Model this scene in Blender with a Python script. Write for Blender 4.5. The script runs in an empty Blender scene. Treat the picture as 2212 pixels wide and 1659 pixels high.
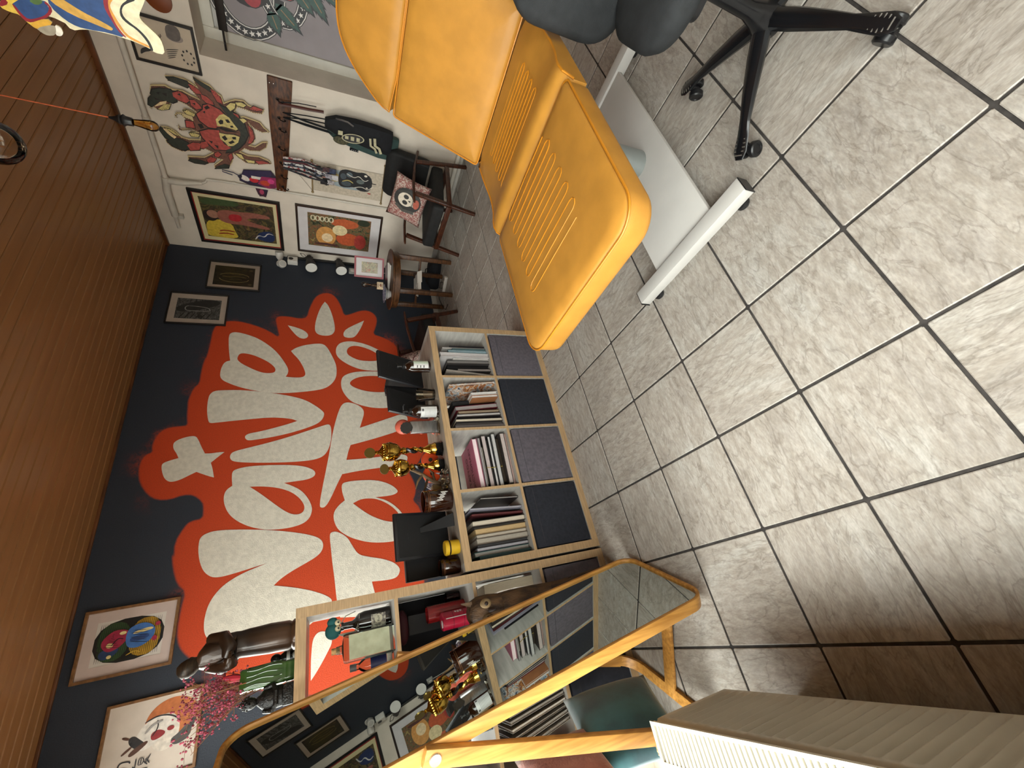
import bpy, bmesh, math, random
import numpy as np
from mathutils import Vector, Matrix
random.seed(7)
SC = bpy.context.scene
COL = SC.collection
PI = math.pi

# ------------------------------------------------------------------ camera, sky, sun, exposure
cam_d = bpy.data.cameras.new('camera')
cam = bpy.data.objects.new('camera', cam_d); COL.objects.link(cam)
RW = ((-0.2112462478550417, -0.35351285897020035, -0.9112648798839345),
      (-0.8591008462630274, 0.5118059878882804, 0.0006055673798951167),
      (0.4661767462211265, 0.7829963533148903, -0.41182029087730354))
cm = Matrix(RW).transposed() @ Matrix(((1, 0, 0), (0, -1, 0), (0, 0, -1)))
cam.matrix_world = Matrix.Translation((0, 0, 1.3631610599610666)) @ cm.to_4x4()
cam_d.sensor_fit = 'HORIZONTAL'; cam_d.sensor_width = 36.0
cam_d.lens = 36.0 * 891.7993493042826 / 2212.0
cam_d.clip_start = 0.02; cam_d.clip_end = 200
SC.camera = cam

world = bpy.data.worlds.new('world'); SC.world = world; world.use_nodes = True
bg = world.node_tree.nodes['Background']
bg.inputs[0].default_value = (1.0, 0.975, 0.94, 1); bg.inputs[1].default_value = 11.8

sun_d = bpy.data.lights.new('sun', 'SUN'); sun = bpy.data.objects.new('sun', sun_d); COL.objects.link(sun)
sun_d.energy = 2.6; sun_d.angle = math.radians(16); sun_d.color = (1.0, 0.97, 0.93)
sun.rotation_euler = Vector((0.47, -0.03, -0.88)).to_track_quat('-Z', 'Y').to_euler()
sun.location = (-3, 1, 5)

SC.view_settings.view_transform = 'Standard'; SC.view_settings.look = 'None'
SC.view_settings.gamma = 1.0; SC.view_settings.use_curve_mapping = False
SC.view_settings.exposure = 0.0
SC.cycles.use_denoising = True
SC.cycles.max_bounces = 10; SC.cycles.diffuse_bounces = 6; SC.cycles.transparent_max_bounces = 12
SC.cycles.sample_clamp_indirect = 6.0; SC.cycles.caustics_reflective = False; SC.cycles.caustics_refractive = False

def portal(x, y, z, sy, sz):
    d = bpy.data.lights.new('window_portal', 'AREA'); d.shape = 'RECTANGLE'; d.size = sz; d.size_y = sy
    d.energy = 1; d.cycles.is_portal = True
    o = bpy.data.objects.new('window_portal', d); COL.objects.link(o)
    o.location = (x, y, z); o.rotation_euler = (0, -PI / 2, 0)
portal(-0.78, -0.45, 1.62, 3.5, 2.0)
portal(-0.78, 1.66, 1.35, 0.5, 2.4)
portal(-0.78, 3.2, 1.6, 1.5, 2.0)

# ------------------------------------------------------------------ materials
def S(h):
    h = h.lstrip('#'); c = [int(h[i:i + 2], 16) / 255 for i in (0, 2, 4)]
    return tuple(v / 12.92 if v <= .04045 else ((v + .055) / 1.055) ** 2.4 for v in c) + (1.0,)
MATS = {}
def nn(nt, t, **kw):
    n = nt.nodes.new(t)
    for k, v in kw.items():
        if k.startswith('i_'): n.inputs[int(k[2:]) if k[2:].isdigit() else k[2:]].default_value = v
        else: setattr(n, k, v)
    return n
def mat(name, hx='#888888', rough=.6, metal=0., var=.12, vs=8., bump=0., bs=60., hx2=None, stretch=None, coat=0., spec=.5, sheen=0., alpha=1., trans=0., ior=1.45, detail=4., lo=.35, hi=.65):
    if name in MATS: return MATS[name]
    m = bpy.data.materials.new(name); m.use_nodes = True; nt = m.node_tree; L = nt.links.new
    b = nt.nodes['Principled BSDF']
    b.inputs['Roughness'].default_value = rough; b.inputs['Metallic'].default_value = metal
    b.inputs['Specular IOR Level'].default_value = spec; b.inputs['Coat Weight'].default_value = coat
    b.inputs['Sheen Weight'].default_value = sheen; b.inputs['Alpha'].default_value = alpha
    b.inputs['Transmission Weight'].default_value = trans; b.inputs['IOR'].default_value = ior
    tc = nn(nt, 'ShaderNodeTexCoord'); mp = nn(nt, 'ShaderNodeMapping')
    if stretch: mp.inputs['Scale'].default_value = stretch
    oi = nn(nt, 'ShaderNodeObjectInfo'); add = nn(nt, 'ShaderNodeVectorMath', operation='MULTIPLY_ADD')
    L(oi.outputs['Random'], add.inputs[0]); add.inputs[1].default_value = (37, 53, 71); L(tc.outputs['Object'], add.inputs[2])
    L(add.outputs[0], mp.inputs[0])
    no = nn(nt, 'ShaderNodeTexNoise'); no.inputs['Scale'].default_value = vs; no.inputs['Detail'].default_value = detail
    L(mp.outputs[0], no.inputs['Vector'])
    c1 = S(hx)
    c2 = S(hx2) if hx2 else tuple(v * (1 - 2 * var) for v in c1[:3]) + (1,)
    if not hx2: c1 = tuple(min(1, v * (1 + var)) for v in c1[:3]) + (1,)
    cr = nn(nt, 'ShaderNodeValToRGB'); cr.color_ramp.elements[0].position = lo; cr.color_ramp.elements[1].position = hi
    cr.color_ramp.elements[0].color = c2; cr.color_ramp.elements[1].color = c1
    L(no.outputs[0], cr.inputs[0]); L(cr.outputs[0], b.inputs['Base Color'])
    if bump:
        n2 = nn(nt, 'ShaderNodeTexNoise'); n2.inputs['Scale'].default_value = bs; n2.inputs['Detail'].default_value = 3
        L(mp.outputs[0], n2.inputs['Vector'])
        bp = nn(nt, 'ShaderNodeBump'); bp.inputs['Strength'].default_value = bump; bp.inputs['Distance'].default_value = .01
        L(n2.outputs[0], bp.inputs['Height']); L(bp.outputs[0], b.inputs['Normal'])
    MATS[name] = m
    return m
def art(name, pal, scale=12., dist=2., seed=0., stretch=(1, 1, 1), rough=.35, lines=0.):
    """a busy painted or printed picture: a palette laid out over warped noise, with dark line work"""
    m = bpy.data.materials.new(name); m.use_nodes = True; nt = m.node_tree; L = nt.links.new
    b = nt.nodes['Principled BSDF']; b.inputs['Roughness'].default_value = rough
    tc = nn(nt, 'ShaderNodeTexCoord'); mp = nn(nt, 'ShaderNodeMapping')
    mp.inputs['Location'].default_value = (seed, seed * 1.7, seed * .6); mp.inputs['Scale'].default_value = stretch
    L(tc.outputs['Object'], mp.inputs[0])
    no = nn(nt, 'ShaderNodeTexNoise'); no.inputs['Scale'].default_value = scale; no.inputs['Detail'].default_value = 5; no.inputs['Distortion'].default_value = dist
    L(mp.outputs[0], no.inputs['Vector'])
    cr = nn(nt, 'ShaderNodeValToRGB'); cr.color_ramp.interpolation = 'LINEAR'
    n = len(pal); e = cr.color_ramp.elements
    while len(e) < n: e.new(.5)
    for i, h in enumerate(pal):
        e[i].position = .28 + .44 * i / (n - 1); e[i].color = S(h)
    L(no.outputs[0], cr.inputs[0])
    out = cr.outputs[0]
    if lines:
        vo = nn(nt, 'ShaderNodeTexNoise'); vo.inputs['Scale'].default_value = scale * 2.2; vo.inputs['Detail'].default_value = 3; vo.inputs['Distortion'].default_value = dist * 2
        L(mp.outputs[0], vo.inputs['Vector'])
        r2 = nn(nt, 'ShaderNodeValToRGB'); r2.color_ramp.elements[0].position = .5 - lines; r2.color_ramp.elements[0].color = (1, 1, 1, 1)
        r2.color_ramp.elements[1].position = .5; r2.color_ramp.elements[1].color = (.05, .05, .05, 1)
        x = r2.color_ramp.elements.new(.5 + lines); x.color = (1, 1, 1, 1)
        L(vo.outputs[0], r2.inputs[0])
        mx = nn(nt, 'ShaderNodeMix', data_type='RGBA', blend_type='MULTIPLY'); mx.inputs[0].default_value = .85
        L(out, mx.inputs[6]); L(r2.outputs[0], mx.inputs[7]); out = mx.outputs[2]
    L(out, b.inputs['Base Color'])
    return m
def ink(name='print_ink', rough=.45, amt=.18):
    """colour comes from the print's own colour attribute, broken up a little by noise"""
    if name in MATS: return MATS[name]
    m = bpy.data.materials.new(name); m.use_nodes = True; nt = m.node_tree; L = nt.links.new
    b = nt.nodes['Principled BSDF']; b.inputs['Roughness'].default_value = rough
    at = nn(nt, 'ShaderNodeVertexColor', layer_name='Col')
    tc = nn(nt, 'ShaderNodeTexCoord'); no = nn(nt, 'ShaderNodeTexNoise'); no.inputs['Scale'].default_value = 40; no.inputs['Detail'].default_value = 4
    L(tc.outputs['Object'], no.inputs['Vector'])
    mr = nn(nt, 'ShaderNodeMapRange'); mr.inputs[1].default_value = .3; mr.inputs[2].default_value = .7; mr.inputs[3].default_value = 1 - amt; mr.inputs[4].default_value = 1 + amt
    L(no.outputs[0], mr.inputs[0])
    mx = nn(nt, 'ShaderNodeVectorMath', operation='SCALE'); L(at.outputs[0], mx.inputs[0]); L(mr.outputs[0], mx.inputs[3])
    L(mx.outputs[0], b.inputs['Base Color'])
    MATS[name] = m; return m
def glassy(name, tint='#ffffff', k=.82, rough=.03):
    """clear pane or vessel wall: mostly see-through, with a mirror sheen"""
    if name in MATS: return MATS[name]
    m = bpy.data.materials.new(name); m.use_nodes = True; nt = m.node_tree; L = nt.links.new
    nt.nodes.remove(nt.nodes['Principled BSDF']); out = nt.nodes['Material Output']
    t = nn(nt, 'ShaderNodeBsdfTransparent'); t.inputs[0].default_value = S(tint)
    g = nn(nt, 'ShaderNodeBsdfGlossy'); g.inputs['Roughness'].default_value = rough
    f = nn(nt, 'ShaderNodeLayerWeight'); f.inputs[0].default_value = 1 - k
    mx = nn(nt, 'ShaderNodeMixShader'); L(f.outputs['Fresnel'], mx.inputs[0]); L(t.outputs[0], mx.inputs[1]); L(g.outputs[0], mx.inputs[2])
    L(mx.outputs[0], out.inputs[0]); MATS[name] = m; return m

# ------------------------------------------------------------------ mesh helpers
class MB:
    def __init__(s): s.v = []; s.f = []; s.c = []; s.mi = []; s.cur = 0; s.col = None
    def add(s, vs, fs, M=None):
        o = len(s.v)
        for p in vs: s.v.append(tuple(M @ Vector(p)) if M else tuple(p))
        for f in fs: s.f.append([i + o for i in f]); s.c.append(s.col); s.mi.append(s.cur)
        return s
    def box(s, x0, x1, y0, y1, z0, z1, M=None):
        return s.add([(x0, y0, z0), (x1, y0, z0), (x1, y1, z0), (x0, y1, z0), (x0, y0, z1), (x1, y0, z1), (x1, y1, z1), (x0, y1, z1)],
                     [(0, 3, 2, 1), (4, 5, 6, 7), (0, 1, 5, 4), (1, 2, 6, 5), (2, 3, 7, 6), (3, 0, 4, 7)], M)
    def prism(s, poly, a0, a1, M=None):
        """poly in (x,z), extruded along y"""
        n = len(poly)
        vs = [(x, a0, z) for x, z in poly] + [(x, a1, z) for x, z in poly]
        fs = [tuple(range(n)), tuple(range(2 * n - 1, n - 1, -1))] + [(i, i + n, (i + 1) % n + n, (i + 1) % n) for i in range(n)]
        return s.add(vs, fs, M)
    def loft(s, rings, cap0=True, cap1=True, closed=True, M=None):
        n = len(rings[0]); vs = [p for r in rings for p in r]; fs = []
        for k in range(len(rings) - 1):
            for i in range(n if closed else n - 1):
                j = (i + 1) % n; fs.append((k * n + i, k * n + j, (k + 1) * n + j, (k + 1) * n + i))
        if cap0: fs.append(tuple(range(n - 1, -1, -1)))
        if cap1: fs.append(tuple((len(rings) - 1) * n + i for i in range(n)))
        return s.add(vs, fs, M)
    def tube(s, pts, r, n=8, M=None, closed=False, flat=1.0):
        pts = [Vector(p) for p in pts]; N = len(pts); rings = []
        up = None
        for i, p in enumerate(pts):
            a = pts[i - 1] if (i > 0 or closed) else p; b = pts[(i + 1) % N] if (i < N - 1 or closed) else p
            t = (b - a).normalized()
            if up is None: up = t.orthogonal().normalized()
            up = (up - t * up.dot(t)); up = up.normalized() if up.length > 1e-6 else t.orthogonal().normalized()
            w = t.cross(up); rr = r[i] if isinstance(r, (list, tuple)) else r
            rings.append([tuple(p + (up * math.cos(2 * PI * k / n) + w * math.sin(2 * PI * k / n) * flat) * rr) for k in range(n)])
        if closed: rings.append(rings[0]); return s.loft(rings, False, False, M=M)
        return s.loft(rings, M=M)
    def lathe(s, prof, n=24, M=None, sx=1., sy=1.):
        rings = [[(r * math.cos(2 * PI * k / n) * sx, r * math.sin(2 * PI * k / n) * sy, z) for k in range(n)] for r, z in prof]
        return s.loft(rings, M=M)
    def ball(s, c, r, n=12, m=8, M=None):
        rx, ry, rz = r if isinstance(r, (list, tuple)) else (r, r, r)
        rings = []
        for j in range(m + 1):
            a = -PI / 2 + PI * j / m; a = max(-PI / 2 + .05, min(PI / 2 - .05, a))
            rings.append([(c[0] + rx * math.cos(a) * math.cos(2 * PI * k / n), c[1] + ry * math.cos(a) * math.sin(2 * PI * k / n), c[2] + rz * math.sin(a)) for k in range(n)])
        return s.loft(rings, M=M)
    def bar(s, a, b, w, h, up=(0, 0, 1), M=None, w2=None, h2=None):
        """rectangular bar from a to b; w across, h along up"""
        a = Vector(a); b = Vector(b); t = (b - a).normalized(); u = Vector(up); u = (u - t * u.dot(t)).normalized(); x = t.cross(u)
        w2 = w2 or w; h2 = h2 or h
        r = lambda p, w, h: [tuple(p + x * (sx * w / 2) + u * (su * h / 2)) for sx, su in ((-1, -1), (1, -1), (1, 1), (-1, 1))]
        return s.loft([r(a, w, h), r(b, w2, h2)], M=M)
    def build(s, name, mats, parent=None, smooth=35, bevel=0., seg=2, fix=True):
        me = bpy.data.meshes.new(name); me.from_pydata(s.v, [], s.f)
        if not isinstance(mats, (list, tuple)): mats = [mats]
        for m in mats: me.materials.append(m)
        if len(mats) > 1: me.polygons.foreach_set('material_index', s.mi)
        if any(c is not None for c in s.c):
            ca = me.color_attributes.new('Col', 'FLOAT_COLOR', 'CORNER')
            buf = []
            for p, c in zip(me.polygons, s.c): buf += list(c or (.8, .8, .8, 1)) * p.loop_total
            ca.data.foreach_set('color', buf)
        if fix or bevel:
            bm = bmesh.new(); bm.from_mesh(me)
            if fix: bmesh.ops.recalc_face_normals(bm, faces=bm.faces)
            if bevel:
                ed = [e for e in bm.edges if len(e.link_faces) == 2 and e.calc_face_angle(0) > .5]
                bmesh.ops.bevel(bm, geom=ed, offset=bevel, segments=seg, profile=.5, affect='EDGES', clamp_overlap=True)
            bm.to_mesh(me); bm.free()
        if smooth:
            me.shade_smooth(); me.set_sharp_from_angle(angle=math.radians(smooth))
        o = bpy.data.objects.new(name, me); COL.objects.link(o)
        if parent: o.parent = parent
        return o
def tag(o, label=None, cat=None, group=None, kind=None):
    if label: o['label'] = label
    if cat: o['category'] = cat
    if group: o['group'] = group
    if kind: o['kind'] = kind
    return o
def thing(name, label, cat, loc=(0, 0, 0), rz=0., group=None):
    o = bpy.data.objects.new(name, None); COL.objects.link(o); o.empty_display_size = .05
    o.location = loc; o.rotation_euler = (0, 0, rz)
    return tag(o, label, cat, group)
def struct(o): o['kind'] = 'structure'; return o
def rrect(x0, x1, y0, y1, r, n=5):
    """rounded rectangle; r a number or four radii (x1y1, x0y1, x0y0, x1y0)"""
    r = r if isinstance(r, (list, tuple)) else (r,) * 4
    out = []
    for (cx, cy, a0), q in zip(((x1, y1, 0), (x0, y1, PI / 2), (x0, y0, PI), (x1, y0, 1.5 * PI)), r):
        q = max(q, 1e-4); sx = -1 if cx == x1 else 1; sy = -1 if cy == y1 else 1
        for k in range(n + 1):
            a = a0 + PI / 2 * k / n
            out.append((cx + sx * q + q * math.cos(a), cy + sy * q + q * math.sin(a)))
    return out
def inset(poly, d):
    n = len(poly); out = []
    for i in range(n):
        p0 = Vector(poly[i - 1]); p = Vector(poly[i]); p1 = Vector(poly[(i + 1) % n])
        a = (p - p0); b = (p1 - p)
        a = a.normalized() if a.length > 1e-9 else b.normalized(); b = b.normalized() if b.length > 1e-9 else a
        na = Vector((-a.y, a.x)); nb = Vector((-b.y, b.x)); m = na + nb
        m = m.normalized() if m.length > 1e-6 else na
        out.append(tuple(p + m * d / max(.4, m.dot(na))))
    return out
def pad(mb, poly, levels, M=None):
    """cushion: the outline (counter-clockwise, x,y) lofted through (inset, z) levels"""
    cx = sum(p[0] for p in poly) / len(poly); cy = sum(p[1] for p in poly) / len(poly)
    hw = min(max(p[0] for p in poly) - min(p[0] for p in poly), max(p[1] for p in poly) - min(p[1] for p in poly)) / 2
    rings = []
    for d, z in levels:
        q = inset(poly, d) if d < .03 else [(cx + (x - cx) * max(.1, 1 - d / hw), cy + (y - cy) * max(.1, 1 - d / hw)) for x, y in poly]
        rings.append([(x, y, z) for x, y in q])
    return mb.loft(rings, M=M)
def chaikin(p, it=2):
    for _ in range(it):
        q = []
        for i in range(len(p)):
            a = p[i]; b = p[(i + 1) % len(p)]
            if a == b: q.append(a); q.append(b); continue
            q.append((a[0] * .75 + b[0] * .25, a[1] * .75 + b[1] * .25)); q.append((a[0] * .25 + b[0] * .75, a[1] * .25 + b[1] * .75))
        p = q
    o = []
    for a in p:
        if not o or (abs(a[0] - o[-1][0]) + abs(a[1] - o[-1][1])) > 1e-5: o.append(a)
    return o
def flat(name, shapes, parent=None, y=0., step=.00025, m=None, smooth_it=0):
    """printed colour areas: (hex, polygon in x,z); later ones lie on top of earlier ones, facing -y"""
    mb = MB()
    for i, (hx, poly) in enumerate(shapes):
        mb.col = S(hx)
        if smooth_it: poly = chaikin(poly, smooth_it)
        n = len(poly)
        ar = sum(poly[k][0] * poly[(k + 1) % n][1] - poly[(k + 1) % n][0] * poly[k][1] for k in range(n))
        if ar < 0: poly = poly[::-1]
        mb.add([(px, y - step * i, pz) for px, pz in poly], [tuple(range(n))])
    return mb.build(name, m or ink(), parent, smooth=0, fix=False)
def ell(cx, cz, rx, rz, n=20, a=0.):
    c, s = math.cos(a), math.sin(a)
    return [(cx + rx * math.cos(t) * c - rz * math.sin(t) * s, cz + rx * math.cos(t) * s + rz * math.sin(t) * c) for t in [2 * PI * k / n for k in range(n)]]
def rect(x0, z0, x1, z1): return [(x0, z0), (x1, z0), (x1, z1), (x0, z1)]
def strip(pts, w):
    """a brush line of width w (number or per-point list) as a polygon"""
    L = []; R = []; n = len(pts)
    for i, (x, z) in enumerate(pts):
        a = pts[max(0, i - 1)]; b = pts[min(n - 1, i + 1)]; dx, dz = b[0] - a[0], b[1] - a[1]; l = math.hypot(dx, dz) or 1
        ww = (w[i] if isinstance(w, (list, tuple)) else w) / 2
        L.append((x - dz / l * ww, z + dx / l * ww)); R.append((x + dz / l * ww, z - dx / l * ww))
    return L + R[::-1]
def text(name, body, size, parent, loc, rot, m, extrude=.0006):
    cu = bpy.data.curves.new(name, 'FONT'); cu.body = body; cu.size = size; cu.extrude = extrude; cu.align_x = 'CENTER'; cu.align_y = 'CENTER'
    t = bpy.data.objects.new('tmp', cu); COL.objects.link(t)
    bpy.context.view_layer.update()
    dg = bpy.context.evaluated_depsgraph_get()
    me = bpy.data.meshes.new_from_object(t.evaluated_get(dg)); me.name = name
    bpy.data.objects.remove(t); bpy.data.curves.remove(cu)
    me.materials.clear(); me.materials.append(m)
    o = bpy.data.objects.new(name, me); COL.objects.link(o); o.parent = parent; o.location = loc; o.rotation_euler = rot
    return o
def dup(root, loc, rz, label=None, group=None):
    r = root.copy(); COL.objects.link(r); r.location = loc; r.rotation_euler = (0, 0, rz)
    if label: r['label'] = label
    if group: r['group'] = group
    for ch in list(root.children):
        c = ch.copy(); COL.objects.link(c); c.parent = r
        for g in list(ch.children):
            d = g.copy(); COL.objects.link(d); d.parent = c
    return r

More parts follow.
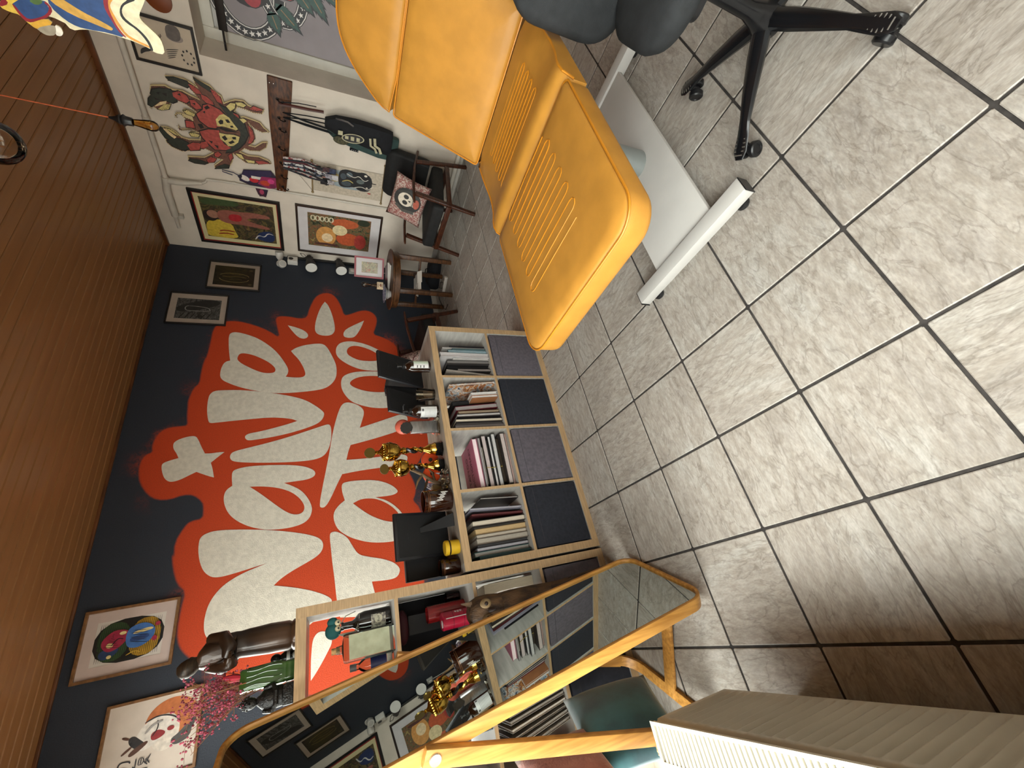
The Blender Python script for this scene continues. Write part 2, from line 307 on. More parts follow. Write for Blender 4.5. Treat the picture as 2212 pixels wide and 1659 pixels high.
TR={'N':[(1022,2288),(1048,2259),(1065,2195),(1055,2059),(1026,1861),(1001,1744),(963,1594),(921,1471),(881,1401),(828,1378),(773,1393),(733,1439),(693,1528),(649,1628),(609,1698),(566,1747),(566,1747),(532,1624),(487,1495),(438,1392),(394,1326),(363,1311),(328,1341),(284,1406),(228,1469),(182,1572),(151,1730),(160,1883),(207,2035),(274,2155),(315,2180),(368,2192),(446,2192),(535,2171),(620,2111),(675,2026),(710,1937),(728,1870),(747,1802),(747,1802),(730,1898),(716,1977),(699,2081),(697,2151),(717,2197),(763,2240),(833,2270),(909,2288),(977,2293)],'T1':[(904,1331),(927,1315),(925,1266),(866,1186),(792,1148),(702,1101),(669,1021),(632,897),(585,798),(536,754),(502,748),(458,774),(446,826),(450,909),(458,993),(458,993),(409,984),(353,971),(237,962),(198,988),(203,1081),(231,1253),(231,1253),(299,1267),(390,1281),(543,1294),(655,1309),(786,1320)],'drop1':[(162,1417),(161,1376),(138,1336),(94,1316),(57,1319),(18,1343),(-26,1370),(-73,1402),(-124,1440),(-153,1466),(-153,1466),(-40,1467),(33,1464),(95,1459),(136,1446)],'a':[(1563,2119),(1586,2093),(1605,2003),(1604,1859),(1591,1678),(1569,1555),(1531,1475),(1495,1447),(1457,1459),(1432,1521),(1427,1612),(1420,1709),(1420,1709),(1387,1641),(1335,1565),(1260,1510),(1188,1479),(1137,1473),(1074,1492),(1032,1543),(1012,1629),(1009,1742),(1025,1853),(1067,1963),(1134,2061),(1204,2120),(1287,2154),(1359,2161),(1406,2145),(1435,2106),(1435,2106),(1495,2115)],'ah':[(1413,1975),(1413,1975),(1406,1876),(1382,1759),(1336,1654),(1268,1578),(1195,1536),(1146,1538),(1120,1567),(1120,1618),(1150,1677),(1213,1751),(1298,1841),(1365,1916)],'i':[(1722,2150),(1757,2129),(1785,2016),(1829,1841),(1885,1658),(1942,1497),(1985,1380),(1999,1329),(1957,1309),(1835,1310),(1737,1330),(1672,1364),(1638,1412),(1620,1492),(1616,1649),(1625,1830),(1640,2006),(1658,2113),(1683,2143)],'dot':[(1841,2577),(1876,2575),(1905,2540),(1927,2477),(1929,2426),(1892,2402),(1818,2370),(1754,2338),(1754,2338),(1751,2294),(1758,2240),(1758,2193),(1758,2193),(1715,2236),(1663,2285),(1663,2285),(1602,2265),(1524,2248),(1524,2248),(1542,2292),(1567,2341),(1587,2380),(1587,2380),(1559,2431),(1524,2490),(1511,2550),(1542,2592),(1609,2620),(1668,2632),(1691,2620),(1708,2578),(1725,2523),(1725,2523),(1769,2542),(1806,2566)],'V':[(2309,2374),(2356,2368),(2396,2337),(2403,2244),(2402,2112),(2388,1988),(2366,1848),(2330,1691),(2286,1558),(2207,1449),(2146,1387),(2112,1371),(2046,1394),(1999,1447),(1956,1551),(1916,1677),(1885,1811),(1866,1942),(1857,2017),(1876,2042),(1906,2050),(1930,2022),(1945,1935),(1977,1816),(2015,1693),(2044,1618),(2044,1618),(2068,1663),(2085,1759),(2092,1859),(2082,2004),(2067,2167),(2055,2279),(2050,2335),(2077,2349),(2153,2366),(2230,2374)],'e':[(3062,2280),(3101,2258),(3108,2207),(3081,2114),(3038,2018),(2948,1905),(2848,1819),(2720,1746),(2647,1716),(2593,1721),(2560,1740),(2560,1740),(2552,1686),(2549,1604),(2567,1563),(2604,1555),(2686,1580),(2779,1624),(2853,1682),(2886,1701),(2886,1701),(2931,1656),(2970,1572),(2994,1470),(2998,1397),(2964,1352),(2866,1307),(2750,1264),(2674,1250),(2560,1254),(2477,1295),(2414,1367),(2389,1478),(2372,1613),(2362,1745),(2367,1874),(2393,2001),(2436,2139),(2494,2253),(2527,2292),(2569,2308),(2637,2308),(2698,2296),(2734,2275),(2747,2239),(2747,2239),(2814,2252),(2923,2268)],'eh':[(2790,2181),(2835,2166),(2842,2122),(2821,2043),(2769,1948),(2717,1879),(2663,1837),(2618,1835),(2600,1873),(2604,1951),(2651,2044),(2711,2137),(2754,2178)],'d1':[(3615,1369),(3615,1369),(3564,1331),(3427,1290),(3268,1263),(3179,1263),(3122,1300),(3107,1364),(3120,1436),(3165,1471),(3264,1472),(3413,1446),(3544,1406)],'d2':[(3233,1746),(3233,1746),(3207,1654),(3169,1577),(3118,1537),(3075,1544),(3052,1582),(3070,1635),(3141,1690)],'d3':[(3362,938),(3362,938),(3296,1039),(3220,1143),(3162,1174),(3107,1170),(3092,1121),(3103,1054),(3196,1000),(3290,962)],'o1':[(2899,1259),(2973,1246),(3029,1196),(3050,1097),(3029,981),(2990,881),(2918,764),(2812,667),(2704,674),(2651,747),(2643,865),(2657,995),(2706,1107),(2776,1201),(2836,1247)],'o1h':[(2914,1145),(2968,1116),(2989,1049),(2965,950),(2914,850),(2852,785),(2787,798),(2774,891),(2781,1007),(2821,1087),(2861,1135)],'o2':[(2496,1210),(2554,1197),(2594,1157),(2630,1061),(2638,914),(2636,764),(2600,578),(2497,412),(2333,412),(2216,526),(2163,730),(2168,889),(2208,1028),(2257,1119),(2342,1178),(2419,1207)],'o2h':[(2476,1128),(2525,1096),(2566,1015),(2581,868),(2558,685),(2476,589),(2375,631),(2366,748),(2364,863),(2382,974),(2428,1083)],'T2':[(2245,1165),(2238,1104),(2199,1028),(2148,992),(2097,991),(2025,1012),(1941,1038),(1941,1038),(1998,867),(2053,705),(2087,604),(2053,533),(1951,559),(1883,654),(1845,783),(1809,908),(1779,1029),(1755,1132),(1755,1132),(1691,1155),(1600,1175),(1600,1175),(1600,1036),(1605,889),(1618,737),(1615,581),(1531,589),(1496,670),(1493,821),(1480,1041),(1457,1216),(1457,1216),(1356,1265),(1229,1320),(1156,1365),(1154,1404),(1183,1413),(1296,1398),(1517,1358),(1671,1331),(1866,1302),(1866,1302),(2019,1272),(2159,1233),(2222,1203)],'a2':[(1359,1225),(1377,1184),(1382,1073),(1368,902),(1312,774),(1242,705),(1213,723),(1197,783),(1198,926),(1198,926),(1155,814),(1052,706),(926,644),(827,654),(768,730),(766,855),(786,991),(829,1105),(874,1186),(945,1267),(1037,1298),(1106,1293),(1164,1247),(1200,1198),(1200,1198),(1276,1220)],'a2h':[(1163,1128),(1163,1128),(1198,1052),(1190,941),(1153,858),(1091,776),(1008,710),(938,730),(949,814),(982,896),(1046,1003)],'halo':[(2598,2458),(2742,2450),(2797,2431),(2948,2422),(3144,2416),(3208,2369),(3243,2319),(3251,2210),(3210,2067),(3146,1934),(3040,1805),(3247,1851),(3321,1862),(3352,1834),(3354,1735),(3330,1627),(3359,1549),(3498,1527),(3668,1472),(3736,1407),(3758,1322),(3705,1254),(3566,1196),(3414,1164),(3444,1087),(3507,980),(3522,891),(3480,821),(3398,789),(3278,813),(3159,855),(3121,734),(3058,631),(2970,575),(2837,559),(2665,485),(2455,345),(2150,274),(1956,246),(1757,338),(1603,422),(1474,516),(1432,598),(1346,560),(1248,535),(1171,554),(1128,581),(1043,514),(892,500),(684,537),(401,547),(139,564),(-92,641),(-237,862),(-260,1144),(-261,1374),(-197,1623),(-65,1923),(106,2162),(200,2268),(272,2323),(364,2346),(516,2343),(633,2328),(699,2391),(818,2431),(921,2451),(885,2434),(1012,2446),(1121,2400),(1160,2369),(1171,2283),(1256,2286),(1320,2300),(1391,2372),(1400,2449),(1370,2531),(1376,2616),(1426,2683),(1526,2746),(1623,2772),(1704,2775),(1769,2755),(1790,2705),(1850,2718),(1919,2710),(1988,2682),(2021,2622),(2026,2543),(2033,2492),(2127,2508),(2241,2516),(2261,2519),(2310,2519),(2426,2498),(2477,2456)],'crab':[('d9c28f',[(2569,2710),(2542,2706),(2489,2671),(2446,2667),(2414,2655),(2387,2556),(2407,2511),(2397,2443),(2421,2389),(2435,2343),(2346,2396),(2337,2480),(2349,2526),(2312,2539),(2302,2473),(2300,2408),(2315,2375),(2338,2335),(2316,2345),(2267,2346),(2287,2303),(2303,2239),(2346,2208),(2369,2166),(2421,2159),(2391,2114),(2370,2072),(2362,2006),(2390,1978),(2410,1914),(2399,1854),(2443,1875),(2451,1944),(2438,2000),(2431,2060),(2475,2087),(2517,2068),(2501,2025),(2513,1942),(2522,1901),(2564,1871),(2594,1830),(2615,1893),(2595,1952),(2555,1990),(2610,1971),(2667,1956),(2722,1966),(2764,2007),(2766,1971),(2706,1903),(2695,1857),(2752,1871),(2805,1931),(2820,2013),(2809,2056),(2851,2097),(2870,2037),(2859,1946),(2885,1865),(2914,1845),(2946,1955),(2955,2066),(2912,2123),(2887,2155),(2970,2176),(3036,2213),(3082,2336),(3042,2337),(2968,2264),(2961,2323),(3041,2381),(3057,2470),(3040,2538),(2995,2533),(2974,2403),(2912,2323),(2884,2386),(2920,2426),(2946,2531),(2960,2566),(2931,2641),(2897,2668),(2847,2668),(2794,2694),(2754,2668),(2747,2621),(2773,2573),(2814,2538),(2822,2488),(2805,2404),(2779,2398),(2796,2467),(2779,2479),(2750,2461),(2739,2399),(2726,2444),(2755,2522),(2737,2545),(2706,2538),(2744,2535),(2715,2442),(2691,2421),(2641,2435),(2634,2480),(2603,2504),(2616,2533),(2649,2537),(2624,2546),(2601,2530),(2594,2501),(2597,2479),(2570,2481),(2551,2462),(2553,2416),(2571,2381),(2554,2386),(2534,2412),(2514,2439),(2493,2494),(2515,2510),(2525,2546),(2588,2583),(2612,2655),(2589,2686),(2615,2700)]),('2f332b',[(2578,2712),(2530,2696),(2483,2662),(2526,2648),(2514,2606),(2593,2687)]),('2f332b',[(2480,2669),(2445,2649),(2422,2594),(2412,2527),(2450,2495),(2500,2503),(2522,2538),(2516,2581),(2518,2617),(2510,2651)]),('2f332b',[(2322,2530),(2306,2474),(2313,2396),(2342,2380),(2366,2407),(2350,2469),(2341,2510)]),('2f332b',[(2269,2339),(2287,2303),(2312,2240),(2337,2222),(2352,2248),(2314,2308),(2296,2334)]),('2f332b',[(2793,2689),(2759,2670),(2792,2608),(2837,2571),(2866,2625),(2855,2662)]),('2f332b',[(2884,2657),(2855,2623),(2833,2555),(2856,2503),(2906,2498),(2945,2547),(2925,2615)]),('2f332b',[(3038,2534),(3017,2512),(3011,2444),(3029,2379),(3050,2417),(3055,2486)]),('2f332b',[(3076,2335),(3042,2311),(3011,2253),(3012,2209),(3044,2223),(3065,2289)]),('2f332b',[(2448,2195),(2467,2126),(2507,2067),(2574,2026),(2661,2011),(2742,2048),(2809,2100),(2861,2160),(2880,2215),(2806,2178),(2719,2079),(2655,2071),(2576,2110),(2512,2157)]),('a4483f',[(2435,2517),(2408,2468),(2430,2421),(2469,2407),(2495,2435),(2484,2492),(2464,2517)]),('a4483f',[(2460,2405),(2452,2373),(2488,2342),(2512,2331),(2532,2374),(2505,2406)]),('a4483f',[(2332,2389),(2335,2357),(2367,2318),(2390,2308),(2396,2347),(2367,2378)]),('a4483f',[(2392,2316),(2400,2279),(2433,2239),(2459,2236),(2456,2289),(2427,2315)]),('a4483f',[(2328,2239),(2341,2207),(2380,2176),(2432,2168),(2424,2206),(2368,2228)]),('a4483f',[(2571,2381),(2519,2325),(2481,2317),(2461,2275),(2487,2201),(2524,2167),(2629,2200),(2665,2263),(2668,2313),(2624,2368)]),('a4483f',[(2726,2388),(2688,2316),(2677,2233),(2740,2243),(2804,2212),(2824,2163),(2857,2211),(2874,2300),(2826,2342),(2783,2375)]),('a4483f',[(2652,2476),(2647,2420),(2704,2416),(2711,2481)]),('a4483f',[(2884,2513),(2845,2461),(2841,2402),(2909,2424),(2932,2495)]),('a4483f',[(2830,2400),(2809,2355),(2847,2341),(2890,2387),(2885,2411)]),('a4483f',[(2567,2000),(2610,1971),(2679,1961),(2740,1995),(2747,2022),(2677,1996)]),('a4483f',[(2998,2386),(2956,2348),(2967,2303),(3007,2331),(3023,2378)]),('a4483f',[(2914,2311),(2889,2277),(2911,2255),(2946,2286),(2947,2312)]),('a4483f',[(2909,2202),(2880,2172),(2922,2165),(2963,2193)]),('a4483f',[(2913,1984),(2898,1922),(2911,1854),(2940,1955)]),('a4483f',[(2388,1936),(2401,1863),(2425,1916),(2421,1973)]),('a4483f',[(2489,2105),(2497,2065),(2525,2061),(2512,2084)]),('c9b878',[(2583,2245),(2535,2209),(2517,2174),(2540,2137),(2586,2111),(2629,2084),(2643,2103),(2636,2152),(2632,2192),(2640,2243)]),('c9b878',[(2699,2240),(2700,2187),(2690,2126),(2699,2081),(2756,2101),(2798,2142),(2814,2187),(2782,2208),(2759,2238)]),('c9b878',[(2445,2146),(2407,2109),(2402,2072),(2446,2083),(2479,2120)]),('c9b878',[(2392,2071),(2380,2025),(2394,1990),(2418,2014),(2417,2062)]),('c9b878',[(2530,2062),(2516,2027),(2534,2004),(2561,2033)]),('c9b878',[(2568,2473),(2554,2440),(2573,2390),(2600,2403),(2591,2455)]),('c9b878',[(2762,2472),(2750,2441),(2758,2394),(2781,2407),(2789,2457)]),('c9b878',[(2872,2140),(2872,2091),(2922,2071),(2910,2114)]),('c9b878',[(2917,2070),(2914,1988),(2943,1992),(2945,2047)]),('c9b878',[(2602,2653),(2547,2595),(2534,2548),(2581,2574),(2603,2624)]),('c9b878',[(2758,2646),(2761,2601),(2812,2550),(2805,2580)]),('171412',[(2597,2228),(2573,2207),(2577,2188),(2607,2193),(2619,2219)]),('171412',[(2564,2173),(2557,2148),(2583,2135),(2590,2161)]),('171412',[(2614,2144),(2604,2122),(2622,2116),(2628,2138)]),('171412',[(2735,2226),(2713,2197),(2745,2181),(2766,2206)]),('171412',[(2714,2143),(2707,2112),(2733,2115),(2735,2141)]),('171412',[(2776,2182),(2745,2143),(2763,2128),(2788,2166)]),('171412',[(2498,2313),(2472,2285),(2491,2269),(2513,2300)]),('171412',[(2540,2332),(2525,2310),(2549,2315)]),('171412',[(2659,2391),(2650,2357),(2681,2347),(2698,2375)]),('171412',[(2794,2336),(2796,2303),(2820,2315)]),('171412',[(2826,2300),(2828,2266),(2861,2272)]),('171412',[(2439,2486),(2424,2464),(2445,2461)]),('171412',[(2484,2395),(2477,2370),(2496,2374)]),('171412',[(2462,2632),(2454,2605),(2478,2615)]),('171412',[(2459,2592),(2450,2557),(2477,2564)]),('171412',[(2649,2261),(2643,2178),(2658,2079),(2674,2183)]),('e3c99a',[(2591,2680),(2536,2622),(2514,2573),(2539,2582),(2565,2629)]),('e3c99a',[(2762,2663),(2769,2634),(2824,2576),(2844,2597),(2809,2635)])],'kite':[('e6dcb8',[(1113,2225),(1097,2188),(1091,2151),(1089,2068),(1102,1994),(1115,1983),(1112,1948),(1074,1946),(1052,1953),(1024,1983),(1009,1997),(993,1997),(963,1978),(926,1957),(937,2012),(1025,2297),(1081,2324),(1086,2240)]),('2a4a7c',[(1013,2256),(957,2077),(993,2097),(1017,2096),(1036,2084),(1063,2078),(1090,2063),(1086,2112),(1093,2169),(1094,2204),(1083,2231),(1050,2262)]),('8e1f2c',[(961,2089),(956,2072),(995,2085),(1020,2085),(1044,2081),(1070,2071),(1087,2058),(1086,2067),(1067,2082),(1040,2089),(1023,2095),(1000,2099)]),('d9963f',[(956,2072),(964,2059),(987,2078),(1003,2080),(1032,2072),(1046,2067),(1073,2057),(1085,2030),(1095,1989),(1103,1991),(1096,2021),(1086,2055),(1069,2068),(1044,2081),(1020,2085),(996,2086)]),('1c1b1c',[(931,1993),(949,1992),(968,2023),(981,2039),(1000,2049),(1018,2047),(1032,2030),(1043,2012),(1061,1996),(1082,1986),(1110,1983),(1109,1993),(1088,1994),(1064,2006),(1046,2022),(1036,2043),(1021,2057),(999,2055),(976,2042),(958,2021),(934,2002)]),('cfa04a',[(1011,2250),(1009,2225),(1039,2168),(1048,2134),(1062,2098),(1069,2093),(1077,2103),(1069,2141),(1059,2203),(1033,2255)]),('e0bd4e',[(1096,2407),(1074,2397),(1042,2315),(1113,2325),(1108,2278),(1145,2313),(1127,2349),(1104,2358),(1104,2387)]),('2a4a7c',[(1065,2368),(1027,2268),(1067,2265),(1104,2310),(1119,2346),(1103,2363)]),('8e1f2c',[(1078,2399),(1062,2381),(1078,2376),(1096,2407)]),('8e1f2c',[(1076,2369),(1074,2363),(1100,2353),(1113,2341),(1097,2307),(1078,2279),(1052,2262),(1042,2274),(1036,2265),(1057,2255),(1083,2274),(1108,2311),(1125,2348),(1109,2360)]),('4f6b3a',[(1049,2318),(1031,2281),(1042,2274),(1059,2298)]),('dca83c',[(1125,2344),(1091,2286),(1106,2271),(1136,2322),(1137,2335)]),('a09684',[(1135,2331),(1106,2271),(1125,2272),(1144,2282),(1152,2304),(1147,2320)]),('efe9dc',[(1107,2270),(1109,2256),(1124,2253),(1137,2259),(1144,2271),(1141,2280),(1125,2272)])]}
mm = lambda pts: [(a / 1000, b / 1000) for a, b in pts]
XL, XR, YB, YF, HC = -0.62, 4.29, 4.15, -2.6, 2.97

# ================================================================== SETTING
def stone():
    m = bpy.data.materials.new('stone_tile'); m.use_nodes = True; nt = m.node_tree; L = nt.links.new
    b = nt.nodes['Principled BSDF']
    tc = nn(nt, 'ShaderNodeTexCoord'); oi = nn(nt, 'ShaderNodeObjectInfo')
    gt = nn(nt, 'ShaderNodeMath', operation='GREATER_THAN'); gt.inputs[1].default_value = .62; L(oi.outputs['Random'], gt.inputs[0])
    rz = nn(nt, 'ShaderNodeMath', operation='MULTIPLY'); rz.inputs[1].default_value = PI / 2; L(gt.outputs[0], rz.inputs[0])
    vr = nn(nt, 'ShaderNodeVectorRotate', rotation_type='Z_AXIS'); L(tc.outputs['Object'], vr.inputs['Vector']); L(rz.outputs[0], vr.inputs['Angle'])
    add = nn(nt, 'ShaderNodeVectorMath', operation='MULTIPLY_ADD'); L(oi.outputs['Random'], add.inputs[0]); add.inputs[1].default_value = (41, 67, 13); L(vr.outputs[0], add.inputs[2])
    mp = nn(nt, 'ShaderNodeMapping'); mp.inputs['Scale'].default_value = (1, 2.6, 1); L(add.outputs[0], mp.inputs[0])
    def noise(sc, det, dis=0.):
        n = nn(nt, 'ShaderNodeTexNoise'); n.inputs['Scale'].default_value = sc; n.inputs['Detail'].default_value = det; n.inputs['Distortion'].default_value = dis; L(mp.outputs[0], n.inputs['Vector']); return n
    n1 = noise(3.2, 5, .6); n2 = noise(24, 8, .4); n3 = noise(6, 8, .7); n4 = noise(90, 4, .3)
    r1 = nn(nt, 'ShaderNodeValToRGB'); e = r1.color_ramp.elements
    e[0].position = .32; e[0].color = S('#a39c95'); e[1].position = .7; e[1].color = S('#b4b0aa')
    x = e.new(.5); x.color = S('#aca59d'); L(n1.outputs[0], r1.inputs[0])
    r2 = nn(nt, 'ShaderNodeValToRGB'); r2.color_ramp.elements[0].position = .38; r2.color_ramp.elements[0].color = S('#e2dfdb'); r2.color_ramp.elements[1].position = .66; r2.color_ramp.elements[1].color = S('#ffffff')
    L(n2.outputs[0], r2.inputs[0])
    r3 = nn(nt, 'ShaderNodeValToRGB'); ee = r3.color_ramp.elements
    ee[0].position = .47; ee[0].color = (1, 1, 1, 1); ee[1].position = .5; ee[1].color = S('#b9b4b0'); y = ee.new(.515); y.color = (1, 1, 1, 1)
    L(n3.outputs[0], r3.inputs[0])
    m1 = nn(nt, 'ShaderNodeMix', data_type='RGBA', blend_type='MULTIPLY'); m1.inputs[0].default_value = 1; L(r1.outputs[0], m1.inputs[6]); L(r2.outputs[0], m1.inputs[7])
    m2 = nn(nt, 'ShaderNodeMix', data_type='RGBA', blend_type='MULTIPLY'); m2.inputs[0].default_value = .5; L(m1.outputs[2], m2.inputs[6]); L(r3.outputs[0], m2.inputs[7])
    mr = nn(nt, 'ShaderNodeMapRange'); mr.inputs[3].default_value = .87; mr.inputs[4].default_value = 1.12; L(n4.outputs[0], mr.inputs[0])
    mr.inputs[1].default_value = .3; mr.inputs[2].default_value = .7
    sc = nn(nt, 'ShaderNodeVectorMath', operation='SCALE'); L(m2.outputs[2], sc.inputs[0]); L(mr.outputs[0], sc.inputs[3])
    L(sc.outputs[0], b.inputs['Base Color']); b.inputs['Roughness'].default_value = .42
    bp = nn(nt, 'ShaderNodeBump'); bp.inputs['Strength'].default_value = .18; bp.inputs['Distance'].default_value = .004; L(n2.outputs[0], bp.inputs['Height']); L(bp.outputs[0], b.inputs['Normal'])
    return m
TILE = .345
grout = mat('dark_grout', '#3a3634', .9, var=.2, vs=40)
fl = MB().box(XL - .3, XR + .4, YF - .3, YB + .3, -.12, -.004).build('floor', grout, smooth=0); struct(fl)
me_t = None; st = stone()
for i in range(-11, 14):
    for j in range(-8, 9):
        x0 = (5.1465 - j) * TILE - TILE; y0 = (3.0638 - i) * TILE - TILE
        x1, y1 = x0 + TILE, y0 + TILE
        cx0, cx1, cy0, cy1 = max(x0, XL), min(x1, XR), max(y0, YF), min(y1, YB)
        if cx1 - cx0 < .02 or cy1 - cy0 < .02: continue
        if i > 6 : pass
        whole = cx0 == x0 and cx1 == x1 and cy0 == y0 and cy1 == y1
        g = .0045
        if whole and me_t:
            o = bpy.data.objects.new('tile', me_t); COL.objects.link(o)
        else:
            mx, my = (x0 + x1) / 2, (y0 + y1) / 2
            q = rrect(cx0 - mx + g, cx1 - mx - g, cy0 - my + g, cy1 - my - g, .004, 1)
            o = pad(MB(), q, [(0, -.01), (0, -.0015), (.0025, 0)]).build('tile', st, smooth=0)
            if whole: me_t = o.data
        o.location = ((x0 + x1) / 2, (y0 + y1) / 2, 0); o.parent = fl

# ceiling of varnished boards running along the mural wall
wood_c = mat('ceiling_pine', '#8f6238', .4, hx2='#80552f', vs=3.0, stretch=(.3, 7, 7), detail=5, coat=.1, lo=.25, hi=.75)
ce = MB().box(XL - .3, XR + .4, YF - .3, YB + .3, HC + .018, HC + .12).build('ceiling', mat('ceiling_batten', '#1e1108', .8), smooth=0); struct(ce)
PW = .0925; me_p = None; k = 0; y = YB
while y > YF:
    if me_p is None:
        b = MB(); ln = XR - XL; h = PW / 2
        b.prism([(-h + .008, 0), (h - .008, 0), (h - .003, .006), (h - .003, .018), (-h + .003, .018), (-h + .003, .006)], -ln / 2, ln / 2, Matrix.Rotation(PI / 2, 4, 'Z'))
        o = b.build('plank', wood_c, smooth=0); me_p = o.data
    else:
        o = bpy.data.objects.new('plank', me_p); COL.objects.link(o)
    o.location = ((XL + XR) / 2, y - PW / 2, HC); o.parent = ce; y -= PW
dk = mat('ceiling_trim_wood', '#5c3417', .45, var=.25, vs=5, stretch=(1, 1, 1))
struct(MB().box(XR - .035, XR - .001, YF, YB, HC - .03, HC + .01).build('trim_1', dk, bevel=.004))
struct(MB().box(XL, XR - .04, YB - .02, YB - .001, HC - .02, HC + .01).build('trim_2', dk, bevel=.004))

# mural wall: dark blue, with the sprayed orange ground carried as a density attribute in the paint
def wall_paint():
    m = bpy.data.materials.new('sprayed_wall'); m.use_nodes = True; nt = m.node_tree; L = nt.links.new
    b = nt.nodes['Principled BSDF']; b.inputs['Roughness'].default_value = .7
    at = nn(nt, 'ShaderNodeAttribute', attribute_name='spray'); tc = nn(nt, 'ShaderNodeTexCoord')
    n1 = nn(nt, 'ShaderNodeTexNoise'); n1.inputs['Scale'].default_value = 2.6; n1.inputs['Detail'].default_value = 3
    n2 = nn(nt, 'ShaderNodeTexNoise'); n2.inputs['Scale'].default_value = 26; n2.inputs['Detail'].default_value = 6; n2.inputs['Distortion'].default_value = 1.5
    n3 = nn(nt, 'ShaderNodeTexNoise'); n3.inputs['Scale'].default_value = 120; n3.inputs['Detail'].default_value = 3
    for n in (n1, n2, n3): L(tc.outputs['Object'], n.inputs['Vector'])
    # distance d (m, + inside): crisp core plus a ragged mist that only appears in places
    core = nn(nt, 'ShaderNodeMapRange', interpolation_type='SMOOTHSTEP'); core.inputs[1].default_value = -.016; core.inputs[2].default_value = .006
    L(at.outputs['Fac'], core.inputs[0])
    mist = nn(nt, 'ShaderNodeMapRange'); mist.inputs[1].default_value = -.17; mist.inputs[2].default_value = -.005; mist.inputs[4].default_value = 1.0; L(at.outputs['Fac'], mist.inputs[0])
    a1 = nn(nt, 'ShaderNodeMapRange'); a1.inputs[1].default_value = .46; a1.inputs[2].default_value = .66; L(n1.outputs[0], a1.inputs[0])
    a2 = nn(nt, 'ShaderNodeMapRange'); a2.inputs[1].default_value = .36; a2.inputs[2].default_value = .7; L(n2.outputs[0], a2.inputs[0])
    p = nn(nt, 'ShaderNodeMath', operation='MULTIPLY'); L(a1.outputs[0], p.inputs[0]); L(a2.outputs[0], p.inputs[1])
    q = nn(nt, 'ShaderNodeMath', operation='POWER'); L(mist.outputs[0], q.inputs[0]); q.inputs[1].default_value = 2.2
    r = nn(nt, 'ShaderNodeMath', operation='MULTIPLY'); L(p.outputs[0], r.inputs[0]); L(q.outputs[0], r.inputs[1])
    s = nn(nt, 'ShaderNodeMath', operation='MAXIMUM'); L(core.outputs[0], s.inputs[0]); L(r.outputs[0], s.inputs[1])
    mr = nn(nt, 'ShaderNodeMapRange'); mr.inputs[1].default_value = .3; mr.inputs[2].default_value = .7; mr.inputs[3].default_value = .86; mr.inputs[4].default_value = 1.12; L(n3.outputs[0], mr.inputs[0])
    mx = nn(nt, 'ShaderNodeMix', data_type='RGBA'); mx.inputs[6].default_value = S('#252b36'); mx.inputs[7].default_value = S('#bd3d10'); L(s.outputs[0], mx.inputs[0])
    sc = nn(nt, 'ShaderNodeVectorMath', operation='SCALE'); L(mx.outputs[2], sc.inputs[0]); L(mr.outputs[0], sc.inputs[3]); L(sc.outputs[0], b.inputs['Base Color'])
    bp = nn(nt, 'ShaderNodeBump'); bp.inputs['Strength'].default_value = .35; bp.inputs['Distance'].default_value = .006; L(n3.outputs[0], bp.inputs['Height']); L(bp.outputs[0], b.inputs['Normal'])
    return m
cs = .014; nx = int((XR - XL) / cs) + 1; nz = int((HC + .02) / cs) + 1
gx = np.linspace(XL, XR, nx); gz = np.linspace(-.01, HC + .02, nz)
GX, GZ = np.meshgrid(gx, gz)
poly = np.array(chaikin(mm(TR['halo']), 1)); P = np.stack([GX.ravel(), GZ.ravel()], 1)
dmin = np.full(len(P), 9.0); inside = np.zeros(len(P), bool)
for a, b in zip(poly, np.roll(poly, -1, 0)):
    d = b - a; l2 = d @ d + 1e-12
    t = np.clip(((P - a) @ d) / l2, 0, 1); q = a + t[:, None] * d
    dmin = np.minimum(dmin, np.hypot(*(P - q).T))
    c = (a[1] > P[:, 1]) != (b[1] > P[:, 1])
    xi = a[0] + (P[:, 1] - a[1]) * d[0] / (d[1] if abs(d[1]) > 1e-9 else 1e-9)
    inside ^= c & (P[:, 0] < xi)
sd = np.where(inside, dmin, -dmin).astype(np.float32)
n0 = len(P); verts = np.column_stack([P[:, 0], np.full(n0, YB), P[:, 1]])
idx = np.arange(n0).reshape(nz, nx)
faces = np.stack([idx[:-1, :-1], idx[:-1, 1:], idx[1:, 1:], idx[1:, :-1]], -1).reshape(-1, 4)
bv = [(XL - .3, YB + .2, -.1), (XR + .4, YB + .2, -.1), (XR + .4, YB + .2, HC + .1), (XL - .3, YB + .2, HC + .1),
      (XL - .3, YB + .002, -.1), (XR + .4, YB + .002, -.1), (XR + .4, YB + .002, HC + .1), (XL - .3, YB + .002, HC + .1)]
bf = [[n0 + i for i in f] for f in ((0, 1, 2, 3), (4, 7, 6, 5), (0, 4, 5, 1), (1, 5, 6, 2), (2, 6, 7, 3), (3, 7, 4, 0))]
me = bpy.data.meshes.new('wall_back'); me.from_pydata(verts.tolist() + bv, [], faces.tolist() + bf)
at = me.attributes.new('spray', 'FLOAT', 'POINT'); at.data.foreach_set('value', np.concatenate([sd, np.full(8, -9, np.float32)]))
me.materials.append(wall_paint())
wall_back = bpy.data.objects.new('wall_back', me); COL.objects.link(wall_back); struct(wall_back)
letter_m = mat('letter_white', '#d8d2c4', .7, var=.05, vs=30, bump=.35, bs=120)
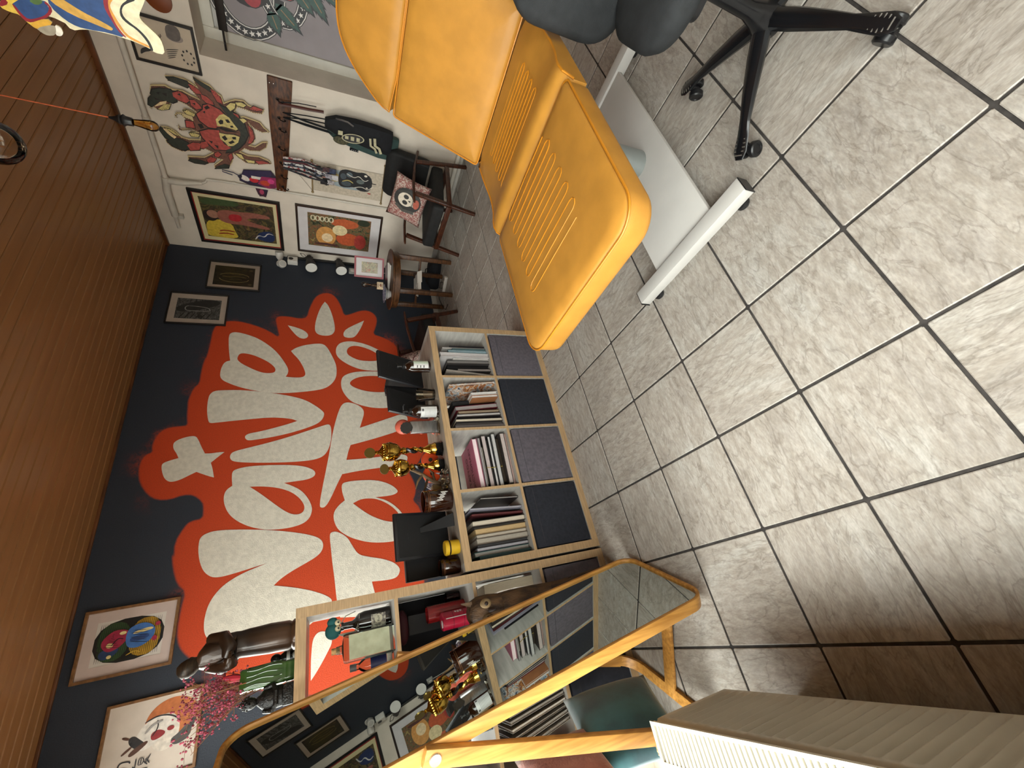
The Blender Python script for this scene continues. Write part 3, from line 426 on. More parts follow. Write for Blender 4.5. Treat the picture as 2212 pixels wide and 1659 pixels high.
for key, holes in (('N', ()), ('a', ('ah',)), ('i', ()), ('dot', ()), ('V', ()), ('e', ('eh',)), ('T1', ()), ('a2', ('a2h',)), ('T2', ()), ('o2', ('o2h',)), ('o1', ('o1h',)), ('d1', ()), ('d2', ()), ('d3', ()), ('drop1', ())):
    bm = bmesh.new()
    for h in (key,) + holes:
        vs = [bm.verts.new((x, YB - .0025, z)) for x, z in chaikin(mm(TR[h]))]
        for a, b in zip(vs, vs[1:] + vs[:1]): bm.edges.new((a, b))
    bmesh.ops.triangle_fill(bm, use_beauty=True, use_dissolve=False, edges=bm.edges[:], normal=(0, -1, 0))
    for f in bm.faces:
        f.normal_update()
        if f.normal.y > 0: f.normal_flip()
    me = bpy.data.meshes.new('paint_drop' if key[0] == 'd' else 'letter'); bm.to_mesh(me); bm.free(); me.materials.append(letter_m)
    o = bpy.data.objects.new(me.name, me); COL.objects.link(o); o.parent = wall_back
TR_halo = None

white = mat('white_wall', '#d2c7b9', .75, var=.04, vs=5, bump=.12, bs=90)
# right wall with the deep window niche
NY, NZ0, NZ1, ND = 2.10, .78, 2.27, .30
w = MB()
w.box(XR, XR + .45, NY, YB + .001, -.1, HC + .1); w.box(XR, XR + .45, YF - .1, NY, NZ1, HC + .1); w.box(XR, XR + .45, YF - .1, NY, -.1, NZ0)
w.box(XR, XR + .45, YF - .1, -.2, NZ0, NZ1); w.box(XR + ND + .08, XR + .45, -.2, NY, NZ0, NZ1)
wr = w.build('wall_right', white, smooth=0); struct(wr)
# window in the niche: white frame and pale shutter behind the blind
wf = mat('window_white', '#cfcabf', .4, var=.04)
win = MB()
win.box(XR + ND, XR + ND + .07, NY - .085, NY, NZ0, NZ1); win.box(XR + ND, XR + ND + .07, -.2, NY - .085, NZ1 - .08, NZ1); win.box(XR + ND, XR + ND + .07, -.2, NY - .085, NZ0, NZ0 + .08)
win.box(XR + ND, XR + ND + .07, .9, 1.0, NZ0 + .08, NZ1 - .08)
wo = win.build('window_1', wf, bevel=.006); struct(wo)
MB().box(XR + ND + .03, XR + ND + .05, -.2, NY - .085, NZ0 + .08, NZ1 - .08).build('pane', mat('window_frosted', '#b9b6b2', .25, var=.05), wo, smooth=0)
MB().box(XR - .02, XR + ND, -.2, NY, NZ0 - .03, NZ0).build('window_sill', wf, wo, bevel=.004)

# left wall with the shop windows that light the room
SIL, HEAD = .62, 2.62
w = MB()
w.box(XL - .25, XL, YF - .1, -2.2, -.1, HC + .1); w.box(XL - .25, XL, -2.2, 1.3, -.1, SIL); w.box(XL - .25, XL, -2.2, 1.3, HEAD, HC + .1)
w.box(XL - .25, XL, 1.3, 1.41, -.1, HC + .1); w.box(XL - .25, XL, 1.41, 1.91, -.1, .14); w.box(XL - .25, XL, 1.41, 1.91, 2.55, HC + .1); w.box(XL - .25, XL, 1.91, 2.45, -.1, HC + .1); w.box(XL - .25, XL, 2.45, 3.95, -.1, SIL); w.box(XL - .25, XL, 2.45, 3.95, HEAD, HC + .1); w.box(XL - .25, XL, 3.95, YB + .001, -.1, HC + .1)
struct(w.build('wall_left', white, smooth=0))
gp = glassy('window_glass', '#f4fbf8', .96)
win = MB()
for y0, y1, z0, z1 in ((-2.2, 1.3, SIL, HEAD), (1.41, 1.91, .14, 2.55), (2.45, 3.95, SIL, HEAD)):
    t = .045
    win.box(XL - .2, XL - .14, y0, y1, z0, z0 + t); win.box(XL - .2, XL - .14, y0, y1, z1 - t, z1); win.box(XL - .2, XL - .14, y0, y0 + t, z0 + t, z1 - t); win.box(XL - .2, XL - .14, y1 - t, y1, z0 + t, z1 - t)
win.box(XL - .2, XL - .14, -.47, -.43, SIL + .045, HEAD - .045)
w2 = win.build('window_2', wf, smooth=0); struct(w2)
for y0, y1, z0, z1 in ((-2.155, -.47, SIL + .045, HEAD - .045), (-.43, 1.255, SIL + .045, HEAD - .045), (1.455, 1.865, .185, 2.505), (2.495, 3.905, SIL + .045, HEAD - .045)):
    MB().add([(XL - .17, y0, z0), (XL - .17, y1, z0), (XL - .17, y1, z1), (XL - .17, y0, z1)], [(0, 1, 2, 3)]).build('pane', gp, w2, smooth=0, fix=False)
struct(MB().box(XL - .3, XR + .4, YF - .2, YF, -.1, HC + .1).build('wall_front', white, smooth=0))
# pavement outside, so the windows look out on something
struct(MB().box(-30, XL - .25, -30, 30, -.3, -.15).build('floor_outside', mat('pavement', '#8f8b86', .9, var=.1), smooth=0))
# skirting
sk = mat('skirting_tile', '#b5b0a8', .5, var=.06, vs=10)
struct(MB().box(XL, XR - .012, YB - .012, YB - .001, 0, .062).build('baseboard_back', sk, bevel=.002))
struct(MB().box(XR - .012, XR - .001, YF, YB - .002, 0, .062).build('baseboard_right', sk, bevel=.002))
# heating pipes on the white wall
pw = mat('pipe_white', '#c3bcb0', .45, var=.05)
px = XR - .045
b = MB(); b.tube([(px, YF, 2.742), (px, 1.9, 2.748), (px, 3.29, 2.762)], .021, 12); b.tube([(px - .004, 3.25, 2.762), (px - .004, 3.33, 2.764)], .029, 12)
b.tube([(px, 3.29, 2.763), (px, 3.42, 2.785), (px, 3.70, 2.785)], .033, 14); b.tube([(px, 3.69, 2.785), (px, 3.72, 2.786), (px, 3.78, 2.788), (px, 3.86, 2.79)], [.033, .02, .016, .014], 12)
b.box(px, XR, 3.70, 3.74, 2.72, 2.8)
b.tube([(px, 2.68, 2.757), (px, 2.73, 2.757)], .027, 12)
struct(b.build('trim_3', pw)); o = MB().tube([(px, 3.29, 2.76), (px, 3.285, 2.62), (px + .012, 3.27, 2.5), (px + .01, 3.262, 2.47)], [.03, .027, .018, .015], 12).tube([(px + .01, 3.262, 2.47), (px + .016, 3.245, 2.44), (px + .026, 3.225, 2.43), (px + .027, 3.216, 2.3), (px + .027, 3.21, .05)], .011, 10).build('trim_4', pw); struct(o)
b = MB()
for z in (2.2, 1.55, 1.17, .6): b.tube([(px + .02, 3.212, z), (XR, 3.212, z)], .006, 6); b.tube([(px + .027, 3.212, z - .01), (px + .027, 3.212, z + .01)], .0145, 10)
b.build('pipe_clip', pw, o)
b = MB().tube([(px - .03, -1.0, .08), (px - .03, 2.9, .08)], .024, 12).tube([(px - .03, 3.12, .30), (px - .03, 3.22, .28), (px - .03, 3.30, .2), (px - .03, 3.30, .1), (px - .03, 3.2, .03)], .014, 10)
struct(b.build('trim_5', pw))

# ================================================================== TATTOO BED
leather = mat('mustard_leather', '#ab7830', .42, var=.05, vs=14, bump=.08, bs=500, spec=.4)
pipe_l = mat('mustard_piping', '#b8761a', .4, var=.05)
steel_w = mat('painted_steel', '#bdbab6', .38, var=.03, vs=6)
chrome = mat('chrome', '#d9d9d9', .12, metal=1, var=.02)
black_p = mat('black_plastic', '#141416', .35, var=.1)
bed = thing('tattoo_bed', 'mustard yellow leather tattoo couch on a grey steel base, backrest raised', 'couch', (1.1, .765, 0))
BO = Vector((1.1, .765, 0))
bl = lambda pts: [(x - BO.x, y - BO.y, z) for x, y, z in pts]
def cushion(name, poly, z0, z1, M=None, crown=.012):
    h = z1 - z0; q = [(x - BO.x, y - BO.y) for x, y in poly] if M is None else poly
    b = MB(); pad(b, q, [(.012, z0), (.003, z0 + .008), (0, z0 + .02), (0, z1 - .018), (.004, z1 - .008), (.012, z1 - .001), (.045, z1 + crown * .5), (.1, z1 + crown * .8), (.17, z1 + crown * .95), (.24, z1 + crown)], M)
    o = b.build(name, leather, bed, smooth=50)
    t = MB().tube([Vector((x, y, z1 - .009)) if M is None else M @ Vector((x, y, z1 - .009)) for x, y in inset(q, -.001)], .0036, 6, closed=True)
    t.build('piping', pipe_l, o)
    return o
leg_poly = rrect(.745, 1.372, .452, 1.078, [.03, .085, .085, .03], 7)
lo_ = cushion('leg_rest', leg_poly, .605, .695, crown=.008)
# stitched channels of the leg rest: one serpentine seam
def serp(x0, x1, ya, yb, n, z, shift=0.):
    pts = []; dx = (x1 - x0) / (n - 1)
    for i in range(n):
        x = x0 + dx * i; a, b = (ya, yb) if i % 2 == 0 else (yb, ya)
        sg = 1 if b > a else -1
        pts += [(x, a + sg * .02, z), (x, (a + b) / 2, z + .001), (x, b - sg * .02, z)]
        if i < n - 1:
            pts += [(x + dx * .15, b - sg * .006, z), (x + dx * .5, b, z), (x + dx * .85, b - sg * .006, z)]
    return pts
MB().tube(bl(serp(.93, 1.33, .6, .945, 12, .7028)), .0018, 5).build('stitching', pipe_l, lo_)
seat_poly = rrect(1.372, 1.853, .452, 1.078, [.02, .03, .03, .02], 4)
b = MB(); q = [(x - BO.x, y - BO.y) for x, y in seat_poly]
prof = lambda x: .012 * math.exp(-((x - 1.44) / .06) ** 2) - .012 * math.exp(-((x - 1.62) / .12) ** 2)   # raised front roll, dished middle
N_ = 17; M_ = 9; rows = []
for i in range(N_):
    x = 1.372 + .481 * i / (N_ - 1); r = []
    edge = min(1, min(i, N_ - 1 - i) / 1.2 + (.35 if i > 8 else 0)); 
    front = -.03 * max(0, 1 - i / 1.4) ** 2
    for j in range(M_):
        t = j / (M_ - 1); y = .452 + .626 * t; e2 = min(1, min(t, 1 - t) / .1)
        r.append((x - BO.x, y - BO.y, .698 + prof(x) + front - .012 * (1 - e2) ** 2))
    rows.append([(x - BO.x, .452 - BO.y, .61), ] + r + [(x - BO.x, 1.078 - BO.y, .61)])
b.loft(rows, closed=True)
so = b.build('seat', leather, bed, smooth=60)
for yy, s in ((.4505, 0), (1.0795, 1)):
    MB().tube([(r[1 if s == 0 else -2][0], yy - BO.y, r[1 if s == 0 else -2][2]) for r in rows], .004, 6).build('piping', pipe_l, so)
MB().tube(bl(serp(1.5, 1.79, .57, .95, 11, .6935)), .0018, 5).build('stitching', pipe_l, so)
# backrest and headrest, tilted up
A = math.radians(56); bo = Vector((1.862, .765, .705)) - BO
MB_ = Matrix.Translation(bo) @ Matrix(((math.cos(A), 0, -math.sin(A), 0), (0, 1, 0, 0), (math.sin(A), 0, math.cos(A), 0), (0, 0, 0, 1)))
back = cushion('backrest', rrect(0, .446, -.313, .313, .015, 4), -.09, 0, MB_, crown=.01)
half = [(.452, .308), (.52, .295), (.575, .262), (.63, .225), (.676, .186), (.71, .145), (.733, .1), (.744, .05)]
hp = [(x, -y) for x, y in half] + [(.747, 0)] + [(x, y) for x, y in half[::-1]]
cushion('headrest', chaikin(hp, 1), -.09, .004, MB_, crown=.01)
MB().box(.05, .42, -.2, .2, -.115, -.09, MB_).build('backrest_plate', mat('dark_steel', '#2a2928', .4), bed, bevel=.004)
for y in (.47, 1.06):
    b = MB(); b.tube(bl([(1.82, y, .66), (1.90, y, .69)]), .014, 10); b.tube(bl([(1.862, y - .02 if y < .8 else y + .02, .672), (1.862, y, .672)]), .02, 12); b.build('hinge', chrome, bed)
b = MB().box(-.3, .74, -.2, .2, .56, .605).box(.30, .62, -.16, .16, .47, .56); b.build('seat_frame', mat('dark_steel'), bed, bevel=.005)
MB().lathe([(.062, .065), (.062, .3), (.055, .3), (.055, .5)], 28, Matrix.Translation((.52, .0, 0))).build('column', mat('lift_column', '#8f9492', .3, metal=.4, var=.05), bed)
b = MB(); b.prism([(x, z) for x, z in rect(-.055, .045, 1.06, .066)], -.155, .155).build('base_plate', steel_w, bed, bevel=.002)
for nm, X in (('base_bar', 1.075), ('base_bar', 2.16)):
    o = MB().box(X - .03 - BO.x, X + .03 - BO.x, -.29, .29, .028, .078).build(nm, steel_w, bed, bevel=.003)
    for y0 in (-.293, .29): MB().box(X - .034 - BO.x, X + .031 - BO.x, y0, y0 + .003, .03, .076).build('end_cap', black_p, o, smooth=0)
    for y in (-.235, .235):
        MB().lathe([(.004, .0), (.02, .001), (.026, .012), (.024, .026), (.012, .032)], 16, Matrix.Translation((X - BO.x - (.012 if X < 2 else -.012), y, 0))).build('foot', black_p, bed)

# ================================================================== OFFICE CHAIR
OC = Vector((1.405, .145, 0))
oc = thing('office_chair', 'black swivel chair on a five-spoke castor base, in front of the yellow couch', 'chair', OC)
gr = mat('chair_fabric', '#222426', .85, var=.12, vs=30, bump=.15, bs=300)
gb = mat('chair_gloss', '#111113', .22, var=.1)
for kk in range(5):
    a = math.radians(54 + 75 * kk - (3 if kk > 1 else 0)); d = Vector((math.cos(a), math.sin(a), 0)); s = Vector((-d.y, d.x, 0))
    b = MB(); rings = []
    for r, z, wd, th in ((.03, .118, .030, .05), (.10, .112, .030, .042), (.2, .098, .024, .034), (.27, .084, .018, .026), (.315, .074, .022, .018), (.36, .068, .026, .014), (.385, .062, .014, .008)):
        c = d * r; rings.append([tuple(c + s * (wd * math.cos(t)) + Vector((0, 0, z + th / 2 * math.sin(t)))) for t in [2 * PI * i / 10 for i in range(10)]])
    lg = b.loft(rings).build('leg', gb, oc)
    b = MB()
    for i in range(6):
        r = .312 + i * .012; wd = .02 * math.sin(PI * (i + 1.2) / 8)
        b.tube([tuple(d * r + s * -wd + Vector((0, 0, .0795 - i * .0018))), tuple(d * r + s * wd + Vector((0, 0, .0795 - i * .0018)))], .0022, 6)
    b.build('grip', mat('grip_grey', '#5a544e', .6), lg)
    c = d * .345
    b = MB()
    for sg in (-1, 1):
        Mw = Matrix.Translation(c + s * sg * .021 + Vector((0, 0, .026))) @ Matrix.Rotation(a + PI / 2, 4, 'Z') @ Matrix.Rotation(PI / 2, 4, 'Y')
        b.lathe([(.004, -.011), (.022, -.011), (.026, -.007), (.026, .007), (.022, .011), (.016, .0112), (.015, .009), (.004, .009)], 20, Mw)
    b.tube([tuple(c + Vector((0, 0, .02))), tuple(c + Vector((0, 0, .066)))], .012, 10)
    b.build('castor', black_p, lg)
MB().lathe([(.045, .085), (.05, .1), (.048, .13), (.035, .16), (.026, .2), (.024, .42)], 20).build('column', gb, oc)
sp = rrect(-.17, .2, -.215, .215, .14, 8)
Mz = Matrix.Translation((.10, .0, -.02)) @ Matrix.Rotation(math.radians(10), 4, 'Z')
b = MB(); pad(b, sp, [(.05, .415), (.012, .432), (0, .46), (.004, .49), (.03, .512), (.08, .52)], Mz); b.build('seat', gr, oc, smooth=60)
b = MB(); pad(b, rrect(-.12, .12, -.1, .1, .03), [(0, .385), (0, .415)], Mz); b.build('seat_plate', black_p, oc)
Mk = Matrix.Rotation(math.radians(10), 4, 'Z') @ Matrix.Translation((.30, .035, .455)) @ Matrix.Rotation(math.radians(82), 4, 'Y') @ Matrix.Rotation(PI, 4, 'Z')
b = MB(); pad(b, rrect(-.02, .42, -.21, .21, .13, 8), [(.03, -.045), (.005, -.03), (0, 0), (.008, .03), (.05, .045)], Mk); b.build('backrest', gr, oc, smooth=60)
MB().tube([(.1, .0, .38), (.30, .04, .37), (.385, .05, .44), (.40, .05, .66)], .018, 8, flat=1.6).build('back_support', black_p, oc)

# ================================================================== CUBE SHELVES
oak = mat('shelf_oak_edge', '#a98c68', .55, var=.1, vs=6, stretch=(3, 3, 40), detail=6)
oakh = mat('shelf_oak_edge_h', '#a98c68', .55, var=.1, vs=6, stretch=(2, 30, 30), detail=6)
lam = mat('shelf_face_lit', '#a5a19b', .5, var=.08, vs=4, stretch=(2, 2, 12), detail=5)  # grey-white of the lit interiors put into the panel face colour
lamt = mat('shelf_top', '#8f8478', .35, var=.14, vs=3, stretch=(2, 12, 2), detail=5)
def panel(name, root, x0, x1, z0, z1, D=.39, edge=oak, face=lam, y0=0.):
    b = MB(); b.box(x0, x1, y0, D, z0, z1)
    b.mi = [0, 0, 1, 0, 0, 0]
    o = b.build(name, [face, edge], root, smooth=0, fix=False)
    o.data.polygons.foreach_set('material_index', [0, 0, 1, 0, 0, 0]); return o
CW = .3365; TH = .016; OT = .038
def cubes(name, label, loc, rz, nc, nr, group=None):
    r = thing(name, label, 'shelf', loc, rz, group)
    Wd = 2 * OT + nc * CW + (nc - 1) * TH; Hh = 2 * OT + nr * CW + (nr - 1) * TH
    panel('side_panel', r, 0, OT, 0, Hh); panel('side_panel', r, Wd - OT, Wd, 0, Hh)
    panel('bottom_panel', r, OT, Wd - OT, 0, OT, edge=oakh); panel('top_panel', r, OT, Wd - OT, Hh - OT, Hh, edge=oakh, face=lamt)
    for i in range(1, nr): panel('shelf_board', r, OT, Wd - OT, OT + i * (CW + TH) - TH, OT + i * (CW + TH), edge=oakh)
    for i in range(1, nc):
        for j in range(nr):
            x = OT + i * (CW + TH) - TH; z = OT + j * (CW + TH); panel('divider', r, x, x + TH, z, z + CW)
    return r
RZ1 = math.radians(.8)
K1 = cubes('cube_shelf', 'low grey oak shelf of eight cubes, books above and fabric boxes below', (.192, 2.043, 0), RZ1, 4, 2)
K2 = cubes('tall_cube_shelf', 'tall narrow cube shelf behind the leaning mirror, open at the back', (-.586, 2.04, 0), 0, 2, 4)
T1 = Matrix.Translation((.192, 2.043, 0)) @ Matrix.Rotation(RZ1, 4, 'Z')
T2 = Matrix.Translation((-.586, 2.04, 0))
c0 = lambda i: OT + i * (CW + TH)
fab_g = mat('box_fabric_grey', '#57525a', .9, var=.1, vs=60, bump=.1, bs=400)
fab_d = mat('box_fabric_dark', '#20222b', .9, var=.12, vs=60, bump=.1, bs=400)
def fabric_box(T, cx, cz, m, label, group=None, rz=0.):
    p = T @ Vector((cx + CW / 2, .2, cz + .001)); r = thing('storage_box', label, 'storage box', p, rz, group)
    h = CW - .014; wd = CW - .012
    b = MB(); b.prism(rrect(-wd / 2, wd / 2, 0, h, .006, 2), -.195, .16); b.build('body', m, r, bevel=.003)
    MB().tube([(-wd / 2 + .01, -.1955, h * .865), (wd / 2 - .01, -.1955, h * .865)], .0012, 4).build('seam', mat('seam_thread', '#3a373d', .9), r)
    return r
g = 'fabric boxes in the low cube shelf'
for i, (m, lb) in enumerate(((fab_d, 'black fabric box in the low shelf, bottom left cube'), (fab_g, 'grey fabric box in the low shelf, second cube from left'), (fab_d, 'black fabric box in the low shelf, third cube from left'), (fab_g, 'grey fabric box in the low shelf, bottom right cube by the couch'))):
    fabric_box(T1, c0(i), c0(0), m, lb, g, RZ1)
fabric_box(T2, c0(1), c0(0), fab_g, 'dark grey fabric box at the foot of the tall shelf, right column')
fabric_box(T2, c0(0), c0(0), fab_d, 'dark navy fabric box at the foot of the tall shelf, left column behind the cushion')

# ================================================================== FLOOR MIRROR
ash = mat('ash_wood', '#d29a4e', .42, hx2='#b07a38', vs=5, stretch=(14, 14, 1.2), detail=7)
MY, MT_ = 1.0995, .172
mu = Vector((math.cos(MY), math.sin(MY), 0)); mn = Vector((math.sin(MY), -math.cos(MY), 0)); mv = Vector((0, 0, 1)) * math.cos(MT_) - mn * math.sin(MT_); mf = mu.cross(mv)
mc = Vector((-.006, 1.594, .024)); mir = thing('floor_mirror', 'leaning floor mirror in a rounded light ash frame with bentwood stand', 'mirror', mc)
Mm = Matrix((mu, -mf, mv)).transposed().to_4x4()     # local x across, -y out of the glass, z up
ML, MW, fd = 1.66, .464, .042
out = rrect(-MW / 2, MW / 2, 0, ML, .075, 8); ins = inset(out, .013)
n = len(out)
b = MB()
b.add([(x, -.004, z) for x, z in out] + [(x, fd, z) for x, z in out] + [(x, -.004, z) for x, z in ins] + [(x, fd, z) for x, z in ins],
      [(i, (i + 1) % n, (i + 1) % n + n, i + n) for i in range(n)] + [(2 * n + i, 3 * n + i, 3 * n + (i + 1) % n, 2 * n + (i + 1) % n) for i in range(n)] +
      [(i, 2 * n + i, 2 * n + (i + 1) % n, (i + 1) % n) for i in range(n)] + [(n + i, n + (i + 1) % n, 3 * n + (i + 1) % n, 3 * n + i) for i in range(n)], Mm)
b.build('frame', ash, mir, smooth=40, bevel=.002)
silver = mat('mirror_silver', '#d4dad6', .0, metal=1, var=.0)
MB().prism(inset(out, .0135), .006, .01, Mm).build('mirror_glass', silver, mir, smooth=0)
MB().prism(inset(out, .0138), .012, .02, Mm).build('backing', mat('mirror_back', '#6b5844', .8), mir, smooth=0)
bk = -mn
def M3(x, y, z): return Vector((0, 0, 0)) + mu * x + bk * y + Vector((0, 0, z))
for sx in (-1, 1):
    hinge = Mm @ Vector((sx * (MW / 2 + .012), .022, 1.09)); ft = M3(sx * (MW / 2 + .012), .50, -.015)
    b = MB(); pts = [hinge + (hinge - ft).normalized() * .03, hinge, hinge.lerp(ft, .5), hinge.lerp(ft, .93)]
    rings = []; t = (ft - hinge).normalized(); u = mu; w_ = t.cross(u).normalized()
    for p_ in pts: rings.append([tuple(p_ + u * a * .011 + w_ * c * .025) for a, c in ((-1, -1), (1, -1), (1, 1), (-1, 1))])
    b.loft(rings); b.build('stand_leg', ash, mir, bevel=.003)
    Mb = Matrix.Translation(hinge + mu * sx * .012) @ Matrix((mn, Vector((0, 0, 1)), mu)).transposed().to_4x4()
    MB().lathe([(.002, -.004), (.016, -.004), (.017, 0), (.014, .004), (.002, .005)], 20, Mb).build('bolt', mat('nickel', '#cfd2d6', .2, metal=.7, var=.02), mir)
# floor cross bar with rounded ends and the strap to the mirror foot
arc = []
for sx in (-1, 1):
    seq = []
    ft = M3(sx * (MW / 2 + .012), .50, -.015); hinge = Mm @ Vector((sx * (MW / 2 + .012), .022, 1.09))
    up = (hinge - ft).normalized()
    for k in range(7):
        a = PI / 2 * k / 6; c = ft + up * .085 - mu * sx * .085
        seq.append(c + mu * sx * .085 * math.cos(a) - up * .085 * math.sin(a))
    arc.append(seq)
path = arc[0] + arc[1][::-1]
b = MB(); rings = []
for i, p_ in enumerate(path):
    t = (path[min(i + 1, len(path) - 1)] - path[max(i - 1, 0)]).normalized(); w_ = bk.cross(t).normalized()
    rings.append([tuple(p_ + bk * a * .022 + w_ * c * .008) for a, c in ((-1, -1), (1, -1), (1, 1), (-1, 1))])
b.loft(rings).build('cross_bar', ash, mir, smooth=50)
b = MB(); b.bar(M3(0, .02, .0), M3(0, .52, -.012), .055, .016); b.build('strap', ash, mir, bevel=.004)

# ================================================================== RADIATOR
rad_m = mat('radiator_enamel', '#bdb5a2', .38, var=.04, vs=5)
rad_t = mat('radiator_top_lit', '#d8d2c0', .4, var=.03)  # paler copy of the enamel: window light on the top put into the colour
RY1, RY0, RX, RZT, RZB = 1.333, -.95, -.377, .483, .165
rad = thing('radiator', 'low cream convector radiator with slotted top grille, under the shop window', 'radiator', (RX, (RY0 + RY1) / 2, RZB))
off = Vector((RX, (RY0 + RY1) / 2, RZB)); tl = Matrix.Translation(-off)
b = MB(); pitch = .034; prof = []; y = RY1 - .02
nr_ = int((RY1 - RY0 - .05) / pitch)
rows_ = []
zs = [RZB + .012, RZB + .035, RZT - .06, RZT - .035]
ys = [RY1]
for i in range(nr_): ys += [RY1 - .022 - i * pitch, RY1 - .029 - i * pitch, RY1 - .046 - i * pitch, RY1 - .053 - i * pitch]
ys.append(RY0)
for j, z in enumerate([RZB, RZB + .02, RZB + .034, RZT - .062, RZT - .046, RZT - .03, RZT - .024, RZT - .012, RZT - .008]):
    r = []
    for i, y in enumerate(ys):
        d = 0
        if j in (3, 2) and 0 < i < len(ys) - 1 and (i - 1) % 4 in (1, 2): d = -.014
        dd = {5: -.001, 6: -.009, 7: -.009, 8: -.002}.get(j, 0)
        r.append((RX + d + dd, y, z))
    rows_.append(r)
b.loft(rows_, False, False, closed=False, M=tl); b.build('front_panel', rad_m, rad, smooth=50, fix=False)
b = MB().box(RX - .17, RX - .012, RY1 - .004, RY1, RZB + .01, RZT - .006, tl).box(RX - .17, RX - .012, RY0, RY0 + .004, RZB + .01, RZT - .006, tl).box(RX - .172, RX - .168, RY0, RY1, RZB, RZT - .006, tl); b.build('casing', rad_m, rad, smooth=0)
MB().box(RX - .16, RX - .02, RY0 + .02, RY1 - .02, RZB + .02, RZT - .05, tl).build('convector', mat('convector_dark', '#4f4b45', .7), rad, smooth=0)
b = MB().box(RX - .008, RX + .001, RY0, RY1, RZT - .008, RZT, tl).box(RX - .105, RX - .092, RY0, RY1, RZT - .008, RZT, tl).box(RX - .176, RX - .168, RY0, RY1, RZT - .008, RZT, tl)
b.box(RX - .176, RX + .001, RY1 - .012, RY1 + .001, RZT - .0085, RZT + .0002, tl); b.build('top_rail', rad_t, rad, smooth=0)
me_g = None; y = RY1 - .012 - .0155
while y > .05:
    for x0, x1 in ((RX - .092, RX - .008), (RX - .168, RX - .105)):
        if x1 < RX - .1 and y < .4: continue
        b = None
        key = 'a' if x1 > RX - .1 else 'b'
        if not me_g: me_g = {}
        if key not in me_g:
            hw = (x1 - x0) / 2 + .001
            o = MB().prism([(-.0052, -.006), (.0052, -.006), (.0052, 0), (-.0052, 0)], -hw, hw, Matrix.Rotation(PI / 2, 4, 'Z')).build('grille_bar', rad_t, rad, smooth=0); me_g[key] = o.data
        else:
            o = bpy.data.objects.new('grille_bar', me_g[key]); COL.objects.link(o); o.parent = rad
        o.location = Vector(((x0 + x1) / 2, y, RZT - .0005)) - off
    y -= .0165
b = MB()
while y > RY0 + .02:
    b.box(RX - .168, RX - .008, y - .0052, y + .0052, RZT - .0065, RZT - .0005, tl); y -= .0165
o = b.build('grille_bars_far', rad_t, rad, smooth=0); o['kind'] = 'stuff'
for yy in (RY1 - .12, RY0 + .12):
    MB().box(RX - .13, RX - .07, yy - .02, yy + .02, -RZB + off.z - .0, RZB + .012, Matrix.Translation((-off.x, -off.y, -off.z))).build('foot', rad_m, rad, smooth=0)
kn = MB(); Mk2 = Matrix.Translation(Vector((RX - .1, RY1 + .03, RZT - .09)) - off) @ Matrix.Rotation(-PI / 2, 4, 'X')
kn.lathe([(.006, -.028), (.014, -.028), (.014, 0), (.03, .004), (.031, .012), (.029, .07), (.022, .076), (.004, .077)], 28, Mk2)
kno = kn.build('thermostat_valve', mat('valve_cream', '#c9b48c', .4), rad)
b = MB()
for k in range(20):
    a = 2 * PI * k / 20; b.box(.029, .0325, -.0022, .0022, .014, .066, Mk2 @ Matrix.Rotation(a, 4, 'Z'))
b.build('grip_ridge', mat('valve_cream'), kno, smooth=0)

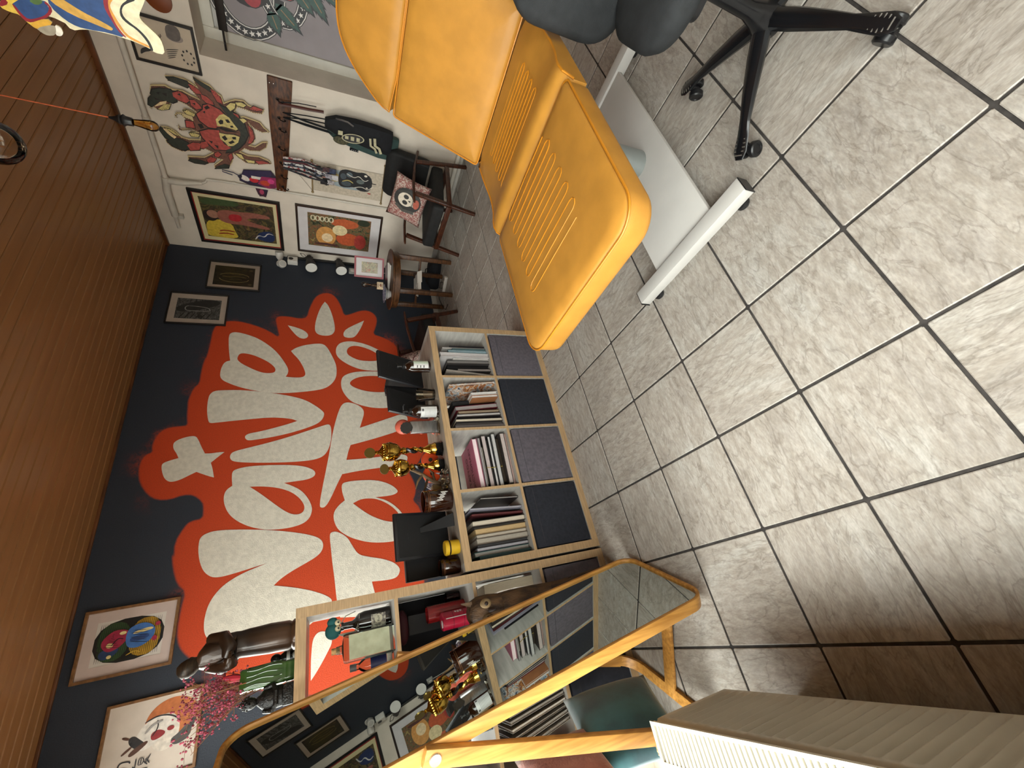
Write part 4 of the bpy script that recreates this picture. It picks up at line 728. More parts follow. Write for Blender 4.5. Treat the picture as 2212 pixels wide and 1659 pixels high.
# ================================================================== ON THE WALLS
RW_ = -PI / 2     # things on the right (white) wall: local x runs towards the camera side, -y faces the room
paper = mat('paper_white', '#d5cdc4', .6, var=.03, vs=12)
def framed(name, label, wall, u0, u1, z0, z1, fw, fm, mat_hex, a0, a1, az0, az1, art_m, group=None, fd=.022, shapes=None, step_in=None, glass=True):
    """u = world X on the back wall, world Y on the right wall"""
    uc, zc = (u0 + u1) / 2, (z0 + z1) / 2; wd, h = abs(u1 - u0), z1 - z0
    if wall == 'B': r = thing(name, label, 'picture', (uc, YB - .0005, zc), 0, group); f = lambda u: u - uc
    else: r = thing(name, label, 'picture', (XR - .0005, uc, zc), RW_, group); f = lambda u: uc - u
    x0, x1 = -wd / 2, wd / 2; y0, y1 = -h / 2, h / 2
    o = [(x0, y0), (x1, y0), (x1, y1), (x0, y1)]; i_ = [(x0 + fw, y0 + fw), (x1 - fw, y0 + fw), (x1 - fw, y1 - fw), (x0 + fw, y1 - fw)]
    b = MB(); b.add([(x, -fd, z) for x, z in o] + [(x, 0, z) for x, z in o] + [(x, -fd, z) for x, z in i_] + [(x, -.004, z) for x, z in i_],
          [(k, (k + 1) % 4, 4 + (k + 1) % 4, 4 + k) for k in range(4)] + [(8 + k, 12 + k, 12 + (k + 1) % 4, 8 + (k + 1) % 4) for k in range(4)] + [(k, 8 + k, 8 + (k + 1) % 4, (k + 1) % 4) for k in range(4)] + [(4, 5, 6, 7)])
    b.build('frame', fm, r, smooth=0, bevel=.0015, seg=1)
    if step_in:
        e = .008; b = MB()
        for q in (rect(x0 + fw, y0 + fw, x0 + fw + e, y1 - fw), rect(x1 - fw - e, y0 + fw, x1 - fw, y1 - fw), rect(x0 + fw + e, y0 + fw, x1 - fw - e, y0 + fw + e), rect(x0 + fw + e, y1 - fw - e, x1 - fw - e, y1 - fw)): b.prism(q, -fd + .006, -.004)
        b.build('frame_lip', step_in, r, smooth=0)
    ax0, ax1 = sorted((f(a0), f(a1)))
    az0 -= zc; az1 -= zc
    hole = rect(ax0, az0, ax1, az1); ou = [(x0 + fw, y0 + fw), (x1 - fw, y0 + fw), (x1 - fw, y1 - fw), (x0 + fw, y1 - fw)]
    b = MB(); b.add([(x, -.008, z) for x, z in ou] + [(x, -.008, z) for x, z in hole] + [(x, -.006, z) for x, z in hole], [(k, (k + 1) % 4, 4 + (k + 1) % 4, 4 + k) for k in range(4)] + [(4 + k, 4 + (k + 1) % 4, 8 + (k + 1) % 4, 8 + k) for k in range(4)])
    b.build('mount', mat('mount_' + mat_hex.strip('#'), mat_hex, .7, var=.03, vs=9), r, smooth=0)
    MB().add([(x, -.0059, z) for x, z in hole], [(0, 1, 2, 3)]).build('artwork', art_m, r, smooth=0, fix=False)
    if shapes:
        W_, H_ = ax1 - ax0, az1 - az0
        flat('artwork_figure', [(c, [(ax0 + px * W_, az0 + pz * H_) for px, pz in p]) for c, p in shapes], r, y=-.0061, smooth_it=2)
    if glass: MB().add([(x, -.0105, z) for x, z in ou], [(0, 1, 2, 3)]).build('glass', glassy('picture_glass', '#ffffff', .965, .02), r, smooth=0, fix=False)
    return r
blk = mat('frame_black', '#17120f', .4, var=.15); dkb = mat('frame_dark_brown', '#2c1c12', .42, var=.2)
oakf = mat('frame_oak', '#7b5634', .5, var=.15, vs=6, stretch=(6, 6, 6)); redl = mat('frame_red_lip', '#8e2320', .45)
# two large prints in the corner of the white wall
fig1 = [('c2a63a', [(.0, .55), (.22, .6), (.4, .62), (.5, .75), (.42, .98), (.1, 1.), (0, 1)]), ('241a16', ell(.56, .9, .14, .1)), ('9a6e5a', ell(.6, .86, .1, .08)), ('8a5346', [(.48, .8), (.7, .8), (.76, .66), (.74, .5), (.78, .3), (.74, .06), (.66, .06), (.64, .3), (.58, .42), (.5, .3), (.44, .08), (.36, .08), (.4, .34), (.42, .52), (.4, .68)]), ('a3262b', [(.5, .66), (.66, .64), (.68, .48), (.56, .46), (.48, .52)]), ('1f2c52', [(.02, .02), (.34, .03), (.3, .22), (.16, .3), (.04, .26)]), ('b9b6b0', strip([(.06, .32), (.2, .26), (.14, .18), (.28, .12), (.24, .04)], .022)), ('8c2a20', strip([(.12, .62), (.14, .74), (.1, .84)], .03)), ('8c2a20', strip([(.2, .6), (.22, .74), (.18, .82)], .03)), ('3a4a2a', [(.86, .5), (1., .45), (1., .98), (.82, .99), (.84, .8)])]
framed('framed_print', 'large black and red framed painting of a standing tattooed figure, yellow mount', 'R', 3.362, 4.04, 1.812, 2.628, .03, blk, '#c9bd92', 3.442, 3.955, 1.884, 2.55, art('painting_dark', ['#191418', '#3b3226', '#6a5a34', '#2a2f22', '#5c4032', '#8a7438'], 9, 1.5, 3, lines=.03), step_in=redl, shapes=fig1)
fig2 = [('c9904e', ell(.34, .72, .3, .16)), ('e2c9a0', ell(.3, .7, .14, .09)), ('b4532f', ell(.32, .36, .2, .2, a=.3)), ('b55a34', ell(.8, .42, .14, .22)), ('a43d35', ell(.28, .16, .24, .1)), ('d9c79a', ell(.58, .5, .16, .12)), ('2c3424', ell(.9, .12, .1, .1)), ('52302a', strip([(.08, .9), (.1, .7), (.06, .5)], .07))]
fig2 += [('c9c2a4', strip([(.86 + .07 * math.cos(t), z + .03 * math.sin(t)) for t in [k * PI / 6 for k in range(13)]], .022)) for z in (.92, .85, .78, .71, .64)]
framed('framed_print', 'large dark framed print of a floral face with orange blooms, wide white mount', 'R', 3.345, 4.012, .742, 1.665, .022, dkb, '#cbc6c6', 3.432, 3.903, .866, 1.546, art('painting_floral', ['#1d211b', '#3f4632', '#6c6a48', '#8a5638', '#4c5a4a', '#a89058'], 12, 2.5, 8, lines=.04), shapes=fig2)
# flash sheet high on the white wall
ink_w = [('2a2624', strip([(.1, .95), (.2, .9), (.26, .8), (.34, .72)], [.02, .08, .1, .03])), ('2a2624', strip([(.6, .93), (.5, .86), (.42, .8)], .03)), ('8d8078', ell(.7, .3, .1, .14)), ('5a514c', [(.62, .2), (.98, .18), (.98, .42), (.62, .44)])]
for i in range(5): ink_w.append(('2f2a27', strip([(.16 + .05 * i, .5), (.24 + .05 * i, .36 - .02 * i)], .018)))
for i in range(9): ink_w.append(('2f2a27', ell(.3 + .16 * math.cos(i * .7), .14 + .1 * math.sin(i * .7), .03, .018, 8)))
for i in range(6): ink_w.append(('3a332f', strip([(.5 + .03 * i, .62 - .02 * i), (.56 + .03 * i, .56 - .03 * (i % 2))], .014)))
ink_w.append(('3a332f', strip([(.42, .66), (.5, .62), (.58, .66), (.62, .6)], .012)))
framed('flash_sheet', 'black framed flash sheet of ink animals, on the white wall beside the niche', 'R', 1.92, 2.25, 2.278, 2.697, .017, blk, '#b9a995', 1.938, 2.232, 2.297, 2.678, mat('flash_paper', '#b9a995', .6, var=.05), shapes=ink_w)
# two small monochrome prints on the blue wall
gp1 = art('print_figure', ['#0d0c0a', '#1d1912', '#2a2418', '#15110d', '#3a321f'], 8, 1, 5, stretch=(2, 1, 1))
f3 = [('8a7a4e', strip([(.36 + .17 * math.cos(t), .5 + .36 * math.sin(t)) for t in [k * PI / 10 + PI / 2 for k in range(11)]], .02)), ('8a7a4e', strip([(.5 + .15 * math.cos(t), .5 + .36 * math.sin(t)) for t in [k * PI / 10 - PI / 2 for k in range(11)]], .02)), ('221c14', ell(.46, .84, .07, .05)), ('6a5c3a', strip([(.46, .8), (.44, .6), (.5, .42), (.44, .2)], .03)), ('6a5c3a', strip([(.3, .62), (.36, .5), (.34, .3)], .016)), ('6a5c3a', strip([(.62, .62), (.56, .5), (.6, .3)], .016)), ('4e422c', ell(.12, .1, .05, .05)), ('4e422c', ell(.85, .1, .05, .05))]
framed('framed_print', 'small black framed print of an outlined golden figure, by the corner of the blue wall', 'B', 3.682, 4.09, 2.045, 2.55, .014, blk, '#a99a8d', 3.742, 4.034, 2.107, 2.492, gp1, shapes=f3)
gp2 = art('print_grey', ['#151515', '#3a3a39', '#6a6a68', '#262625', '#858480'], 14, 1, 2, stretch=(1, 1, 2.6), lines=.05)
f4 = [('262626', [(.3, .98), (.6, 1.), (.98, .4), (.98, .05), (.8, .02), (.62, .2), (.4, .6)]), ('8f8f8c', strip([(.52 + .12 * math.cos(t), .72 + .08 * math.sin(t)) for t in [k * PI / 8 for k in range(9)]] + [(.4, .3), (.46, .22), (.6, .3), (.64, .72)], .025))] + [('1b1b1b', strip([(.02, .9 - .12 * i), (.3, .8 - .12 * i)], .03)) for i in range(6)]
framed('framed_print', 'small black framed grey print of a diagonal scene, second from the corner', 'B', 3.176, 3.59, 2.318, 2.833, .013, blk, '#b3a69a', 3.248, 3.518, 2.382, 2.764, gp2, shapes=f4)
# colour woodcut and ink print at the left end of the blue wall
f5 = [('0f0e0f', rect(0, 0, 1, 1)), ('b58a28', rect(.06, .05, .94, .5)), ('2f4a2a', rect(.06, .5, .94, .95))]
f5 += [('14110f', rect(.06, .06 + .028 * i, .94, .068 + .028 * i)) for i in range(32)]
f5 += [('23395e', [(.1, .86), (.3, .92), (.4, .7), (.3, .6), (.14, .7)]), ('9a2642', [(.26, .8), (.5, .92), (.76, .76), (.74, .56), (.6, .48), (.42, .56), (.3, .66)]), ('3e6aa8', [(.3, .52), (.6, .56), (.78, .5), (.84, .3), (.7, .14), (.5, .12), (.34, .2), (.24, .36)]), ('27457c', [(.4, .46), (.5, .5), (.56, .3), (.5, .18), (.42, .26)]), ('d9c68a', [(.58, .46), (.64, .44), (.7, .2), (.64, .14), (.6, .28)]), ('d9c68a', ell(.42, .76, .06, .05)), ('d9c68a', ell(.66, .6, .04, .05)), ('16121a', strip([(.4, .74), (.56, .66), (.52, .58)], .02)), ('9a2642', ell(.4, .12, .06, .04)), ('9a2642', ell(.74, .1, .05, .04)), ('d9c68a', ell(.16, .74, .04, .035)), ('16121a', strip([(.3, .9), (.36, .98), (.44, .92)], .03)), ('c9a23a', strip([(.12, .5), (.2, .38), (.14, .3)], .02))]
f5 += [('17202f', strip([(.34 + .06 * i, .2 + .03 * (i % 3)), (.42 + .05 * i, .48 - .04 * (i % 2))], .012)) for i in range(6)]
for i in range(7): f5.append(('531626', strip([(.34 + .05 * i, .62 + .02 * i), (.4 + .045 * i, .84 - .02 * i)], .01)))
framed('framed_print', 'oak framed colour woodcut of a red and blue horned figure, left of the mural', 'B', .168, .602, 2.355, 2.89, .018, oakf, '#c9b6ae', .25, .518, 2.43, 2.812, paper, shapes=f5)
f6 = [('b5683a', ell(.66, .3, .3, .3)), ('d3c8bb', ell(.52, .36, .24, .16)), ('d6cdc3', [(.34, .62), (.5, .7), (.7, .6), (.78, .42), (.7, .28), (.56, .24), (.48, .4), (.38, .48)]), ('2c2a2b', [(.36, .6), (.44, .72), (.54, .76), (.58, .7), (.5, .62), (.44, .56)]), ('4a4645', [(.3, .24), (.4, .3), (.46, .2), (.56, .12), (.5, .05), (.36, .08)]), ('3b3838', [(.42, .2), (.52, .1), (.64, .06), (.66, .02), (.54, .02), (.44, .1)]), ('8e2b2e', [(.44, .5), (.54, .52), (.58, .44), (.52, .34), (.46, .4)]), ('53362a', [(.3, .7), (.36, .74), (.48, .56), (.44, .52)]), ('2b2627', strip([(.7, .6), (.76, .46), (.72, .3), (.62, .2)], .018)), ('53362a', strip([(.44, .7), (.36, .8)], .03)), ('53362a', strip([(.54, .74), (.58, .82)], .03)), ('2b2627', strip([(.5, .5), (.6, .44), (.7, .46)], .014)), ('9b9592', strip([(.56, .58), (.66, .5), (.68, .4)], .03)), ('8e2b2e', ell(.55, .3, .03, .04))]
brush = lambda pts, w=.02: ('2b2a2e', strip(pts, w))
f6 += [brush([(.06, .77), (.17, .79)]), brush([(.1, .83), (.1, .72), (.13, .70)]), brush([(.17, .81), (.28, .81), (.27, .7), (.24, .69)]), brush([(.21, .81), (.2, .74), (.16, .69)])]
f6 += [brush([(.07, .63), (.07, .52), (.05, .49)], .014), brush([(.07, .63), (.13, .63), (.13, .49)], .014), brush([(.07, .59), (.13, .59)], .01), brush([(.07, .55), (.13, .55)], .01), brush([(.19, .66), (.16, .62)], .014), brush([(.17, .63), (.28, .63)], .014), brush([(.19, .6), (.27, .6), (.27, .55), (.19, .55), (.19, .6)], .012), brush([(.19, .575), (.27, .575)], .01), brush([(.22, .545), (.17, .5)], .014), brush([(.19, .53), (.26, .53), (.18, .48)], .014), brush([(.2, .52), (.29, .48)], .014)]
framed('framed_print', 'oak framed ink print with orange sun and brushed characters, far left behind dried flowers', 'B', -.455, .002, 2.142, 2.664, .017, oakf, '#cdbfb2', -.437, -.016, 2.16, 2.646, mat('print_cream', '#cdbfb2', .6, var=.04), shapes=f6)

# ------------------------------------------------------------------ crab cut-out
cy, cz = 2.62, 2.23
crab = thing('crab_cutout', 'painted wooden crab cut-out in red, green and black, on the white wall', 'wall art', (XR - .03, cy, cz), RW_)
loc = lambda pts: [(cy - a, z - cz) for a, z in mm(pts)]
ol = loc(TR['crab'][0][1])
ol = ol if sum(ol[i][0] * ol[(i + 1) % len(ol)][1] - ol[(i + 1) % len(ol)][0] * ol[i][1] for i in range(len(ol))) > 0 else ol[::-1]
bm = bmesh.new(); vs = [bm.verts.new((x, 0, z)) for x, z in ol]
for a, b_ in zip(vs, vs[1:] + vs[:1]): bm.edges.new((a, b_))
bmesh.ops.triangle_fill(bm, use_beauty=True, edges=bm.edges[:], normal=(0, -1, 0))
ex = bmesh.ops.extrude_face_region(bm, geom=bm.faces[:]); bmesh.ops.translate(bm, vec=(0, .009, 0), verts=[v for v in ex['geom'] if isinstance(v, bmesh.types.BMVert)])
bmesh.ops.recalc_face_normals(bm, faces=bm.faces)
me = bpy.data.meshes.new('board'); bm.to_mesh(me); bm.free(); me.materials.append(mat('cutout_cream', '#cdb98a', .55, var=.06))
o = bpy.data.objects.new('board', me); COL.objects.link(o); o.parent = crab
bs_ = [(c, loc(p)) for c, p in TR['crab'][1:]]
def grow(p, k):
    mx = sum(a for a, _ in p) / len(p); mz = sum(b for _, b in p) / len(p)
    return [(mx + (a - mx) * k + (.004 if a > mx else -.004), mz + (b - mz) * k + (.004 if b > mz else -.004)) for a, b in p]
sh = []
bm = bmesh.new(); vs = [bm.verts.new((x, 0, z)) for x, z in inset(ol, .0075)]
for a, b_ in zip(vs, vs[1:] + vs[:1]): bm.edges.new((a, b_))
bmesh.ops.triangle_fill(bm, use_beauty=True, edges=bm.edges[:], normal=(0, -1, 0))
for f in bm.faces: sh.append(('6b4638', [(v.co.x, v.co.z) for v in f.verts]))
bm.free()
for c, p in bs_:
    if c in ('2f332b', 'a4483f', 'c9b878') : sh.append(('171310', grow(p, 1.05)))
for c, p in bs_: sh.append((c, p))
# bristles along the legs
random.seed(4)
for (a0, z0), (a1, z1) in zip(ol, ol[1:] + ol[:1]):
    l = math.hypot(a1 - a0, z1 - z0)
    for k in range(int(l / .013)):
        t = (k + .5) / max(1, int(l / .013)); x, z = a0 + (a1 - a0) * t, z0 + (z1 - z0) * t
        nx_, nz_ = -(z1 - z0) / l, (a1 - a0) / l
        sh.append(('2a211a', strip([(x + nx_ * .004, z + nz_ * .004), (x + nx_ * .015, z + nz_ * .015)], .003)))
flat('painting', sh, crab, y=-.001, step=.000015, m=ink('crab_paint', .5, .25))
for x, z in ((-.08, .06), (.08, -.08)): MB().tube([(x, .009, z), (x, .0295, z)], .008, 8).build('spacer', blk, crab)

# ------------------------------------------------------------------ coat rack and what hangs on it
hw = mat('rack_wood', '#5e3519', .5, hx2='#2e180b', vs=9, stretch=(2, 2, 6), detail=6, bump=.1, bs=40)
RY_, RZ_ = 2.66, 1.765
rack = thing('coat_rack', 'worn brown wooden coat rack board with iron hooks, on the white wall', 'coat rack', (XR - .001, RY_, RZ_), RW_)
q = [(.548, -.145), (.55, .046), (.2, .062), (-.2, .058), (-.55, .06), (-.553, -.025), (-.3, -.06), (.1, -.1)]
MB().prism([(x, z) for x, z in q], -.026, 0).build('board', hw, rack, bevel=.006)
iron = mat('old_iron', '#1d1714', .5, metal=.6)
for x in (-.49, -.36, -.22, -.06, .12, .22, .38):
    b = MB(); z = .0 if x < .1 else -.02
    b.lathe([(.013, 0), (.013, .004), (.004, .006)], 12, Matrix.Translation((x, -.026, z)) @ Matrix.Rotation(PI / 2, 4, 'X'))
    b.tube([(x, -.03, z), (x, -.06, z - .012), (x, -.075, z - .04), (x, -.06, z - .055), (x, -.045, z - .045)], .0045, 7); b.build('hook', iron, rack)
for x, z in ((.5, .03), (.5, .0), (-.53, .03), (-.53, -.0)): MB().ball((x, -.027, z), .005, 8, 5).build('screw', chrome, rack)
def hang(name, label, cat, x, z, group=None): return thing(name, label, cat, (XR - .03, RY_ - x, RZ_ + z), RW_, group)
bd = mat('bag_black', '#101116', .85, var=.2, vs=25); bt = mat('bag_teal', '#2e4340', .85, var=.15, vs=12); cream_t = mat('print_cream_ink', '#a8a283', .7)
# black shopping bag with cream print, teal tote behind it
t = hang('tote_bag', 'dark teal cloth tote bag hanging behind the black bag', 'bag', .26, -.04)
b = MB(); rings = []
for z, w0, w1, dp in ((-.38, -.06, .05, .015), (-.45, -.12, .06, .03), (-.6, -.155, .06, .045), (-.85, -.2, .05, .05), (-1.0, -.205, .04, .045), (-1.03, -.19, .03, .03)):
    rings.append([(w0, -.012, z), (w0 + .02, -.012 - dp, z), ((w0 + w1) / 2, -.02 - dp, z + .005), (w1, -.012 - dp, z), (w1, -.004, z), (w0, -.004, z)])
b.loft(rings); b.build('body', bt, t, smooth=40)
b = MB(); b.tube([(-.05, -.035, -.46), (-.03, -.03, -.2), (0, -.045, -.02), (.02, -.03, -.2), (.03, -.035, -.45)], .011, 6, flat=.35); b.build('handle', bd, t)
b = MB(); b.tube([(-.15, -.055, -.58), (-.155, -.057, -.66)], .014, 6, flat=.4); b.build('studded_trim', bd, t)
for i in range(4): MB().ball((-.153, -.064, -.6 - i * .018), .005, 8, 5).build('stud', chrome, t)
MB().ball((-.08, -.07, -.5), (.04, .012, .07), 10, 8).build('tassel', mat('fringe_khaki', '#5a553f', .9, hx2='#2d2c22', vs=60), t)
t = hang('shopping_bag', 'black bag with cream oval lettering hanging from the coat rack', 'bag', .30, -.04)
b = MB(); rings = []
for z, w0, w1, dp in ((-.36, -.04, .06, .03), (-.45, -.075, .1, .07), (-.62, -.11, .11, .09), (-.8, -.15, .1, .085), (-.93, -.17, .08, .07), (-.96, -.16, .07, .05)):
    rings.append([(w0, -.055, z), (w0 + .02, -.06 - dp * .6, z), ((w0 + w1) / 2, -.06 - dp, z + .004), (w1 - .01, -.06 - dp * .7, z), (w1, -.055, z), ((w0 + w1) / 2, -.052, z)])
b.loft(rings); b.build('body', bd, t, smooth=50)
b = MB(); b.tube([(-.03, -.09, -.42), (-.02, -.06, -.2), (.005, -.05, -.02), (.03, -.06, -.2), (.06, -.09, -.42)], .009, 6, flat=.4); b.build('handle', bd, t)
o = flat('print', [('a8a283', ell(-.03, -.6, .045, .1, 22, .12)), ('0f1014', ell(-.03, -.6, .037, .09, 22, .12)), ('a8a283', rect(-.05, -.66, -.012, -.63)), ('a8a283', rect(-.05, -.61, -.012, -.58)), ('a8a283', rect(-.045, -.56, -.015, -.53)), ('a8a283', rect(-.02, -.51, .02, -.47)), ('a8a283', strip([(-.12, -.86), (-.07, -.84), (-.05, -.8), (.02, -.79)], .025)), ('a8a283', strip([(-.12, -.82), (-.08, -.8), (-.06, -.76), (.01, -.75)], .02))], t, y=-.152)
b = MB(); b.tube([(.09, -.1, -.45), (.1, -.12, -.5), (.1, -.13, -.55), (.08, -.14, -.6)], .008, 6); b.build('ring_trim', mat('ring_grey', '#6c6a6a', .3, metal=.5), t)
t = hang('leather_strap', 'red brown leather strap hanging at the niche end of the rack', 'strap', .37, -.03)
MB().tube([(0, -.045, 0), (.01, -.05, -.12), (.02, -.06, -.24), (.03, -.06, -.36)], .013, 6, flat=.3).build('band', mat('strap_brown', '#4a211a', .5), t)
MB().tube([(.02, -.05, -.02), (.05, -.055, -.16), (.06, -.06, -.3)], .004, 6).build('cord', bd, t)
# festival lanyards with passes
lan = [('#b9b2ae', '#7d2a2c'), ('#1b1a20', '#1b1a20'), ('#4a1a22', '#4a1a22'), ('#c7c3c0', '#2a2a38'), ('#16151a', '#50586a')]
for i in range(7):
    x = -.13 - .012 * i; cA = lan[i % 5]
    t = hang('lanyard', ['white and red lanyard with a white pass, nearest the bags', 'black lanyard with a dark blue picture pass', 'maroon lanyard with a patterned pass', 'pale lanyard with a square white pass', 'black lanyard with a grey pass, fourth from the wall end', 'white lanyard with a long black clip', 'black lanyard beside the hanging scroll'][i], 'lanyard', x, -.03, 'festival lanyards on the coat rack')
    ln = .30 + .022 * ((i * 3) % 5); sp = .022 + .003 * (i % 3)
    yb = -.05 - .008 * i
    b = MB(); b.tube([(0, yb, 0), (-sp - .01 * i * .5, yb - .004, -ln * .6), (-.02 - .008 * i, yb, -ln)], .009, 6, flat=.25); b.tube([(.004, yb, 0), (sp - .01 * i * .4, yb - .004, -ln * .55), (-.018 - .008 * i, yb, -ln)], .009, 6, flat=.25)
    b.build('ribbon', mat('ribbon_%d' % (i % 5), cA[0], .7, var=.2, vs=40, hx2=cA[1], lo=.45, hi=.5), t)
    cx = -.02 - .008 * i; w_, h_ = (.055, .075) if i % 2 else (.045, .06)
    MB().box(cx - .006, cx + .006, yb - .006, yb + .006, -ln - .03, -ln).build('clip', chrome if i % 3 else bd, t)
    dx = ((i * 37) % 5 - 2) * .016
    hx = ['#bdb8b8', '#39455f', '#5c3b3c', '#c4c2c4', '#9c98a0', '#1c1b20', '#aaa6a6'][i]
    MB().box(cx - w_ / 2 + dx, cx + w_ / 2 + dx, yb - .003, yb + .003, -ln - .03 - h_, -ln - .025).build('pass', mat('pass_%d' % i, hx, .4, hx2=['#9d9899', '#1c2338', '#241a22', '#a5a3a6', '#6c6a74', '#101014', '#777275'][i], vs=50), t)
b = MB(); b.tube([(0, 0, 0), (.0, -.01, -.0)], .001, 4)
# little paper dancer
t = thing('paper_doll', 'small paper dancer doll in pink and purple, pinned beside the pipe', 'doll', (XR - .02, 3.12, 2.02), RW_)
flat('figure', [('2b2244', [(-.04, .13), (.07, .08), (.12, -.16), (.06, -.16), (.0, -.02), (-.05, .05)]), ('d8cfc6', ell(-.01, .08, .028, .045, 14, -.5)), ('1e1b2c', [(-.04, .12), (.0, .14), (.03, .1), (.0, .1)]), ('b8262e', ell(-.015, .0, .03, .04)), ('d8cfc6', [(.0, .02), (.03, .02), (.03, -.08), (.0, -.06)]), ('8c2250', [(-.05, -.03), (.04, -.07), (.05, -.2), (-.06, -.2), (-.09, -.12)]), ('b23a24', ell(-.03, -.1, .03, .05)), ('c23a7a', ell(-.0, -.15, .028, .03)), ('6a1740', ell(-.05, -.16, .025, .03)), ('3d1a2c', [(-.1, -.07), (-.2, -.09), (-.18, -.02), (-.1, -.0)]), ('a03a5a', ell(-.14, -.055, .03, .02)), ('e0d6cf', ell(-.012, .085, .006, .006))], t, y=-.001)
MB().prism([(-.05, .13), (-.1, -.0), (-.2, -.03), (-.19, -.09), (-.09, -.12), (-.06, -.2), (.06, -.2), (.12, -.16), (.08, .08)], 0, .003).build('card', mat('card_dark', '#2b2236', .7), t, smooth=0)
MB().tube([(.0, .0, .12), (.03, -.002, .17), (.04, -.002, .26), (.02, -.002, .26), (.0, -.002, .18)], .004, 6).build('fan_stick', mat('indigo_paper', '#2d3252', .6), t)
# hanging scroll with the hatted swordsman
sy, sz = 2.97, 1.14
t = thing('hanging_scroll', 'paper hanging scroll of a hatted dark figure on brass rods, under the coat rack', 'scroll', (XR - .012, sy, sz), RW_)
flat('sheet', [('b6aa98', rect(-.165, -.35, .165, .35))], t, y=0)
MB().box(-.165, .165, .0003, .0016, -.35, .35).build('backing', paper, t, smooth=0)
brs = mat('brass_rod', '#8f7a56', .45, metal=.3)
for z, x0, x1 in ((.347, -.19, .17), (-.352, -.19, .27)):
    o = MB().tube([(x0, -.004, z), (x1, -.004, z)], .0075, 10).build('rod', brs, t)
    for x in (x0, x1): MB().ball((x, -.004, z), .013, 10, 6).build('finial', brs, o)
MB().tube([(-.17, -.004, .35), (.03, -.004, .5), (.12, -.004, .4)], .0016, 5).tube([(.03, -.004, .5), (.03, -.006, .6)], .0016, 5).build('string', mat('twine', '#6b5f4c', .9), t)
fg = [('8a979b', rect(-.08, -.24, .13, .2)), ('26292c', rect(-.08, -.24, .13, -.06)), ('171a1b', [(-.11, .22), (-.03, .17), (.1, .165), (.135, .18), (.12, .225), (.02, .26)]), ('b7a56a', [(-.02, .17), (.06, .17), (.085, .13), (.06, .08), (.0, .08), (-.02, .12)]), ('cfcac0', ell(.1, .03, .03, .04)), ('15181b', [(-.06, .09), (.02, .1), (.12, .09), (.15, .02), (.13, -.08), (.15, -.16), (.1, -.22), (-.02, -.22), (-.08, -.16), (-.04, -.06), (-.07, .02)]), ('3c474d', ell(.06, .05, .035, .03)), ('4b5960', ell(.09, -.01, .03, .03)), ('39444a', ell(-.02, .02, .03, .05)), ('56605f', ell(.03, -.12, .025, .04)), ('c9c4b8', strip([(.1, .02), (.06, -.06), (.1, -.1), (.04, -.16), (.07, -.2)], .008)), ('c9c4b8', strip([(-.06, -.04), (-.02, -.14), (-.06, -.2), (.0, -.25)], .007)), ('a89a5e', strip([(.0, .06), (.03, .0), (.0, -.05)], .012)), ('d0cabb', ell(.11, -.17, .012, .016)), ('d0cabb', ell(-.03, -.19, .008, .012)), ('1a1a1a', strip([(.035, -.22), (.035, -.285)], .01)), ('9c3a34', rect(-.1, -.235, -.085, -.2))]
flat('drawing', fg, t, y=-.0006, step=.0001, smooth_it=2)

# ------------------------------------------------------------------ blind in the niche
BX = XR + .165
t = thing('roller_blind', 'grey roller blind printed with red roses and starred ribbons, in the window niche', 'blind', (BX, 1.0, 2.08), RW_)
MB().box(-.955, 1.1, -.01, .035, -.005, .055).build('cassette', blk, t, bevel=.003)
MB().tube([(-.955, .01, .03), (-1.098, .01, .03)], .0085, 10).tube([(-1.04, .01, .03), (-1.04, -.015, .03)], .006, 6).build('bracket', blk, t)
MB().box(-.95, 1.1, .006, .008, -1.2, .0).build('cloth', mat('blind_cloth', '#8d8689', .8, var=.05, vs=4), t, smooth=0)
MB().tube([(-.953, .004, -.01), (-.953, .004, -1.19)], .004, 6).build('side_channel', mat('channel_grey', '#8a8378', .4), t)
rs = []
def star(cx, cz, r): return [(cx + (r if k % 2 == 0 else r * .42) * math.cos(PI / 2 + k * PI / 5), cz + (r if k % 2 == 0 else r * .42) * math.sin(PI / 2 + k * PI / 5)) for k in range(10)]
def ribbon(pts, w, stars):
    rs.append(('141318', strip(pts, w * 1.25))); rs.append(('c9c4c0', strip(pts, w * 1.1))); rs.append(('141318', strip(pts, w * .9)))
    for i in stars: rs.append(('cfcac6', star(pts[i][0], pts[i][1], w * .32)))
R1 = [(-.62 + .30 * math.cos(a), -.16 + .23 * math.sin(a)) for a in [math.radians(d) for d in range(100, 275, 12)]]
ribbon(R1, .075, range(1, 14))
R2 = [(-.58 + .2 * math.cos(a), -.42 + .14 * math.sin(a)) for a in [math.radians(d) for d in range(110, 330, 16)]]
ribbon(R2, .065, range(1, 13))
def leaf(x, z, a, l, w):
    c, s_ = math.cos(a), math.sin(a); p = [(0, 0)]; n_ = 6
    for i in range(1, n_): t_ = i / n_; ww = w * math.sin(PI * t_ ** .8); p += [(l * t_, ww), (l * (t_ - .06), ww * .8)]
    p.append((l, 0))
    for i in range(n_ - 1, 0, -1): t_ = i / n_; ww = w * math.sin(PI * t_ ** .8); p += [(l * (t_ - .06), -ww * .8), (l * t_, -ww)]
    f_ = lambda k, p: [(x + (px_ * c - pz_ * s_) * 1, z + (px_ * s_ + pz_ * c)) for px_, pz_ in [(u * k, v * k) for u, v in p]]
    rs.append(('11161a', f_(1.06, p))); rs.append(('25463f', f_(.94, p))); rs.append(('8a6a45', strip([(x + l * .2 * c, z + l * .2 * s_), (x + l * .7 * c, z + l * .7 * s_)], .006)))
